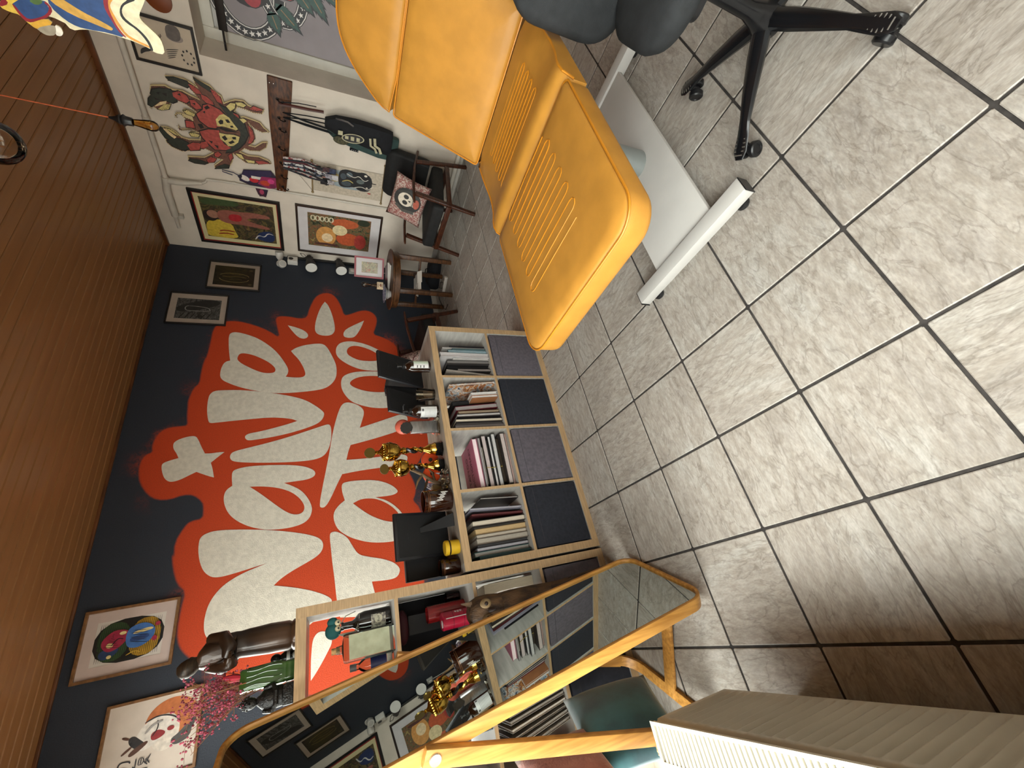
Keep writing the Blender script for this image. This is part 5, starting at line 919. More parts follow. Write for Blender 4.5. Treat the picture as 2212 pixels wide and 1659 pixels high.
for x, z, a, l in ((-.72, -.32, 3.5, .17), (-.66, -.36, 4.0, .24), (-.52, -.5, 3.9, .2), (-.48, -.58, 3.8, .26), (-.42, -.64, 4.1, .25), (-.38, -.3, 2.6, .2), (-.3, -.55, 5.2, .22), (-.44, -.2, 1.4, .2), (-.36, -.7, 4.6, .22)): leaf(x, z, a, l, .055)
def rose(x, z, r):
    rs.append(('1a0f12', ell(x, z, r * 1.08, r * 1.05)));
    for k in range(6):
        a = k * PI / 3 + .3; rs.append(('1a0f12', ell(x + r * .55 * math.cos(a), z + r * .55 * math.sin(a), r * .55, r * .47, 16, a))); rs.append(('93222c', ell(x + r * .57 * math.cos(a), z + r * .57 * math.sin(a), r * .49, r * .41, 16, a)))
    for k in range(5):
        a = k * 2 * PI / 5; rs.append(('1a0f12', ell(x + r * .27 * math.cos(a), z + r * .27 * math.sin(a), r * .36, r * .28, 14, a))); rs.append(('a52a33', ell(x + r * .28 * math.cos(a), z + r * .28 * math.sin(a), r * .31, r * .23, 14, a)))
    rs.append(('1a0f12', ell(x, z, r * .2, r * .17))); rs.append(('7d1c25', ell(x, z, r * .15, r * .12)))
    for k in range(5):
        a = k * 1.25 + .5; rs.append(('c9c0bc', strip([(x + r * .35 * math.cos(a), z + r * .35 * math.sin(a)), (x + r * .52 * math.cos(a + .3), z + r * .52 * math.sin(a + .3)), (x + r * .72 * math.cos(a + .45), z + r * .72 * math.sin(a + .45))], [.004, .02, .004])))
rose(-.57, -.17, .16); rose(-.46, -.42, .15); rose(-.28, -.25, .15); rose(-.2, -.55, .14)
flat('rose_print', rs, t, y=.0055, step=.00002)
t = thing('oval_plaque', 'plain reddish brown oval plaque high on the white wall', 'plaque', (XR - .002, 1.78, 2.46), RW_)
MB().prism(ell(0, 0, .1, .085, 28, .4), -.014, 0).build('disc', mat('plaque_brown', '#6e3511', .4, var=.12, vs=4), t, bevel=.004)

# ------------------------------------------------------------------ spotlights, camera light and switch in the corner
trk = thing('lamp_rail', 'black vertical lamp rail in the corner of the blue wall', 'rail', (XR - .02, YB - .002, 1.4))
MB().box(-.016, .016, -.024, 0, -.4, .39).build('rail', black_p, trk, bevel=.003)
mblk = mat('lamp_black', '#1b1715', .5, var=.1); mwh = mat('lamp_white', '#d7d5cf', .5, var=.03)
def spot(z, label):
    r = thing('spotlight', label, 'spotlight', (XR - .03, YB - .05, z), 0, 'black spotlights on the corner rail')
    ax = Vector((-.95, -.16, -.14)).normalized(); Mq = Matrix.Translation((-.03, -.03, .0)) @ ax.to_track_quat('Z', 'Y').to_matrix().to_4x4()
    MB().lathe([(.004, -.02), (.03, -.02), (.034, 0), (.036, .05), (.05, .085), (.062, .15), (.066, .2), (.0645, .2), (.06, .15), (.048, .09), (.004, .07)], 28, Mq).build('shade', mblk, r)
    MB().lathe([(.0635, .197), (.058, .15), (.046, .095), (.004, .08)], 28, Mq).build('reflector', mwh, r)
    MB().lathe([(.004, .085), (.018, .09), (.03, .12), (.03, .14), (.018, .16), (.004, .165)], 18, Mq).build('lamp', mat('bulb_white', '#d8d6cf', .3), r)
    for s_ in (-1, 1): MB().tube([Mq @ Vector((0, s_ * .03, -.012)), Mq @ Vector((0, s_ * .045, -.012))], .006, 8).build('knob', mblk, r)
    MB().tube([(.0, .02, -.01), (.0, .0, -.005), (-.02, -.02, 0)], .012, 8).build('arm', mblk, r)
    return r
s1_ = spot(1.545, 'black spotlight with white inside, upper one beside the big floral print')
MB().tube([(-.03, -.03, .02), (.0, -.06, .06), (.012, -.05, .1), (.012, -.01, .08), (.005, .02, .02)], .003, 6).build('cable', black_p, s1_)
spot(1.21, 'black spotlight with white inside, lower one above the wall switch')
wpl = mat('plastic_white', '#c9c4bd', .4, var=.03)
t = thing('security_light', 'white twin-head security light on the blue wall beside the corner', 'light', (4.16, YB - .001, 1.85))
MB().lathe([(.004, .03), (.04, .03), (.05, .015), (.052, 0)], 24, Matrix.Rotation(PI / 2, 4, 'X')).build('base', wpl, t)
for x, dz, ax in ((.075, .015, Vector((.5, -.8, .1))), (-.06, -.015, Vector((-.45, -.85, -.2)))):
    Mq = Matrix.Translation((x, -.05, dz)) @ ax.normalized().to_track_quat('Z', 'Y').to_matrix().to_4x4()
    h = MB().lathe([(.004, -.045), (.025, -.04), (.04, -.01), (.044, .03), (.042, .05), (.036, .053), (.032, .046), (.004, .044)], 24, Mq).build('head', wpl, t)
    MB().lathe([(.03, .0475), (.004, .049)], 20, Mq).build('lens', mat('lens_pale', '#b9b7b2', .2), h)
    MB().tube([(0, -.02, 0), (x * .6, -.035, dz * .5), (x, -.04, dz)], .012, 8).build('arm', wpl, t)
t = thing('security_camera', 'small white box camera with black lens, below the security light', 'camera', (4.2, YB - .02, 1.725))
MB().box(-.04, .04, -.05, .0195, -.055, .055).build('body', wpl, t, bevel=.006, seg=3)
MB().prism(ell(0, .018, .02, .026), -.052, -.049).build('lens', black_p, t, smooth=0)
t = thing('wall_switch', 'small grey switch box with a white lead, by the red framed picture', 'switch', (4.15, YB - .001, 1.05))
MB().box(-.04, .04, -.03, 0, -.04, .04).build('box', mat('switch_grey', '#a5a39c', .45), t, bevel=.006)
MB().box(-.022, .022, -.038, -.03, -.022, .022).build('rocker', wpl, t, bevel=.003)
MB().tube([(0, -.02, -.04), (.01, -.02, -.09), (.02, -.02, -.2), (.02, -.015, -.6)], .004, 6).build('lead', wpl, t)

# ------------------------------------------------------------------ pendants and kite under the ceiling
cord_m = mat('cord_orange', '#b85a34', .8, var=.1, vs=60); amber = glassy('amber_glass', '#e8c78a', .72); clear = glassy('clear_glass', '#f2ece2', .7)
fil = mat('filament', '#a86a2c', .3, metal=.6)
def pendant(label, loc, globe):
    r = thing('pendant_lamp', label, 'lamp', loc); top = HC - loc[2]
    MB().tube([(0, 0, .06), (0.002, 0, top * .5), (0, 0, top)], .0028, 6).build('cord', cord_m, r)
    MB().lathe([(.004, .075), (.008, .06), (.012, .05), (.017, .044), (.022, .035), (.019, .03), (.026, .02), (.02, .012), (.018, -.012), (.004, -.012)], 18).build('socket', black_p, r)
    if globe:
        MB().lathe([(.014, -.012), (.016, -.03)] + [(.0625 * math.cos(a), -.087 + .0625 * math.sin(a)) for a in [math.radians(75 - 15 * k) for k in range(11)]] + [(.004, -.1495)], 28).build('bulb', clear, r)
    else:
        MB().lathe([(.013, -.012), (.014, -.02), (.017, -.04), (.021, -.06), (.0235, -.08), (.022, -.095), (.015, -.106), (.004, -.11)], 24).build('bulb', amber, r)
    b = MB(); h = -.1 if globe else -.085
    for k in range(4):
        a = k * PI / 2; b.tube([(.004, 0, -.02), (.012 * math.cos(a), .012 * math.sin(a), h), (.012 * math.cos(a + .8), .012 * math.sin(a + .8), -.03)], .0007, 4)
    b.build('filament', fil, r)
    MB().lathe([(.004, top - .002), (.035, top - .002), (.035, top - .02), (.004, top - .03)], 18).build('ceiling_rose', black_p, r)
    return r
pendant('pendant with small tapered amber bulb on an orange cord, in front of the crab', (2.355, 1.53, 2.205), False)
pendant('pendant with a clear round bulb, at the edge of the board ceiling', (1.57, 1.178, 2.375), True)
t = thing('swag_cord', 'orange lamp cord hanging in a loop under the board ceiling', 'cord', (2.0, 1.1, HC))
MB().tube([(.0, -.12, -.0), (.0, -.12, -.04), (.0, -.035, -.30), (.0, .0, -.38), (.0, .045, -.395), (.0, .065, -.36), (.0, .07, -.2), (.0, .07, .0)], .0026, 6).build('cord', cord_m, t)
ky, kz, KX = .95, 2.1, 2.2
t = thing('paper_kite', 'hand-painted paper kite in blue, cream and red hanging under the ceiling', 'kite', (KX, ky, kz), RW_)
sh = [(c, [(ky - a, z - kz) for a, z in mm(p)]) for c, p in TR['kite']]
flat('painting', sh, t, y=-.001, step=.00012, smooth_it=1)
for c, p in (sh[0], sh[6], sh[11], sh[13]):
    p = chaikin(p, 1); ar = sum(p[k][0] * p[(k + 1) % len(p)][1] - p[(k + 1) % len(p)][0] * p[k][1] for k in range(len(p)))
    MB().prism(p if ar > 0 else p[::-1], .0, .004).build('paper', mat('kite_paper', '#cfc39c', .8, var=.05), t, smooth=0)
b = MB(); b.tube([(.05, .008, .1), (.12, .008, .5), (.12, .01, HC - kz)], .003, 6); b.build('hanging_line', mat('twine', '#6b5f4c', .9), t)

# ================================================================== SEATING CORNER
teak = mat('teak', '#4a2513', .4, hx2='#2b140a', vs=6, stretch=(3, 3, 12), detail=6)
blackc = mat('black_upholstery', '#131313', .75, var=.2, vs=20)
skullp = art('cushion_print', ['#b9a79c', '#b9a79c', '#7e2e2c', '#b9a79c', '#b9a79c'], 40, .4, 2, rough=.8)
def armchair(label, loc, rz):
    """front is local -x ... built facing -x with the left arm at +y"""
    r = thing('armchair', label, 'armchair', loc, rz)
    for y in (-.3, .3):
        MB().bar((-.05, y * 1.0, .0), (.12, y * .93, .575), .026, .036, (1, 0, 0), w2=.03, h2=.045).build('leg', teak, r, bevel=.005)
        MB().bar((.62, y, .0), (.56, y * .95, .53), .026, .04, (1, 0, 0)).build('leg', teak, r, bevel=.005)
        b = MB(); rings = []
        for x, z, w_, h_ in ((.0, .592, .02, .012), (.03, .594, .032, .018), (.25, .582, .04, .02), (.5, .55, .036, .02), (.72, .50, .024, .018)):
            rings.append([(x, y * .93 + w_ * .6 * math.cos(a), z + h_ * .7 * math.sin(a)) for a in [2 * PI * k / 8 for k in range(8)]])
        b.loft(rings).build('armrest', teak, r)
        MB().bar((.0, y * .99, .255), (.6, y * .97, .215), .022, .045).build('side_rail', teak, r, bevel=.003)
    MB().bar((.0, -.29, .26), (.0, .29, .26), .02, .05).build('front_rail', teak, r, bevel=.003)
    MB().bar((.56, -.28, .21), (.56, .28, .21), .02, .05).build('back_rail', teak, r, bevel=.003)
    b = MB(); Ms = Matrix.Translation((.28, 0, .33)) @ Matrix.Rotation(math.radians(5), 4, 'Y'); pad(b, rrect(-.3, .3, -.275, .275, .03), [(.02, -.055), (.002, -.045), (0, 0), (.002, .045), (.02, .06), (.09, .066)], Ms); b.build('seat_cushion', blackc, r, smooth=50)
    b = MB(); Ms = Matrix.Translation((.60, 0, .38)) @ Matrix.Rotation(math.radians(14), 4, 'Y'); 
    rings = [[(x * sx, y * (1 - .0), z) for x, y in q] for z, q, sx in ((0, rrect(-.055, .055, -.27, .27, .03), 1), (.05, rrect(-.06, .06, -.275, .275, .03), 1), (.36, rrect(-.05, .05, -.27, .27, .03), 1), (.41, rrect(-.042, .042, -.25, .25, .03), 1), (.425, rrect(-.03, .03, -.22, .22, .025), 1))]
    b.loft(rings, M=Ms).build('back_cushion', blackc, r, smooth=50)
    return r
def pillow(name, label, loc, rot, w, h, d, m, parent_parts=None, cat='cushion'):
    r = thing(name, label, cat, loc); r.rotation_euler = rot
    b = MB(); n_ = 14; vs = []; 
    for sgn in (-1, 1):
        for i in range(n_ + 1):
            for j in range(n_ + 1):
                u, v = 2 * i / n_ - 1, 2 * j / n_ - 1
                e = max(0, (1 - abs(u) ** 2.4)) ** .55 * max(0, (1 - abs(v) ** 2.4)) ** .55
                k = 1 - .07 * (1 - abs(v) ** 2) * abs(u) ** 3; k2 = 1 - .07 * (1 - abs(u) ** 2) * abs(v) ** 3
                wr = .006 * math.sin(u * 9 + v * 5) * e
                vs.append((u * w / 2 * k, sgn * (d / 2 * e + wr * (sgn > 0)), v * h / 2 * k2))
    fs = []; s_ = (n_ + 1) ** 2
    for i in range(n_):
        for j in range(n_):
            a = i * (n_ + 1) + j; q = (a, a + n_ + 1, a + n_ + 2, a + 1); fs.append(q); fs.append(tuple(x + s_ for x in q[::-1]))
    b.add(vs, fs); o = b.build('cover', m, r, smooth=80)
    bm = bmesh.new(); bm.from_mesh(o.data); bmesh.ops.remove_doubles(bm, verts=bm.verts, dist=.0005); bmesh.ops.recalc_face_normals(bm, faces=bm.faces); bm.to_mesh(o.data); bm.free()
    return r
armchair('black upholstered teak armchair with a skull cushion, by the white wall', (3.53, 2.785, 0), math.radians(6.2 - 12))
t = pillow('skull_cushion', 'patterned cushion with a hooded skull, leaning in the armchair by the white wall', (3.80, 2.72, .59), (math.radians(-22), math.radians(8), math.radians(-84)), .46, .36, .12, skullp)
flat('skull_print', [('14120f', ell(.03, 0, .12, .135)), ('3d3a34', strip([(-.05, .1), (-.09, .02), (-.07, -.09)], .03)), ('2b2823', strip([(.08, .11), (.12, .0), (.09, -.1)], .02)), ('cbbfae', ell(.03, .02, .07, .075)), ('cbbfae', rect(-.01, -.08, .07, -.02)), ('15110f', ell(.0, .02, .022, .026)), ('15110f', ell(.06, .02, .022, .026)), ('15110f', [(.02, -.03), (.04, -.03), (.03, .0)]), ('a34a34', ell(.03, -.09, .05, .03)), ('15110f', strip([(-.01, -.055), (.07, -.055)], .006))] + [('15110f', strip([(.0 + .016 * k, -.07), (.0 + .016 * k, -.04)], .003)) for k in range(5)], t, y=-.064, step=.0003)
armchair('black upholstered teak armchair in the dark corner, mostly hidden behind the low shelf', (2.95, 3.75, 0), math.radians(180 + 3))
pillow('patterned_cushion', 'black and cream figure-print cushion leaning in the armchair behind the low shelf', (2.36, 3.50, .60), (math.radians(-24), math.radians(-14), math.radians(70)), .42, .36, .13, art('cushion_print_dark', ['#b59d94', '#1d1515', '#b59d94', '#5a2a28', '#241a1a'], 26, 1, 6, rough=.8))

# round table
tk2 = mat('table_oak', '#5f3c20', .4, hx2='#3a220f', vs=5, stretch=(3, 3, 10), detail=6)
TX, TY, TZ = 3.575, 3.635, .69
tb = thing('side_table', 'round dark oak side table with a low cross shelf, in the corner', 'table', (TX, TY, 0))
MB().lathe([(.004, TZ - .022), (.33, TZ - .022), (.345, TZ - .014), (.345, TZ - .005), (.338, TZ), (.004, TZ)], 48).build('table_top', tk2, tb)
MB().lathe([(.31, TZ - .085), (.318, TZ - .083), (.318, TZ - .022), (.30, TZ - .022), (.30, TZ - .085)], 48).build('apron', tk2, tb)
for i, (x, y) in enumerate(((3.69, 3.37), (3.32, 3.525), (3.455, 3.90), (3.83, 3.75))):
    dx, dy = x - TX, y - TY
    MB().bar((dx, dy, 0), (dx, dy, TZ - .03), .045, .045, (dx, dy, 0), w2=.05, h2=.05).build('leg', tk2, tb, bevel=.004)
for a, b_ in (((.115, -.265), (-.12, .265)), ((-.255, -.11), (.255, .115))):
    MB().bar((a[0], a[1], .36), (b_[0], b_[1], .36), .04, .022).build('cross_shelf', tk2, tb, bevel=.002)
mag = [('#8d8a8a', 'grey glossy magazine under the red framed picture on the round table'), ('#26262b', 'black-covered magazine in the round table stack'), ('#b5b1aa', 'pale magazine in the round table stack'), ('#3a2a30', 'dark red magazine topmost in the round table stack')]
z = TZ + .001
for i, (hx, lb) in enumerate(mag):
    t = thing('magazine', lb, 'magazine', (TX - .01 * i + .03, TY - .04, z), math.radians(30 + 9 * i), 'magazines on the round table'); z += .0085
    MB().box(-.105, .105, -.14, .14, .0008, .0068).build('pages', paper, t, smooth=0); MB().box(-.107, .107, -.142, .142, .0068, .008).build('cover', mat('cover_' + hx[1:], hx, .3, var=.25, vs=14), t, smooth=0)
    MB().box(-.107, .107, -.142, .142, 0, .0008).build('back_cover', mat('cover_' + hx[1:]), t, smooth=0)
t = thing('red_picture', 'red framed small picture of orange flowers standing on the round table', 'picture', (3.80, 3.70, TZ + .036), math.radians(-46))
b = MB(); o_ = rect(-.12, 0, .12, .33); i2 = rect(-.1, .02, .1, .31); Mt = Matrix.Rotation(math.radians(-7), 4, 'X')
b.add([(x, -.01, z) for x, z in o_] + [(x, .01, z) for x, z in o_] + [(x, -.01, z) for x, z in i2] + [(x, 0, z) for x, z in i2], [(k, (k + 1) % 4, 4 + (k + 1) % 4, 4 + k) for k in range(4)] + [(8 + k, 12 + k, 12 + (k + 1) % 4, 8 + (k + 1) % 4) for k in range(4)] + [(k, 8 + k, 8 + (k + 1) % 4, (k + 1) % 4) for k in range(4)] + [(4, 5, 6, 7)], Mt)
b.build('frame', mat('frame_crimson', '#8a1f2e', .4, var=.08), t, smooth=0)
MB().add([(x, -.001, z) for x, z in i2], [(0, 1, 2, 3)], Mt).build('mount', mat('mount_cbc6c6'), t, smooth=0, fix=False)
MB().add([(x, -.0015, z) for x, z in rect(-.062, .07, .062, .25)], [(0, 1, 2, 3)], Mt).build('artwork', art('flower_print', ['#3a3a26', '#8a7a58', '#b9a878', '#55603e', '#a8512c', '#b3512a'], 22, 2.5, 4, lines=.05), t, smooth=0, fix=False)
t = thing('plate_stack', 'stack of blue and white plates on the edge of the round table', 'plates', (TX - .22, TY - .14, TZ + .001)) if False else None
wpor = mat('porcelain', '#b9b7b4', .2, var=.03); bpor = art('blue_porcelain', ['#b9b8ba', '#b5b4b8', '#4a4a7a', '#b9b8ba', '#6a6a90'], 45, 1, 3, rough=.2)
z = TZ + .001
for i, lb in enumerate(('plain white bowl, lowest of the crockery stack on the round table', 'plain white dish in the middle of the crockery stack', 'blue and white patterned plate on top of the crockery stack')):
    t = thing('plate', lb, 'plate', (TX - .24, TY - .02, z), 0, 'crockery on the round table')
    h = (.035, .022, .018)[i]; R_ = (.06, .075, .105)[i]; t.location.z = z; z += (.034, .02, .02)[i]
    MB().lathe([(.004, 0), (R_ * .55, 0), (R_ * .6, .004), (R_ * .9, h * .8), (R_, h), (R_ * .99, h + .002), (R_ * .87, h * .9), (R_ * .55, .008), (.004, .007)], 32).build('dish', bpor if i == 2 else wpor, t)
t = thing('table_lamp', 'small filament bulb lamp on a cream printed box, on the round table', 'lamp', (TX - .13, TY - .02, TZ + .079), math.radians(-40))
MB().box(-.04, .04, -.03, .03, 0, .065).build('box', mat('box_cream', '#bfa98c', .7, var=.05), t, bevel=.002)
flat('print', [('4a3428', strip([(-.02, .054), (.02, .054)], .006)), ('5a4232', [(-.015, .02), (.0, .042), (.02, .036), (.022, .022), (.008, .015)]), ('8a4a2a', ell(.002, .028, .008, .006)), ('4a3428', strip([(-.02, .009), (.02, .009)], .005))], t, y=-.0302)
MB().lathe([(.004, .065), (.02, .065), (.02, .085), (.015, .09), (.014, .12), (.004, .12)], 16).build('socket', mat('brass_dark', '#3c2c1c', .4, metal=.5), t)
MB().lathe([(.012, .12), (.014, .13), (.02, .155), (.027, .185), (.028, .205), (.02, .225), (.004, .232)], 20).build('bulb', clear, t)
MB().tube([(0, 0, .12), (.008, 0, .17), (-.008, 0, .19), (.006, 0, .2), (0, 0, .13)], .0012, 5).build('filament', fil, t)
for i, (dx, dy, lb) in enumerate(((.0, .0, 'folded newspaper sagging over the cross shelf of the round table'), (-.12, -.02, 'crumpled white paper on the near end of the cross shelf'))):
    t = thing('newspaper', lb, 'newspaper', (TX + dx - .02, TY + dy - .03, .372), math.radians(70), 'papers on the cross shelf')
    b = MB(); rings = []
    for k in range(9):
        u = -.16 + .04 * k; zz = .006 + .012 * math.sin(k * 1.3 + i) ** 2 - .03 * (abs(u) > .13)
        rings.append([(u * (1 if i == 0 else .5), -.07 + .02 * i, zz), (u * (1 if i == 0 else .5), .07, zz + .004), (u * (1 if i == 0 else .5), .07, zz + .009), (u * (1 if i == 0 else .5), -.07 + .02 * i, zz + .005)])
    b.loft(rings).build('sheets', paper, t, smooth=40)
t = thing('power_strip', 'white power strip with black leads on the floor under the round table', 'power strip', (3.60, 3.68, .001), math.radians(-72))
MB().box(-.13, .13, -.025, .025, 0, .04).build('body', wpl, t, bevel=.008, seg=3)
for i in range(4): MB().lathe([(.017, .0405), (.015, .0405), (.014, .034), (.004, .034)], 14, Matrix.Translation((-.09 + .06 * i, 0, .0005))).build('socket', mat('plastic_shade', '#8f8b84', .5), t)
for i, x in enumerate((-.09, -.03)):
    MB().tube([(x, 0, .045), (x, 0, .075), (x - .06, -.06, .07), (x - .14, -.12, .02), (x - .12, -.2, .006), (x - .02, -.24, .006)] if i == 0 else [(x, 0, .045), (x, .0, .08), (x + .05, .06, .06), (x + .02, .12, .006)], .004, 6).build('lead', black_p, t)
t = thing('black_case', 'dark soft case lying on the floor behind the round table', 'case', (3.98, 3.86, 0), math.radians(-60))
b = MB(); pad(b, rrect(-.2, .2, -.09, .09, .07), [(.015, .001), (0, .03), (0, .1), (.03, .15)]); b.build('body', bd, t, smooth=60)
MB().tube([(-.06, 0, .15), (-.05, 0, .18), (.05, 0, .18), (.06, 0, .15)], .007, 6).build('handle', bd, t)
# cushions by the window, left of the mirror stand
velv = mat('teal_velvet', '#2d6a72', .75, hx2='#173f48', vs=7, sheen=.6, bump=.1, bs=20); rose_v = mat('rose_plush', '#b5776a', .9, hx2='#9a5a50', vs=18, sheen=.5, bump=.3, bs=120)
pillow('velvet_cushion', 'teal velvet cushion slumped between the tall shelf and the radiator', (-.475, 1.80, .30), (math.radians(-10), math.radians(16), math.radians(62)), .40, .38, .14, velv)
pillow('plush_cushion', 'dusty pink plush cushion stacked behind the mirror stand', (-.535, 1.72, .60), (math.radians(-8), math.radians(5), math.radians(66)), .32, .30, .11, rose_v)

# ================================================================== BOOKS AND THINGS ON THE SHELVES
def book(T, x, y, z, w, h, d, cover, page, label, group, lean=0., flat_=0., rz=0., cat='book', art_m=None):
    """upright book: w thick (x), h tall, d deep; pages face the room (-y). flat_: lying, w thick in z, h along x"""
    cm_ = art_m or mat('bk_' + cover, '#' + cover, .45, var=.1, vs=12); pm = mat('pg_' + page, '#' + page, .8, var=.12, vs=60, stretch=(30, 1, 1) if not flat_ else (1, 1, 30))
    p = T @ Vector((x, y, z)); r = thing('book' if cat == 'book' else 'magazine', label, cat, p, T.to_euler().z + rz, group)
    c = .0022 if w > .012 else .0012
    if flat_: M = Matrix.Identity(4); bx = lambda a0, a1, b0, b1, e0, e1: MB().box(b0, b1, e0, e1, a0, a1)
    else: M = Matrix.Rotation(lean, 4, 'Y'); bx = lambda a0, a1, b0, b1, e0, e1: MB().box(a0, a1, e0, e1, b0, b1, M)
    pg = bx(c, w - c, .003, h - .003, .004, d - .003).build('pages', pm, r, smooth=0)
    b = bx(0, c, 0, h, 0, d); q = bx(w - c, w, 0, h, 0, d); b.add(q.v, q.f); q = bx(c, w - c, 0, h, d - .003, d); b.add(q.v, q.f)
    b.build('cover', cm_, r, smooth=0)
    return r
b1 = OT + CW + TH + .0005
ordn = ['first', 'second', 'third', 'fourth', 'fifth', 'sixth', 'seventh', 'eighth', 'ninth', 'tenth', 'eleventh', 'twelfth']
def row(T, x0, z, items, where, group, y0=.03):
    x = x0
    for i, it in enumerate(items):
        w, h, cov, pg, lean, yo, desc = it[:7]
        d = it[7] if len(it) > 7 else .22
        ex = h * math.sin(abs(lean))
        xx = x + (ex if lean < 0 else 0)
        book(T, xx, y0 + yo, z, w, h, d, cov, pg, '%s, %s from the left in %s' % (desc, ordn[i], where), group, lean)
        x += w / math.cos(lean) + .0015 + (ex if lean > 0 else ex)
g1 = 'books in the upper left cube'
row(T1, c0(0) + .004, b1, [(.016, .285, '16302f', '2a3f40', 0, .0, 'dark teal hardback with a white label'), (.022, .30, '1f4a48', '8d8883', 0, .02, 'teal-edged book with grey pages'), (.017, .285, '3a3a42', '9d9aa0', 0, .015, 'slim book with pale grey pages'), (.012, .28, '1d1c1f', '3a383a', 0, .02, 'thin black book'), (.026, .285, '6c6258', '9e968a', 0, .0, 'thick softback with dull grey pages'), (.018, .28, '776d60', 'b0a698', 0, .005, 'softback with beige pages'), (.026, .285, '8c7450', 'b59a70', 0, .0, 'old book with stained tan pages'), (.01, .285, '26221f', '5a5550', 0, .01, 'thin dark booklet'), (.026, .295, '3b3532', 'c2b7a6', 0, -.008, 'thick book with cream pages'), (.008, .2, '55504c', '8d8883', 0, .05, 'small grey booklet'), (.012, .29, '461419', '5a2a2c', .055, .0, 'leaning dark red book'), (.01, .295, '8b8894', 'aaa8ae', .06, .0, 'thin pale folder leaning right')], 'the upper left cube', g1)
book(T1, c0(0) + .29, .05, b1, .008, .22, .2, '151417', 'b9b5b0', 'thin black book with white pages, leaning at the right end of the upper left cube', g1, .06)
t = thing('sticker', 'x', 'x') if False else None
# second cube: a lying stack
g2 = 'books stacked flat in the second upper cube'
z = b1
for w, h, cov, pg, xo, yo, desc in ((.013, .31, '8f7a72', 'ad918a', .008, .0, 'pinkish softback, lowest in the flat stack'), (.028, .30, '3b3533', 'b5a8a4', .018, -.005, 'thick dark hardback, second from the bottom of the flat stack'), (.032, .27, '33291f', '3a2f24', .032, .02, 'thick brown slipcase in the middle of the flat stack'), (.024, .31, '26282a', 'b5b3b2', .006, -.008, 'dark hardback with white pages above the brown slipcase'), (.017, .30, '1c1a1a', 'c3c0c0', .008, .0, 'black book with white pages in the flat stack, ribbon over it'), (.006, .28, '1a1a1b', '3c3a3a', .012, .006, 'thin black book under the notebook in the flat stack'), (.027, .31, '231f1f', 'b9acab', .008, .005, 'thick black book with pale pink pages in the flat stack'), (.013, .22, '3f3a2c', 'b8b2a8', .03, .02, 'small notebook in the flat stack'), (.012, .29, '55504f', '9d9898', .012, .0, 'grey softback under the pink book')):
    book(T1, c0(1) + xo, .035 + yo, z, w, h, .23, cov, pg, desc, g2, 0, 1, rz=math.radians(1.5 * math.sin(z * 90))); z += w + .0006
pk = thing('book', 'pink hardback with dark lettering, on top of the flat stack', 'book', T1 @ Vector((c0(1) + .016, .045, z)), RZ1 + math.radians(2), g2)
MB().box(.002, .288, .004, .225, .0025, .0265).build('pages', mat('pg_e2d2d4', '#e2d2d4', .8, var=.05), pk, smooth=0)
pkm = mat('bk_pink', '#a8566f', .45, var=.08)
b = MB().box(0, .29, 0, .23, 0, .0025).box(0, .29, 0, .23, .0265, .029).box(0, .29, .227, .23, .0025, .0265); b.build('cover', pkm, pk, smooth=0)
for yy, tx in ((.15, 'TATTOO'), (.085, 'DICTIONARY')): text('lettering', tx, .042, pk, (.145, yy, .0292), (0, 0, 0), mat('ink_maroon', '#571d33', .5))
MB().tube([(.1, -.02, -.115), (.1, -.012, -.06), (.1, -.02, -.02)], .0015, 5).build('ribbon', mat('ribbon_yellow', '#a8922f', .6), pk)
g3 = 'books in the third upper cube'
row(T1, c0(2) + .004, b1, [(.024, .30, '4b4545', '716a69', 0, -.01, 'grey book lying close to the divider'), (.016, .29, '2b2827', '56504e', 0, .0, 'dark patterned book'), (.02, .29, '2a2524', 'c4b8a6', 0, -.008, 'black book with cream pages'), (.014, .22, '43322c', '665b57', 0, .02, 'small brown book'), (.018, .275, '3a3434', 'b3aeac', -.02, .0, 'dark book with white pages'), (.018, .26, '6a5340', '9a8a76', -.02, .01, 'tan-paged book'), (.03, .27, '561722', '8f8786', -.07, .02, 'dark red hardback'), (.03, .275, '121213', '1d1c1e', -.07, .05, 'thick black case')], 'the third upper cube', g3)
for i, (cov, h) in enumerate((('8a5a3a', .17), ('b5b1ae', .17))):
    book(T1, c0(2) + .205 + .021 * i, .012, b1, .019, h, .1, cov, 'c9c5c2', ('small book with an orange-brown side in front of the black case', 'small white book in front of the black case')[i], g3, -.05)
cm_ = art('comic_cover', ['#c9b9a8', '#6a2c30', '#c98a4a', '#d6cfc8', '#8aa0b0', '#3a2226'], 24, 1.5, 5, lines=.08, rough=.35)
book(T1, c0(2) + .30, .005, b1, .012, .30, .25, 'c9c2bb', 'c9c2bb', 'softback with a colourful crowded comic cover, right end of the third upper cube', g3, -.075, art_m=cm_)
g4 = 'books in the upper right cube'
row(T1, c0(3) + .05, b1, [(.02, .22, '2e2a28', '857d79', 0, .0, 'small dark book with grey pages'), (.034, .28, '0f0e10', '161517', 0, .02, 'black box file'), (.026, .28, '2e2b2a', '6f6c6a', 0, .0, 'dark grey-paged book'), (.012, .24, 'a8a4a0', 'c4c2c1', 0, -.005, 'white booklet'), (.03, .32, 'b3aead', 'b3aeae', .02, -.012, 'large white binder'), (.018, .26, '8aa2ad', '93aab3', 0, .0, 'light blue paperback'), (.012, .26, '557680', 'a9bcc4', 0, .005, 'slim blue paperback'), (.014, .23, '4c6063', '5c7275', 0, .01, 'dull teal paperback'), (.012, .29, 'b1adaa', 'bdb9b6', 0, .02, 'cream softback'), (.012, .24, '1f1c1f', '2a272a', 0, .02, 'thin black folder')], 'the upper right cube', g4)
book(T1, c0(3) + .006, .02, b1, .012, .30, .2, '8a827a', '9a928a', 'beige softback leaning against the left side of the upper right cube', g4, .13)

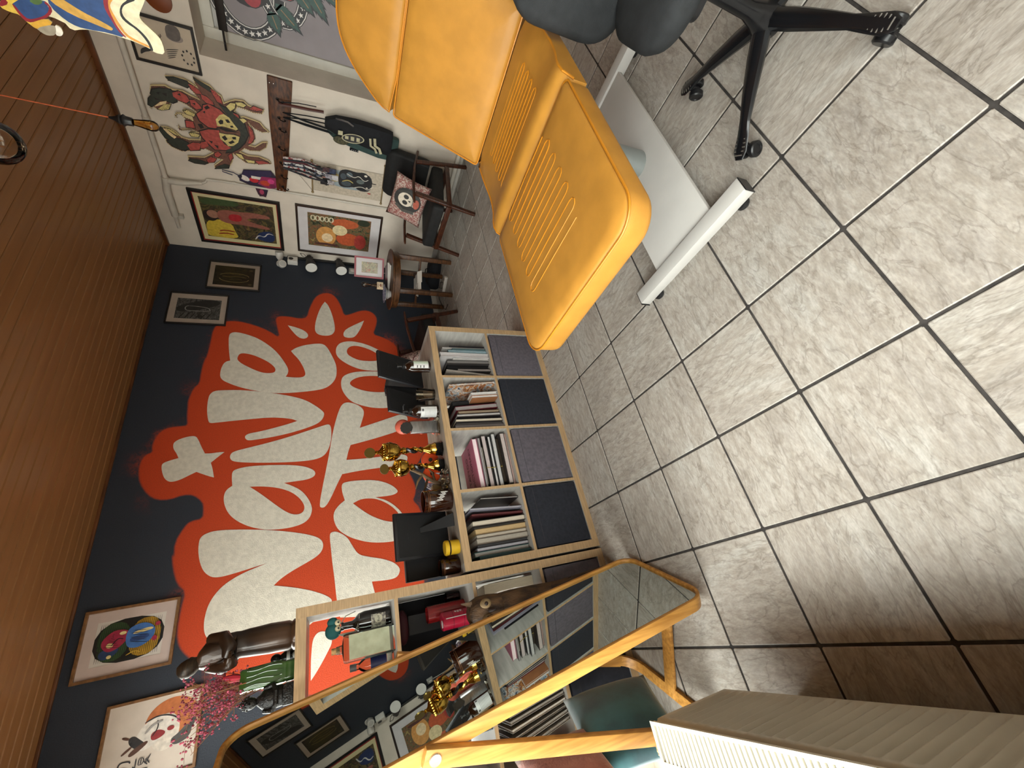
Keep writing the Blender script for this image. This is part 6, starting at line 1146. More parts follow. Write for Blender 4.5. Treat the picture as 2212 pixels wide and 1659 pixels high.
# ------------------------------------------------------------------ on top of the low shelf
HT = 2 * OT + 2 * CW + TH
def on(x, y): return (x, y, HT + .0005)
amb = mat('amber_bottle', '#1c0d06', .08, var=.1, coat=.6); lab = mat('label_white', '#c9c8c6', .5, var=.03, vs=20); labg = mat('label_pale_green', '#b9c6b6', .5, var=.03)
def curved(mb, R, z0, z1, a0, a1, n=12):
    mb.loft([[(R * math.cos(a0 + (a1 - a0) * k / n), R * math.sin(a0 + (a1 - a0) * k / n), z) for k in range(n + 1)] for z in (z0, z1)], False, False, closed=False); return mb
def soap(loc_, label, rz, green):
    r = thing('soap_bottle', label, 'bottle', on(*loc_), rz, 'amber pump bottles on the low shelf'); R = .036
    MB().lathe([(.004, 0), (R - .004, 0), (R, .004), (R, .112), (R * .9, .128), (R * .55, .143), (.015, .15), (.015, .156), (.004, .156)], 28).build('body', amb, r)
    b = MB().lathe([(.016, .152), (.017, .166), (.009, .168), (.006, .172), (.006, .19), (.011, .191), (.011, .2), (.004, .203)], 18).tube([(0, 0, .196), (.03, 0, .199), (.042, 0, .192)], .0045, 8); b.build('pump', black_p, r)
    curved(MB(), R + .0006, .014, .105, -PI * .95, -PI * .22).build('label', lab, r, fix=False)
    if green: curved(MB(), R + .001, .014, .105, -PI * .72, -PI * .25).build('label_green', labg, r, fix=False)
    b = MB()
    if green:
        for i in range(3): curved(b, R + .0013, .04 + .02 * i, .046 + .02 * i, -PI * .93, -PI * .8)
    else:
        for i in range(9): curved(b, R + .0013, .02 + .0075 * i, .0215 + .0075 * i, -PI * .8, -PI * .3)
        curved(b, R + .0013, .088, .1, -PI * .46, -PI * .34)
        curved(b, R + .0013, .088, .1, -PI * .9, -PI * .84)
    b.build('label_print', mat('ink_grey', '#4a4848', .6), r, fix=False)
    return r
soap((1.415, 2.165), 'amber pump bottle with a pale green label, right end of the low shelf', math.radians(35), True)
soap((1.08, 2.118), 'amber pump bottle with a white text label, middle of the low shelf', math.radians(-35), False)
fb = mat('frame_back_black', '#121214', .6, var=.15); fbe = mat('frame_edge_black', '#1d1d20', .35, var=.1)
def easel(loc_, rz, w, h, label, tilt=14, strut=True, group='black picture frames standing on the low shelf'):
    """picture frame turned away from us: its back and strut show"""
    r = thing('picture_frame', label, 'frame', on(*loc_), rz, group); M = Matrix.Translation((0, 0, .003)) @ Matrix.Rotation(math.radians(tilt), 4, 'X')
    b = MB(); b.box(-w / 2, w / 2, -.008, .012, 0, h, M); b.build('frame', fbe, r, bevel=.003)
    MB().box(-w / 2 + .014, w / 2 - .014, -.0095, -.0075, .014, h - .014, M).build('back_board', fb, r, smooth=0)
    for x, z in ((.0, h * .78), (-.05, h * .45)): MB().box(x - .012, x + .012, -.0105, -.0095, z - .002, z + .002, M).build('clip', fbe, r, smooth=0)
    if strut:
        top = M @ Vector((.02, -.012, h * .55)); bot = Vector((.035, -.115 - .04, .003))
        b = MB(); t = (bot - top); u = Vector((1, 0, 0)); nn_ = t.cross(u).normalized() * .0015
        pts = [top - u * .012, top + u * .012, bot + u * .034, bot - u * .03]
        b.loft([[tuple(p - nn_) for p in pts], [tuple(p + nn_) for p in pts]]); b.build('strut', fb, r, smooth=0)
    return r
easel((.42, 2.26), math.radians(-2), .225, .305, 'black picture frame seen from behind with its strut out, left end of the low shelf', tilt=19)
easel((1.487, 2.385), math.radians(3), .205, .325, 'tall black picture frame turned away, behind the pale green labelled bottle', tilt=24, strut=False)
easel((1.235, 2.385), math.radians(6), .17, .275, 'black picture frame turned away, behind the white labelled bottle', tilt=24, strut=False)
easel((1.362, 2.405), math.radians(2), .07, .25, 'small black picture frame at the back between the two larger ones', tilt=8, strut=False)
t = thing('glass_tumbler', 'clear glass tumbler lit white between the two amber bottles', 'glass', on(1.205, 2.15))
MB().lathe([(.004, .003), (.03, .003), (.033, .02), (.041, .1), (.0425, .1), (.0345, .018), (.033, 0), (.004, 0)], 24).build('wall', clear, t)
slv = mat('brushed_silver', '#8f8f90', .28, metal=.9, var=.1, vs=30, stretch=(1, 1, 8)); gold = mat('polished_gold', '#c9a24a', .12, metal=1, var=.03); blkm = mat('black_marble', '#0e0e10', .2, var=.4, vs=14)
t = thing('award_trophy', 'silver slab award with a jagged round disc at its top, middle of the low shelf', 'trophy', on(.993, 2.15), math.radians(-12))
MB().box(-.05, .05, -.03, .035, 0, .012).build('base', clear, t, bevel=.002)
MB().prism([(-.034, .012), (.034, .012), (.034, .165), (.0, .15), (-.034, .165)], -.012, .012).build('slab', slv, t, bevel=.002)
Mq = Matrix.Translation((0, -.004, .185)) @ Matrix.Rotation(PI / 2, 4, 'X')
b = MB(); n_ = 24; b.prism([((.031 if k % 2 else .034) * math.cos(2 * PI * k / n_), .185 + (.031 if k % 2 else .034) * math.sin(2 * PI * k / n_)) for k in range(n_)], -.008, .004); b.build('disc', mat('award_disc', '#3a3a3a', .3, metal=.6), t, smooth=0)
MB().box(-.03, .05, .036, .038, .0, .02).build('plinth_edge', slv, t, smooth=0)
t = thing('pink_octopus', 'small coral pink octopus ornament behind the silver award', 'ornament', on(1.045, 2.245))
cor = mat('coral_pink', '#c9604c', .5, var=.08)
MB().ball((0, 0, .185), (.045, .04, .045), 18, 12).build('head', cor, t)
for k in range(6):
    a = k * PI / 3; MB().tube([(.02 * math.cos(a), .02 * math.sin(a), .15), (.04 * math.cos(a), .03 * math.sin(a), .08), (.035 * math.cos(a + .4), .03 * math.sin(a + .4), .03), (.055 * math.cos(a), .045 * math.sin(a), .008)], [.014, .012, .009, .007], 8).build('arm', cor, t)
def cup(label, loc_, gcol, body, s=1.):
    r = thing('trophy_cup', label, 'trophy', on(*loc_), 0, 'gold cup trophies on the low shelf')
    MB().lathe([(.004, 0), (.045 * s, 0), (.045 * s, .006), (.041 * s, .008), (.041 * s, .038), (.004, .038)], 6).build('plinth', blkm, r, smooth=0)
    MB().lathe([(.034 * s, .038), (.034 * s, .046), (.028 * s, .06), (.03 * s, .07), (.018 * s, .09), (.012 * s, .105), (.016 * s, .112), (.01 * s, .118), (.004, .118)], 22).build('foot', body, r)
    for q in range(2):
        b = MB(); b.tube([(.009 * math.cos(q * PI + k * .55), .009 * math.sin(q * PI + k * .55), .112 + .0085 * k) for k in range(11)], .0095 * s, 8); b.build('twisted_stem', gcol if q else mat('stem_black', '#151110', .2), r)
    MB().lathe([(.004, .2), (.016 * s, .2), (.02 * s, .21), (.02 * s, .218), (.012 * s, .224), (.03 * s, .232), (.044 * s, .25), (.05 * s, .275), (.052 * s, .288), (.049 * s, .292), (.05 * s, .298), (.04 * s, .318), (.026 * s, .33), (.014 * s, .336), (.008, .345), (.011, .352), (.006, .36), (.004, .36)], 28).build('bowl', gcol, r)
    b = MB()
    for k in range(20):
        a = 2 * PI * k / 20; b.ball((.043 * s * math.cos(a), .043 * s * math.sin(a), .312), (.005, .005, .01), 6, 5)
    o = b.build('gadroon', gcol, r); o['kind'] = 'stuff'
    b = MB(); b.prism(ell(0, .385, .028, .028, 22), -.004, .004); b.build('medallion', mat('medal_gold', '#6f5e30', .3, metal=.8), r, smooth=0)
    return r
cup('tall gold cup trophy with round medallion on top, on a black plinth', (.858, 2.15), gold, gold)
r = cup('shorter gold cup trophy beside the tall one, nearer the amber candle', (.768, 2.165), gold, gold, .92); r.scale = (1, 1, .82)
# wine-red trophy discs behind
for i, (x, z, lb) in enumerate(((.83, .09, 'bright orange disc propped behind the tall trophy'), (.745, .06, 'bright orange disc leaning behind the shorter trophy'))):
    t = thing('orange_disc', lb, 'ornament', on(x, 2.25), math.radians(-10 + 12 * i), 'orange discs behind the trophies')
    MB().prism(ell(0, .05, .05, .0495, 26), -.012, .012).build('disc', mat('orange_paint', '#d2481c', .4, var=.06), t, bevel=.006, seg=3)
    MB().prism(ell(0, .05, .012, .012, 12), -.014, -.012).build('hub', blk, t, smooth=0)
t = thing('crystal_ashtray', 'square cut crystal ashtray at the front edge of the low shelf', 'ashtray', on(.668, 2.105), math.radians(4))
b = MB(); b.loft([[(x, y, z) for x, y in rrect(-k, k, -k, k, .008, 2)] for k, z in ((.036, 0), (.042, .006), (.044, .034), (.038, .034), (.033, .012))]); b.build('body', clear, t, smooth=20)
b = MB()
for i in range(4):
    for k in range(3):
        M = Matrix.Rotation(i * PI / 2, 4, 'Z'); b.add([(-.036 + .024 * k, -.0432, .004), (-.012 + .024 * k, -.0432, .004), (-.012 + .024 * k, -.0442, .033), (-.036 + .024 * k, -.0442, .033), (-.024 + .024 * k, -.0475, .018)], [(0, 1, 4), (1, 2, 4), (2, 3, 4), (3, 0, 4)], M)
b.build('facets', glassy('crystal', '#f4f4f6', .6, .05), t, smooth=0, fix=False)
t = thing('deer_antler', 'forked brown antler standing among the trophies', 'antler', on(.69, 2.21), 0)
ant = mat('antler_brown', '#6f5638', .7, hx2='#3f2d1b', vs=16, bump=.2, bs=70)
MB().tube([(-.02, .0, .01), (.0, -.005, .06), (.045, .0, .11), (.08, .01, .165), (.105, .02, .21)], [.012, .011, .009, .007, .003], 8).build('beam', ant, t)
for p in ([(.02, .0, .085), (-.03, -.01, .105), (-.075, -.01, .13)], [(.045, .0, .11), (.01, .0, .14), (-.03, .0, .155)], [(.0, -.005, .05), (.05, .0, .055), (.075, .0, .075)]): MB().tube(p, [.008, .006, .002], 7).build('tine', ant, t)
t = thing('printed_bag', 'small white and violet printed bag folded behind the ashtray', 'bag', on(.70, 2.265), math.radians(-14))
b = MB(); b.loft([[(-.04, -.02, 0), (.05, -.02, 0), (.05, .015, 0), (-.04, .015, 0)], [(-.045, -.012, .05), (.055, -.012, .05), (.055, .012, .05), (-.045, .012, .05)], [(-.02, -.003, .085), (.03, -.003, .09), (.03, .003, .09), (-.02, .003, .085)]]); b.build('body', art('bag_print', ['#c9c6c8', '#c9c6c8', '#4a3a6a', '#c9c6c8', '#2a2430'], 40, 1, 2, rough=.5), t, smooth=0)
t = thing('cork_block', 'tan card box beside the antler on the low shelf', 'box', on(.64, 2.235), math.radians(6))
MB().box(-.035, .035, -.02, .02, 0, .06).build('body', mat('card_tan', '#8a7450', .8), t, bevel=.002)
amg = mat('amber_jar', '#2c1107', .1, hx2='#180904', vs=3, coat=.5, var=.1)
def jar(label, loc_, R, h, cat='candle', words=None):
    r = thing('candle_jar', label, cat, on(*loc_), 0, 'amber glass candle jars on the low shelf')
    MB().lathe([(.004, 0), (R * .94, 0), (R, .006), (R, h * .8), (R * .97, h * .83), (R * .97, h * .86), (R, h * .88), (R, h), (R * .94, h), (R * .93, h * .9), (.004, h * .9)], 36).build('glass', amg, r)
    MB().lathe([(R * .9, h * .905), (.004, h * .905)], 24).build('wax', mat('wax_brown', '#5a2c22', .6), r)
    b = MB()
    for z in (h * .815, h * .87): b.loft([[((R + .0008) * math.cos(2 * PI * k / 30), (R + .0008) * math.sin(2 * PI * k / 30), z + dz) for k in range(30)] for dz in (-.0012, .0012)], False, False)
    b.build('rim_line', mat('rim_gold', '#7a5030', .3, metal=.4), r, fix=False)
    if words:
        b = MB(); pts = []
        for k in range(46):
            u = k / 45; a = -1.9 + .9 * u; z = .075 - .035 * u + .014 * math.sin(k * 1.35) * (1 + .6 * math.sin(k * .5)); pts.append(((R + .001) * math.cos(a + .03 * math.cos(k * 1.35)), (R + .001) * math.sin(a + .03 * math.cos(k * 1.35)), z))
        b.tube(pts, .0016, 5); b.build('white_script', mat('script_white', '#c9c5c0', .5), r)
    return r
jar('large amber glass candle jar with white brushed script, beside the black frame strut', (.56, 2.115), .055, .145, words=1)
jar('smaller dark amber jar at the left end of the low shelf', (.238, 2.135), .038, .095)
t = thing('yellow_tin', 'round yellow tin with a brass band, in front of the black frame', 'tin', on(.318, 2.098))
yel = mat('tin_yellow', '#c29a1e', .4, var=.06)
MB().lathe([(.004, 0), (.033, 0), (.034, .003), (.034, .045), (.004, .045)], 28).build('body', yel, t)
MB().lathe([(.0345, .044), (.0345, .052), (.004, .052)], 28).build('band', mat('brass_dark'), t)
MB().lathe([(.004, .05), (.0352, .052), (.0355, .066), (.032, .0705), (.004, .0715)], 28).build('lid', yel, t)
t = thing('dark_box', 'tall matt black box standing at the back of the low shelf, left end', 'box', on(.30, 2.37))
MB().box(-.075, .09, -.02, .03, 0, .22).build('body', fb, t, bevel=.003); MB().box(-.07, .085, -.0215, -.02, .01, .21).build('front_sheet', mat('sheet_black', '#1c1c20', .5), t, smooth=0)

# ------------------------------------------------------------------ in and on the tall shelf
def z2(j): return OT + j * (CW + TH) + .0005
darkg = mat('bottle_brown', '#140a08', .06, var=.1, coat=.7)
t = thing('brown_bottle', 'dark brown round-shouldered bottle with an ornate cream label, top cube of the tall shelf', 'bottle', (.086, 2.2, z2(3)))
MB().lathe([(.004, 0), (.04, 0), (.043, .004), (.043, .11), (.038, .135), (.022, .15), (.015, .16), (.014, .195), (.017, .196), (.017, .206), (.004, .207)], 32).build('body', darkg, t)
curved(MB(), .0436, .025, .085, -PI * .85, -PI * .35).build('label', mat('label_cream', '#b9b3a4', .6, var=.1, vs=90, hx2='#77706a', lo=.45, hi=.5), t, fix=False)
b = MB(); b.prism(ell(0, .055, .017, .017, 18), -.0448, -.0443); b.build('label_seal', mat('label_seal', '#c4bea8', .6), t, smooth=0)
text('label_letters', 'RuV', .014, t, (0, -.0452, .055), (PI / 2, 0, 0), mat('ink_dark', '#3a3634', .6))
tl_ = mat('teal_felt', '#1d5a5a', .8, var=.12)
t = thing('teal_bird', 'teal felt bird with big round eyes perched on the brown bottle', 'ornament', (.088, 2.195, z2(3) + .2075))
MB().ball((-.012, 0, .03), (.032, .027, .032), 16, 10).build('head', tl_, t); MB().ball((.022, 0, .032), (.019, .02, .022), 14, 8).build('tuft', tl_, t)
for x in (-.006, .016): MB().ball((x, -.026, .012), .012, 12, 8).build('eye', mat('eye_white', '#c9bd9a', .4), t)
for x in (-.006, .016): MB().ball((x, -.0375, .01), .004, 8, 6).build('pupil', black_p, t)
b = MB()
for k in range(6): b.tube([(-.03, -.012, .01), (-.05 + .004 * k, -.02, -.03 - .008 * k), (-.02 + .01 * k, -.03, -.075)], .0016, 5)
b.tube([(.01, .0, .0), (.035, -.02, -.02), (.045, -.02, -.06)], .002, 5); b.build('string', mat('string_grey', '#9d968a', .8), t)
t = thing('square_bottle', 'flat square clear bottle with a blank pale label and cork, front of the tall shelf', 'bottle', (.0, 2.125, z2(3)), math.radians(4))
b = MB(); b.loft([[(x, y, z) for x, y in rrect(-w_, w_, -d_, d_, .008, 3)] for w_, d_, z in ((.05, .026, 0), (.052, .028, .004), (.052, .028, .19), (.049, .025, .2), (.016, .014, .206), (.014, .014, .222), (.014, .014, .228))]); b.build('body', glassy('bottle_glass', '#dfe6e0', .7, .04), t, smooth=50)
MB().box(-.044, .044, -.0292, -.0284, .02, .18).build('label', mat('label_sage', '#a7aa90', .65, hx2='#8d9076', vs=16), t, smooth=0)
MB().lathe([(.011, .214), (.012, .246), (.004, .246)], 14).build('cork', mat('cork', '#b08a5a', .8, var=.2, vs=80), t)
t = thing('small_bottle', 'small pale bottle with a navy label, half hidden by the mirror edge', 'bottle', (-.075, 2.19, z2(3)))
MB().lathe([(.004, 0), (.028, 0), (.03, .004), (.03, .11), (.02, .13), (.012, .14), (.012, .155), (.004, .155)], 24).build('body', glassy('bottle_glass'), t)
curved(MB(), .0306, .03, .095, -PI * .9, -PI * .1).build('label', mat('label_navy', '#1a2050', .5), t, fix=False)
MB().lathe([(.0135, .15), (.0135, .175), (.004, .176)], 16).build('cap', mat('cap_grey', '#6a6a6c', .4), t)
# second cube from the top
redc = mat('lacquer_red', '#8a1c1c', .25, hx2='#6a1214', vs=8, stretch=(8, 8, 1), coat=.3); redt = mat('tin_red', '#9a1230', .3, var=.08)
t = thing('backing_panel', 'black cloth-covered panel at the back of the second cube', 'panel', (-.025, 2.405, z2(2)))
MB().box(-.165, .165, -.004, .004, 0, .334).build('cloth', mat('panel_black', '#141417', .85, var=.25, vs=5), t, smooth=0)
t = thing('red_cylinder', 'tall open red lacquered cylinder in the second cube of the tall shelf', 'vase', (.055, 2.235, z2(2)), 0)
MB().lathe([(.004, 0), (.037, 0), (.037, .182), (.034, .182), (.034, .01), (.004, .01)], 32).build('wall', redc, t)
t = thing('red_tin', 'crimson tin with white emblem and drawn lid, in front of the red cylinder', 'tin', (.012, 2.135, z2(2)), math.radians(-8))
MB().lathe([(.004, 0), (.036, 0), (.037, .002), (.037, .13), (.004, .13)], 32).build('body', redt, t)
MB().lathe([(.0375, .128), (.0375, .136), (.035, .139), (.004, .139)], 32).build('lid', redt, t)
MB().prism(ell(0, 0, .016, .012, 14), -.0006, .0006, Matrix.Translation((-.008, -.008, .1395)) @ Matrix.Rotation(PI / 2, 4, 'X')).build('lid_emblem', lab, t, smooth=0)
b = MB()
for z in (.04, .09): curved(b, .0376, z, z + .0025, -PI, 0, 18)
b.build('ring_line', mat('tin_line', '#5a0a1a', .4), t, fix=False)
b = MB()
for k in range(3): curved(b, .0377, .05 + .012 * k, .056 + .012 * k, -.62 - .05 * (k % 2), -.30, 6)
curved(b, .0377, .046, .082, -.55, -.5, 3); curved(b, .0377, .046, .082, -.4, -.35, 3); b.build('emblem', lab, t, fix=False)
b = MB(); curved(b, .0378, .004, .126, -1.25, -1.16, 3); b.build('stripe', lab, t, fix=False)
t = thing('pink_glass', 'small pink glass behind the red cylinder', 'glass', (.112, 2.29, z2(2)))
MB().lathe([(.004, .002), (.02, .002), (.024, .07), (.0255, .07), (.021, 0), (.004, 0)], 18).build('wall', glassy('pink_glass', '#c98a90', .6), t)
t = thing('maroon_pouch', 'dark maroon pouch lying high in the second cube of the tall shelf', 'pouch', (.03, 2.32, z2(2)))
MB().ball((0, 0, .285), (.075, .04, .03), 16, 8).build('body', mat('maroon_cloth', '#3a0e16', .7), t)
MB().tube([(0, 0, .30), (0, 0, .335)], .003, 6).build('cord', black_p, t); MB().box(-.04, .04, -.03, .03, 0, .26).build('stand_box', fb, t, smooth=0)
# third cube: curled paper and an index card box
t = thing('paper_roll', 'thick curled cream paper pad standing in the third cube of the tall shelf', 'paper', (.08, 2.2, z2(1)))
b = MB(); b.loft([[(.045, -.06, z), (.05 + cx_, .06, z), (.01 + cx_, .065, z), (-.0 + cx_, -.055, z)] for z, cx_ in ((0, .0), (.1, .006), (.2, .004), (.265, -.012))]); b.build('sheets', mat('paper_cream', '#c9bea8', .75, var=.06, vs=40, stretch=(20, 1, 1)), t, smooth=40)
t = thing('white_card_box', 'small white card box beside the paper pad', 'box', (.025, 2.17, z2(1)))
MB().box(-.02, .02, -.03, .03, 0, .2).build('body', lab, t, bevel=.001)
# carved owl between mirror and shelf
owl_m = mat('carved_wood', '#5c432a', .6, hx2='#2a1a0f', vs=10, stretch=(4, 4, 1.5), bump=.3, bs=40, detail=6); owl_d = mat('carved_dark', '#22130c', .5)
ox, oy = .012, 1.962
t = thing('carved_owl', 'tall carved wooden owl standing between the mirror and the tall shelf', 'sculpture', (ox, oy, 0))
prof = [(.03, .0), (.045, .01), (.046, .08), (.05, .2), (.056, .36), (.063, .5), (.064, .6), (.058, .655)]
b = MB(); rings = []
for i, (r_, z) in enumerate(prof):
    lx = .035 * max(0, 1 - z / .36)
    rings.append([(lx + r_ * math.cos(a) * (1 + .05 * math.sin(7 * a + i)), r_ * .85 * math.sin(a), z) for a in [2 * PI * k / 20 for k in range(20)]])
b.loft(rings).build('body', owl_m, t, smooth=70)
b = MB(); rings = []
for r_, ry, z in ((.05, .042, .63), (.06, .05, .66), (.066, .054, .71), (.064, .052, .76), (.05, .042, .795), (.02, .02, .808)): rings.append([(r_ * math.cos(a), ry * math.sin(a), z) for a in [2 * PI * k / 18 for k in range(18)]])
b.loft(rings).build('head', owl_m, t, smooth=70)
for x in (-.028, .028):
    o = MB().ball((x, -.046, .735), (.022, .012, .026), 14, 8).build('eye_disc', mat('carved_pale', '#8a7452', .6, hx2='#4a3622', vs=20), t); MB().ball((x, -.056, .735), (.009, .006, .009), 10, 6).build('eye', owl_d, o)
    MB().loft([[(x * 1.3 - .012, -.03, .79), (x * 1.3 + .012, -.03, .79), (x * 1.3 + .01, .0, .79), (x * 1.3 - .01, .0, .79)], [(x * 1.7 - .002, -.02, .835), (x * 1.7 + .002, -.02, .835), (x * 1.7 + .002, -.014, .835), (x * 1.7 - .002, -.014, .835)]]).build('ear', owl_m, t, smooth=0)
MB().lathe([(.011, 0), (.008, .02), (.002, .036)], 10, Matrix.Translation((0, -.05, .722)) @ Matrix.Rotation(math.radians(118), 4, 'X')).build('beak', owl_d, t)
random.seed(11); b = MB()
for i in range(34):
    z = .2 + .45 * random.random(); a = random.uniform(-2.9, .6); rr = .058 + .006 * math.sin(z * 9)
    p = Vector((rr * math.cos(a), rr * .87 * math.sin(a), z)); tdir = Vector((-math.sin(a) * .5, math.cos(a) * .4, -1 + .9 * random.random())).normalized()
    b.tube([p - tdir * .018, p, p + tdir * .018], [.0006, .0028, .0006], 5)
o = b.build('carved_cuts', owl_d, t); o['kind'] = 'stuff'
# magazines in the left column, odds above
gm = 'magazines in the left column of the tall shelf'
random.seed(5)
for i in range(11):
    w_ = .008 + .006 * random.random(); lean = -.20 + .012 * i
    cov = random.choice(['8f8578', 'a39a8d', '4a4642', '77706a', '2a2828', 'a8a29a', '5e564e'])
    book(T2, c0(0) + .08 + .0225 * i, .02 + .012 * random.random(), z2(1), w_, .275, .21, cov, random.choice(['a39a8d', 'b5ada2', '8a8278']), '%s slumped magazine from the left in the left column, third cube' % ordn[i], gm, lean, cat='magazine')
for i, (hx, w_, h_) in enumerate((('8d9aa5', .02, .26), ('b7b3b0', .03, .24), ('4d6f96', .012, .22), ('a59c92', .025, .25))):
    book(T2, c0(0) + .14 + .045 * i, .02, z2(2), w_, h_, .2, hx, 'b9b5b0', ('grey-blue folder', 'white binder', 'blue and white booklet', 'beige book')[i] + ' in the left column, second cube of the tall shelf', 'folders in the left column of the tall shelf')
# on top
HT2 = 2 * OT + 4 * CW + 3 * TH + .0005
brz = mat('bronze_brown', '#4a3322', .32, hx2='#1f140d', vs=4, metal=.25, coat=.3)
t = thing('monk_statue', 'brown bronze statue of a robed bowing figure, on top of the tall shelf', 'statue', (.098, 2.2, HT2), 0)
b = MB(); rings = []
for z, rx_, ry_, cx_, cy_ in ((.0, .056, .05, .0, .0), (.012, .058, .052, .0, .0), (.02, .05, .045, .0, 0), (.03, .055, .05, .0, .0), (.1, .055, .048, .003, .0), (.17, .05, .044, .006, 0), (.2, .047, .04, .007, 0), (.215, .052, .045, .004, -.004), (.25, .056, .048, .0, -.006), (.29, .052, .042, -.004, -.012), (.315, .044, .036, -.01, -.018), (.33, .03, .028, -.018, -.024), (.336, .018, .018, -.022, -.026)):
    rings.append([(cx_ + rx_ * math.cos(a) * (1 + .04 * math.sin(5 * a + z * 20)), cy_ + ry_ * math.sin(a) * (1 + .05 * math.sin(6 * a + z * 9)), z) for a in [2 * PI * k / 24 for k in range(24)]])
b.loft(rings).build('robe', brz, t, smooth=60)
b = MB(); rings = []
for k, (r_, d_) in enumerate(((.017, 0), (.025, .012), (.031, .03), (.031, .048), (.024, .064), (.008, .071))):
    c_ = Vector((-.02, -.026, .326)) + Vector((-.45, -.25, .86)).normalized() * d_
    q_ = Vector((-.45, -.25, .86)).normalized().to_track_quat('Z', 'Y')
    rings.append([tuple(c_ + q_ @ Vector((r_ * math.cos(a), r_ * math.sin(a), 0))) for a in [2 * PI * i / 16 for i in range(16)]])
o = b.loft(rings).build('head', mat('bronze_hair', '#3b2c1e', .4, metal=.3, hx2='#1a120b', vs=30, stretch=(1, 1, 6)), t, smooth=70)
MB().tube([(-.035, -.048, .352), (-.043, -.056, .345), (-.04, -.054, .335)], [.003, .006, .004], 8).build('nose', brz, o)
for s_ in (-1, 1): MB().ball((-.03 + .024 * (s_ > 0), -.03 - .02 * (s_ < 0), .352), (.005, .004, .008), 8, 6).build('ear', brz, o)
for p in ([(.045, -.02, .3), (.04, -.055, .25), (-.0, -.075, .225), (-.03, -.07, .235)], [(-.045, -.01, .3), (-.06, -.035, .25), (-.05, -.065, .22), (-.03, -.075, .225)]): MB().tube(p, [.02, .024, .026, .016], 12).build('sleeve', brz, t, smooth=70)
b = MB()
for k, (x, l_) in enumerate(((-.036, .013), (-.03, .017), (-.024, .018), (-.018, .015))): b.tube([(x, -.078, .228), (x + .002, -.09, .222), (x + .001, -.09 - l_ * .4, .214)], [.0042, .0038, .0028], 6)
b.tube([(-.04, -.07, .236), (-.045, -.08, .24)], [.0045, .003], 6); b.build('hand', brz, t, smooth=70)
b = MB(); b.lathe([(.048, .206), (.0535, .21), (.048, .214)], 24); b.build('cord_belt', owl_d, t)
gv = mat('green_glaze', '#3d5e2c', .12, hx2='#2c4a1e', vs=6, coat=.8, stretch=(3, 3, 1))
VX, VY = -.026, 2.145
t = thing('green_vase', 'glossy green square ceramic vase with bark relief, on the tall shelf', 'vase', (VX, VY, HT2), math.radians(12))
b = MB(); b.loft([[(x, y, z) for x, y in rrect(-k, k, -k * .8, k * .8, .012, 4)] for k, z in ((.03, 0), (.034, .004), (.035, .03), (.0335, .034), (.036, .04), (.0375, .1), (.036, .16), (.0375, .18), (.034, .183), (.031, .175), (.031, .03))]); b.build('body', gv, t, smooth=50)
b = MB()
for k in range(4):
    for s_ in (0, 1): b.tube([((-.026 + .017 * k) + .003 * math.sin(z * 60 + k), -.0305 - .0008, z) for z in [.045 + .0165 * i for i in range(8)]] if s_ == 0 else [(.0372, (-.02 + .013 * k) + .003 * math.sin(z * 55 + k), z) for z in [.045 + .0165 * i for i in range(8)]], .0018, 5)
b.build('bark_ridge', gv, t)
random.seed(21)
fl_ = thing('dried_flowers', 'spray of dried pink baby-breath flowers in the green vase', 'flowers', (VX, VY, HT2 + .05))
stm = mat('dry_stem', '#8a5a38', .8, var=.2); pf = [mat('dry_pink', '#9c3f52', .8, var=.25, vs=40), mat('dry_rose', '#b5566a', .8, var=.2, vs=40)]
bs2 = MB(); bf = [MB(), MB()]; st_m = None
for i in range(26):
    a = random.uniform(0, 2 * PI); sp = random.uniform(.02, .16); h_ = random.uniform(.17, .30)
    ex = Vector((-.03 + sp * math.cos(a) * (1 if math.cos(a) < 0 else .6), sp * math.sin(a) * .6 - .02, h_))
    mid = Vector((ex.x * .35, ex.y * .35, h_ * .55))
    o = MB().tube([(ex.x * .05, ex.y * .05, -.02), tuple(mid), tuple(ex)], [.0016, .0013, .0008], 5).build('stem', stm, fl_)
    for k in range(9):
        u = random.uniform(.6, 1.02); p = Vector((0, 0, -.02)).lerp(mid, u / .55) if u < .55 else mid.lerp(ex, (u - .55) / .45)
        q = p + Vector((random.gauss(0, .02), random.gauss(0, .016), random.gauss(.012, .014)))
        bs2.tube([tuple(p), tuple(q)], .0006, 4)
        for _ in range(4):
            c_ = q + Vector((random.gauss(0, .006), random.gauss(0, .006), random.gauss(0, .006))); bf[i % 2].ball(tuple(c_), random.uniform(.0022, .0042), 6, 4)
o = bs2.build('twig', stm, fl_); o['kind'] = 'stuff'
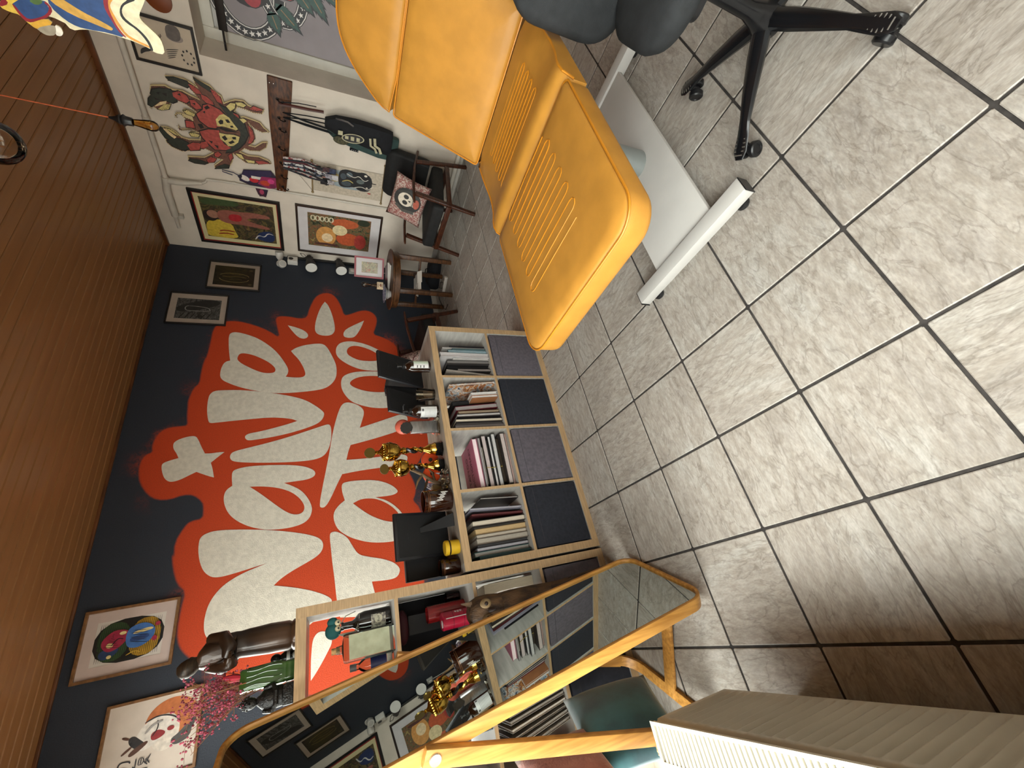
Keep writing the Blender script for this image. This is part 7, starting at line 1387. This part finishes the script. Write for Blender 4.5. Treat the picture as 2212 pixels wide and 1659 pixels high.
for k in (0, 1):
    o = bf[k].build('blossom', pf[k], fl_); o['kind'] = 'stuff'
b = MB(); b.tube([(.01, -.01, .1), (.02, -.02, .16), (.03, -.02, .19)], [.006, .014, .003], 8); b.build('red_bud', mat('red_bud', '#b82a3c', .5), fl_)
t = thing('buddha_head', 'small dark carved seated figure with curls beside the green vase', 'statue', (-.098, 2.12, HT2), 0)
bud = mat('stone_black', '#1c1a18', .35, hx2='#090908', vs=40, bump=.4, bs=150)
MB().box(-.035, .035, -.028, .028, 0, .04).build('plinth', bud, t, bevel=.006)
b = MB(); b.loft([[(r_ * math.cos(a), r_ * .8 * math.sin(a), z) for a in [2 * PI * k / 18 for k in range(18)]] for r_, z in ((.034, .04), (.036, .06), (.034, .085), (.03, .105), (.018, .118), (.012, .124))]); b.build('robe', bud, t, smooth=60)
b = MB(); b.ball((0, 0, .147), (.02, .021, .026), 14, 10); b.ball((0, .002, .172), .009, 10, 6); o = b.build('head', bud, t)
b = MB()
for k in range(24):
    a = k * 2.4; zz = .15 + .022 * (k / 24); rr = .0205 * math.sqrt(max(.1, 1 - ((zz - .147) / .027) ** 2)); b.ball((rr * math.cos(a), rr * math.sin(a), zz), .0038, 6, 4)
o2 = b.build('curls', bud, o); o2['kind'] = 'stuff'
b = MB(); b.tube([(0, -.02, .15), (0, -.0245, .143)], [.002, .004], 6); b.build('nose', bud, o)
MB().tube([(.034, -.0, .1), (.04, -.015, .07), (.02, -.03, .06), (-.02, -.03, .06), (-.04, -.015, .07), (-.034, 0, .1)], .009, 8).build('arms', bud, t)
t = thing('small_figurine', 'tiny black and white figurine between the statue and the green vase', 'figurine', (.026, 2.27, HT2))
MB().lathe([(.004, 0), (.022, 0), (.024, .03), (.02, .05), (.012, .062), (.004, .064)], 16).build('body', blkm, t); MB().ball((0, 0, .08), (.018, .018, .02), 12, 8).build('head', blkm, t)
MB().lathe([(.0245, .028), (.0225, .04)], 16).build('collar', lab, t, fix=False); MB().ball((0, -.014, .012), (.014, .012, .01), 10, 6).build('shoe', lab, t)
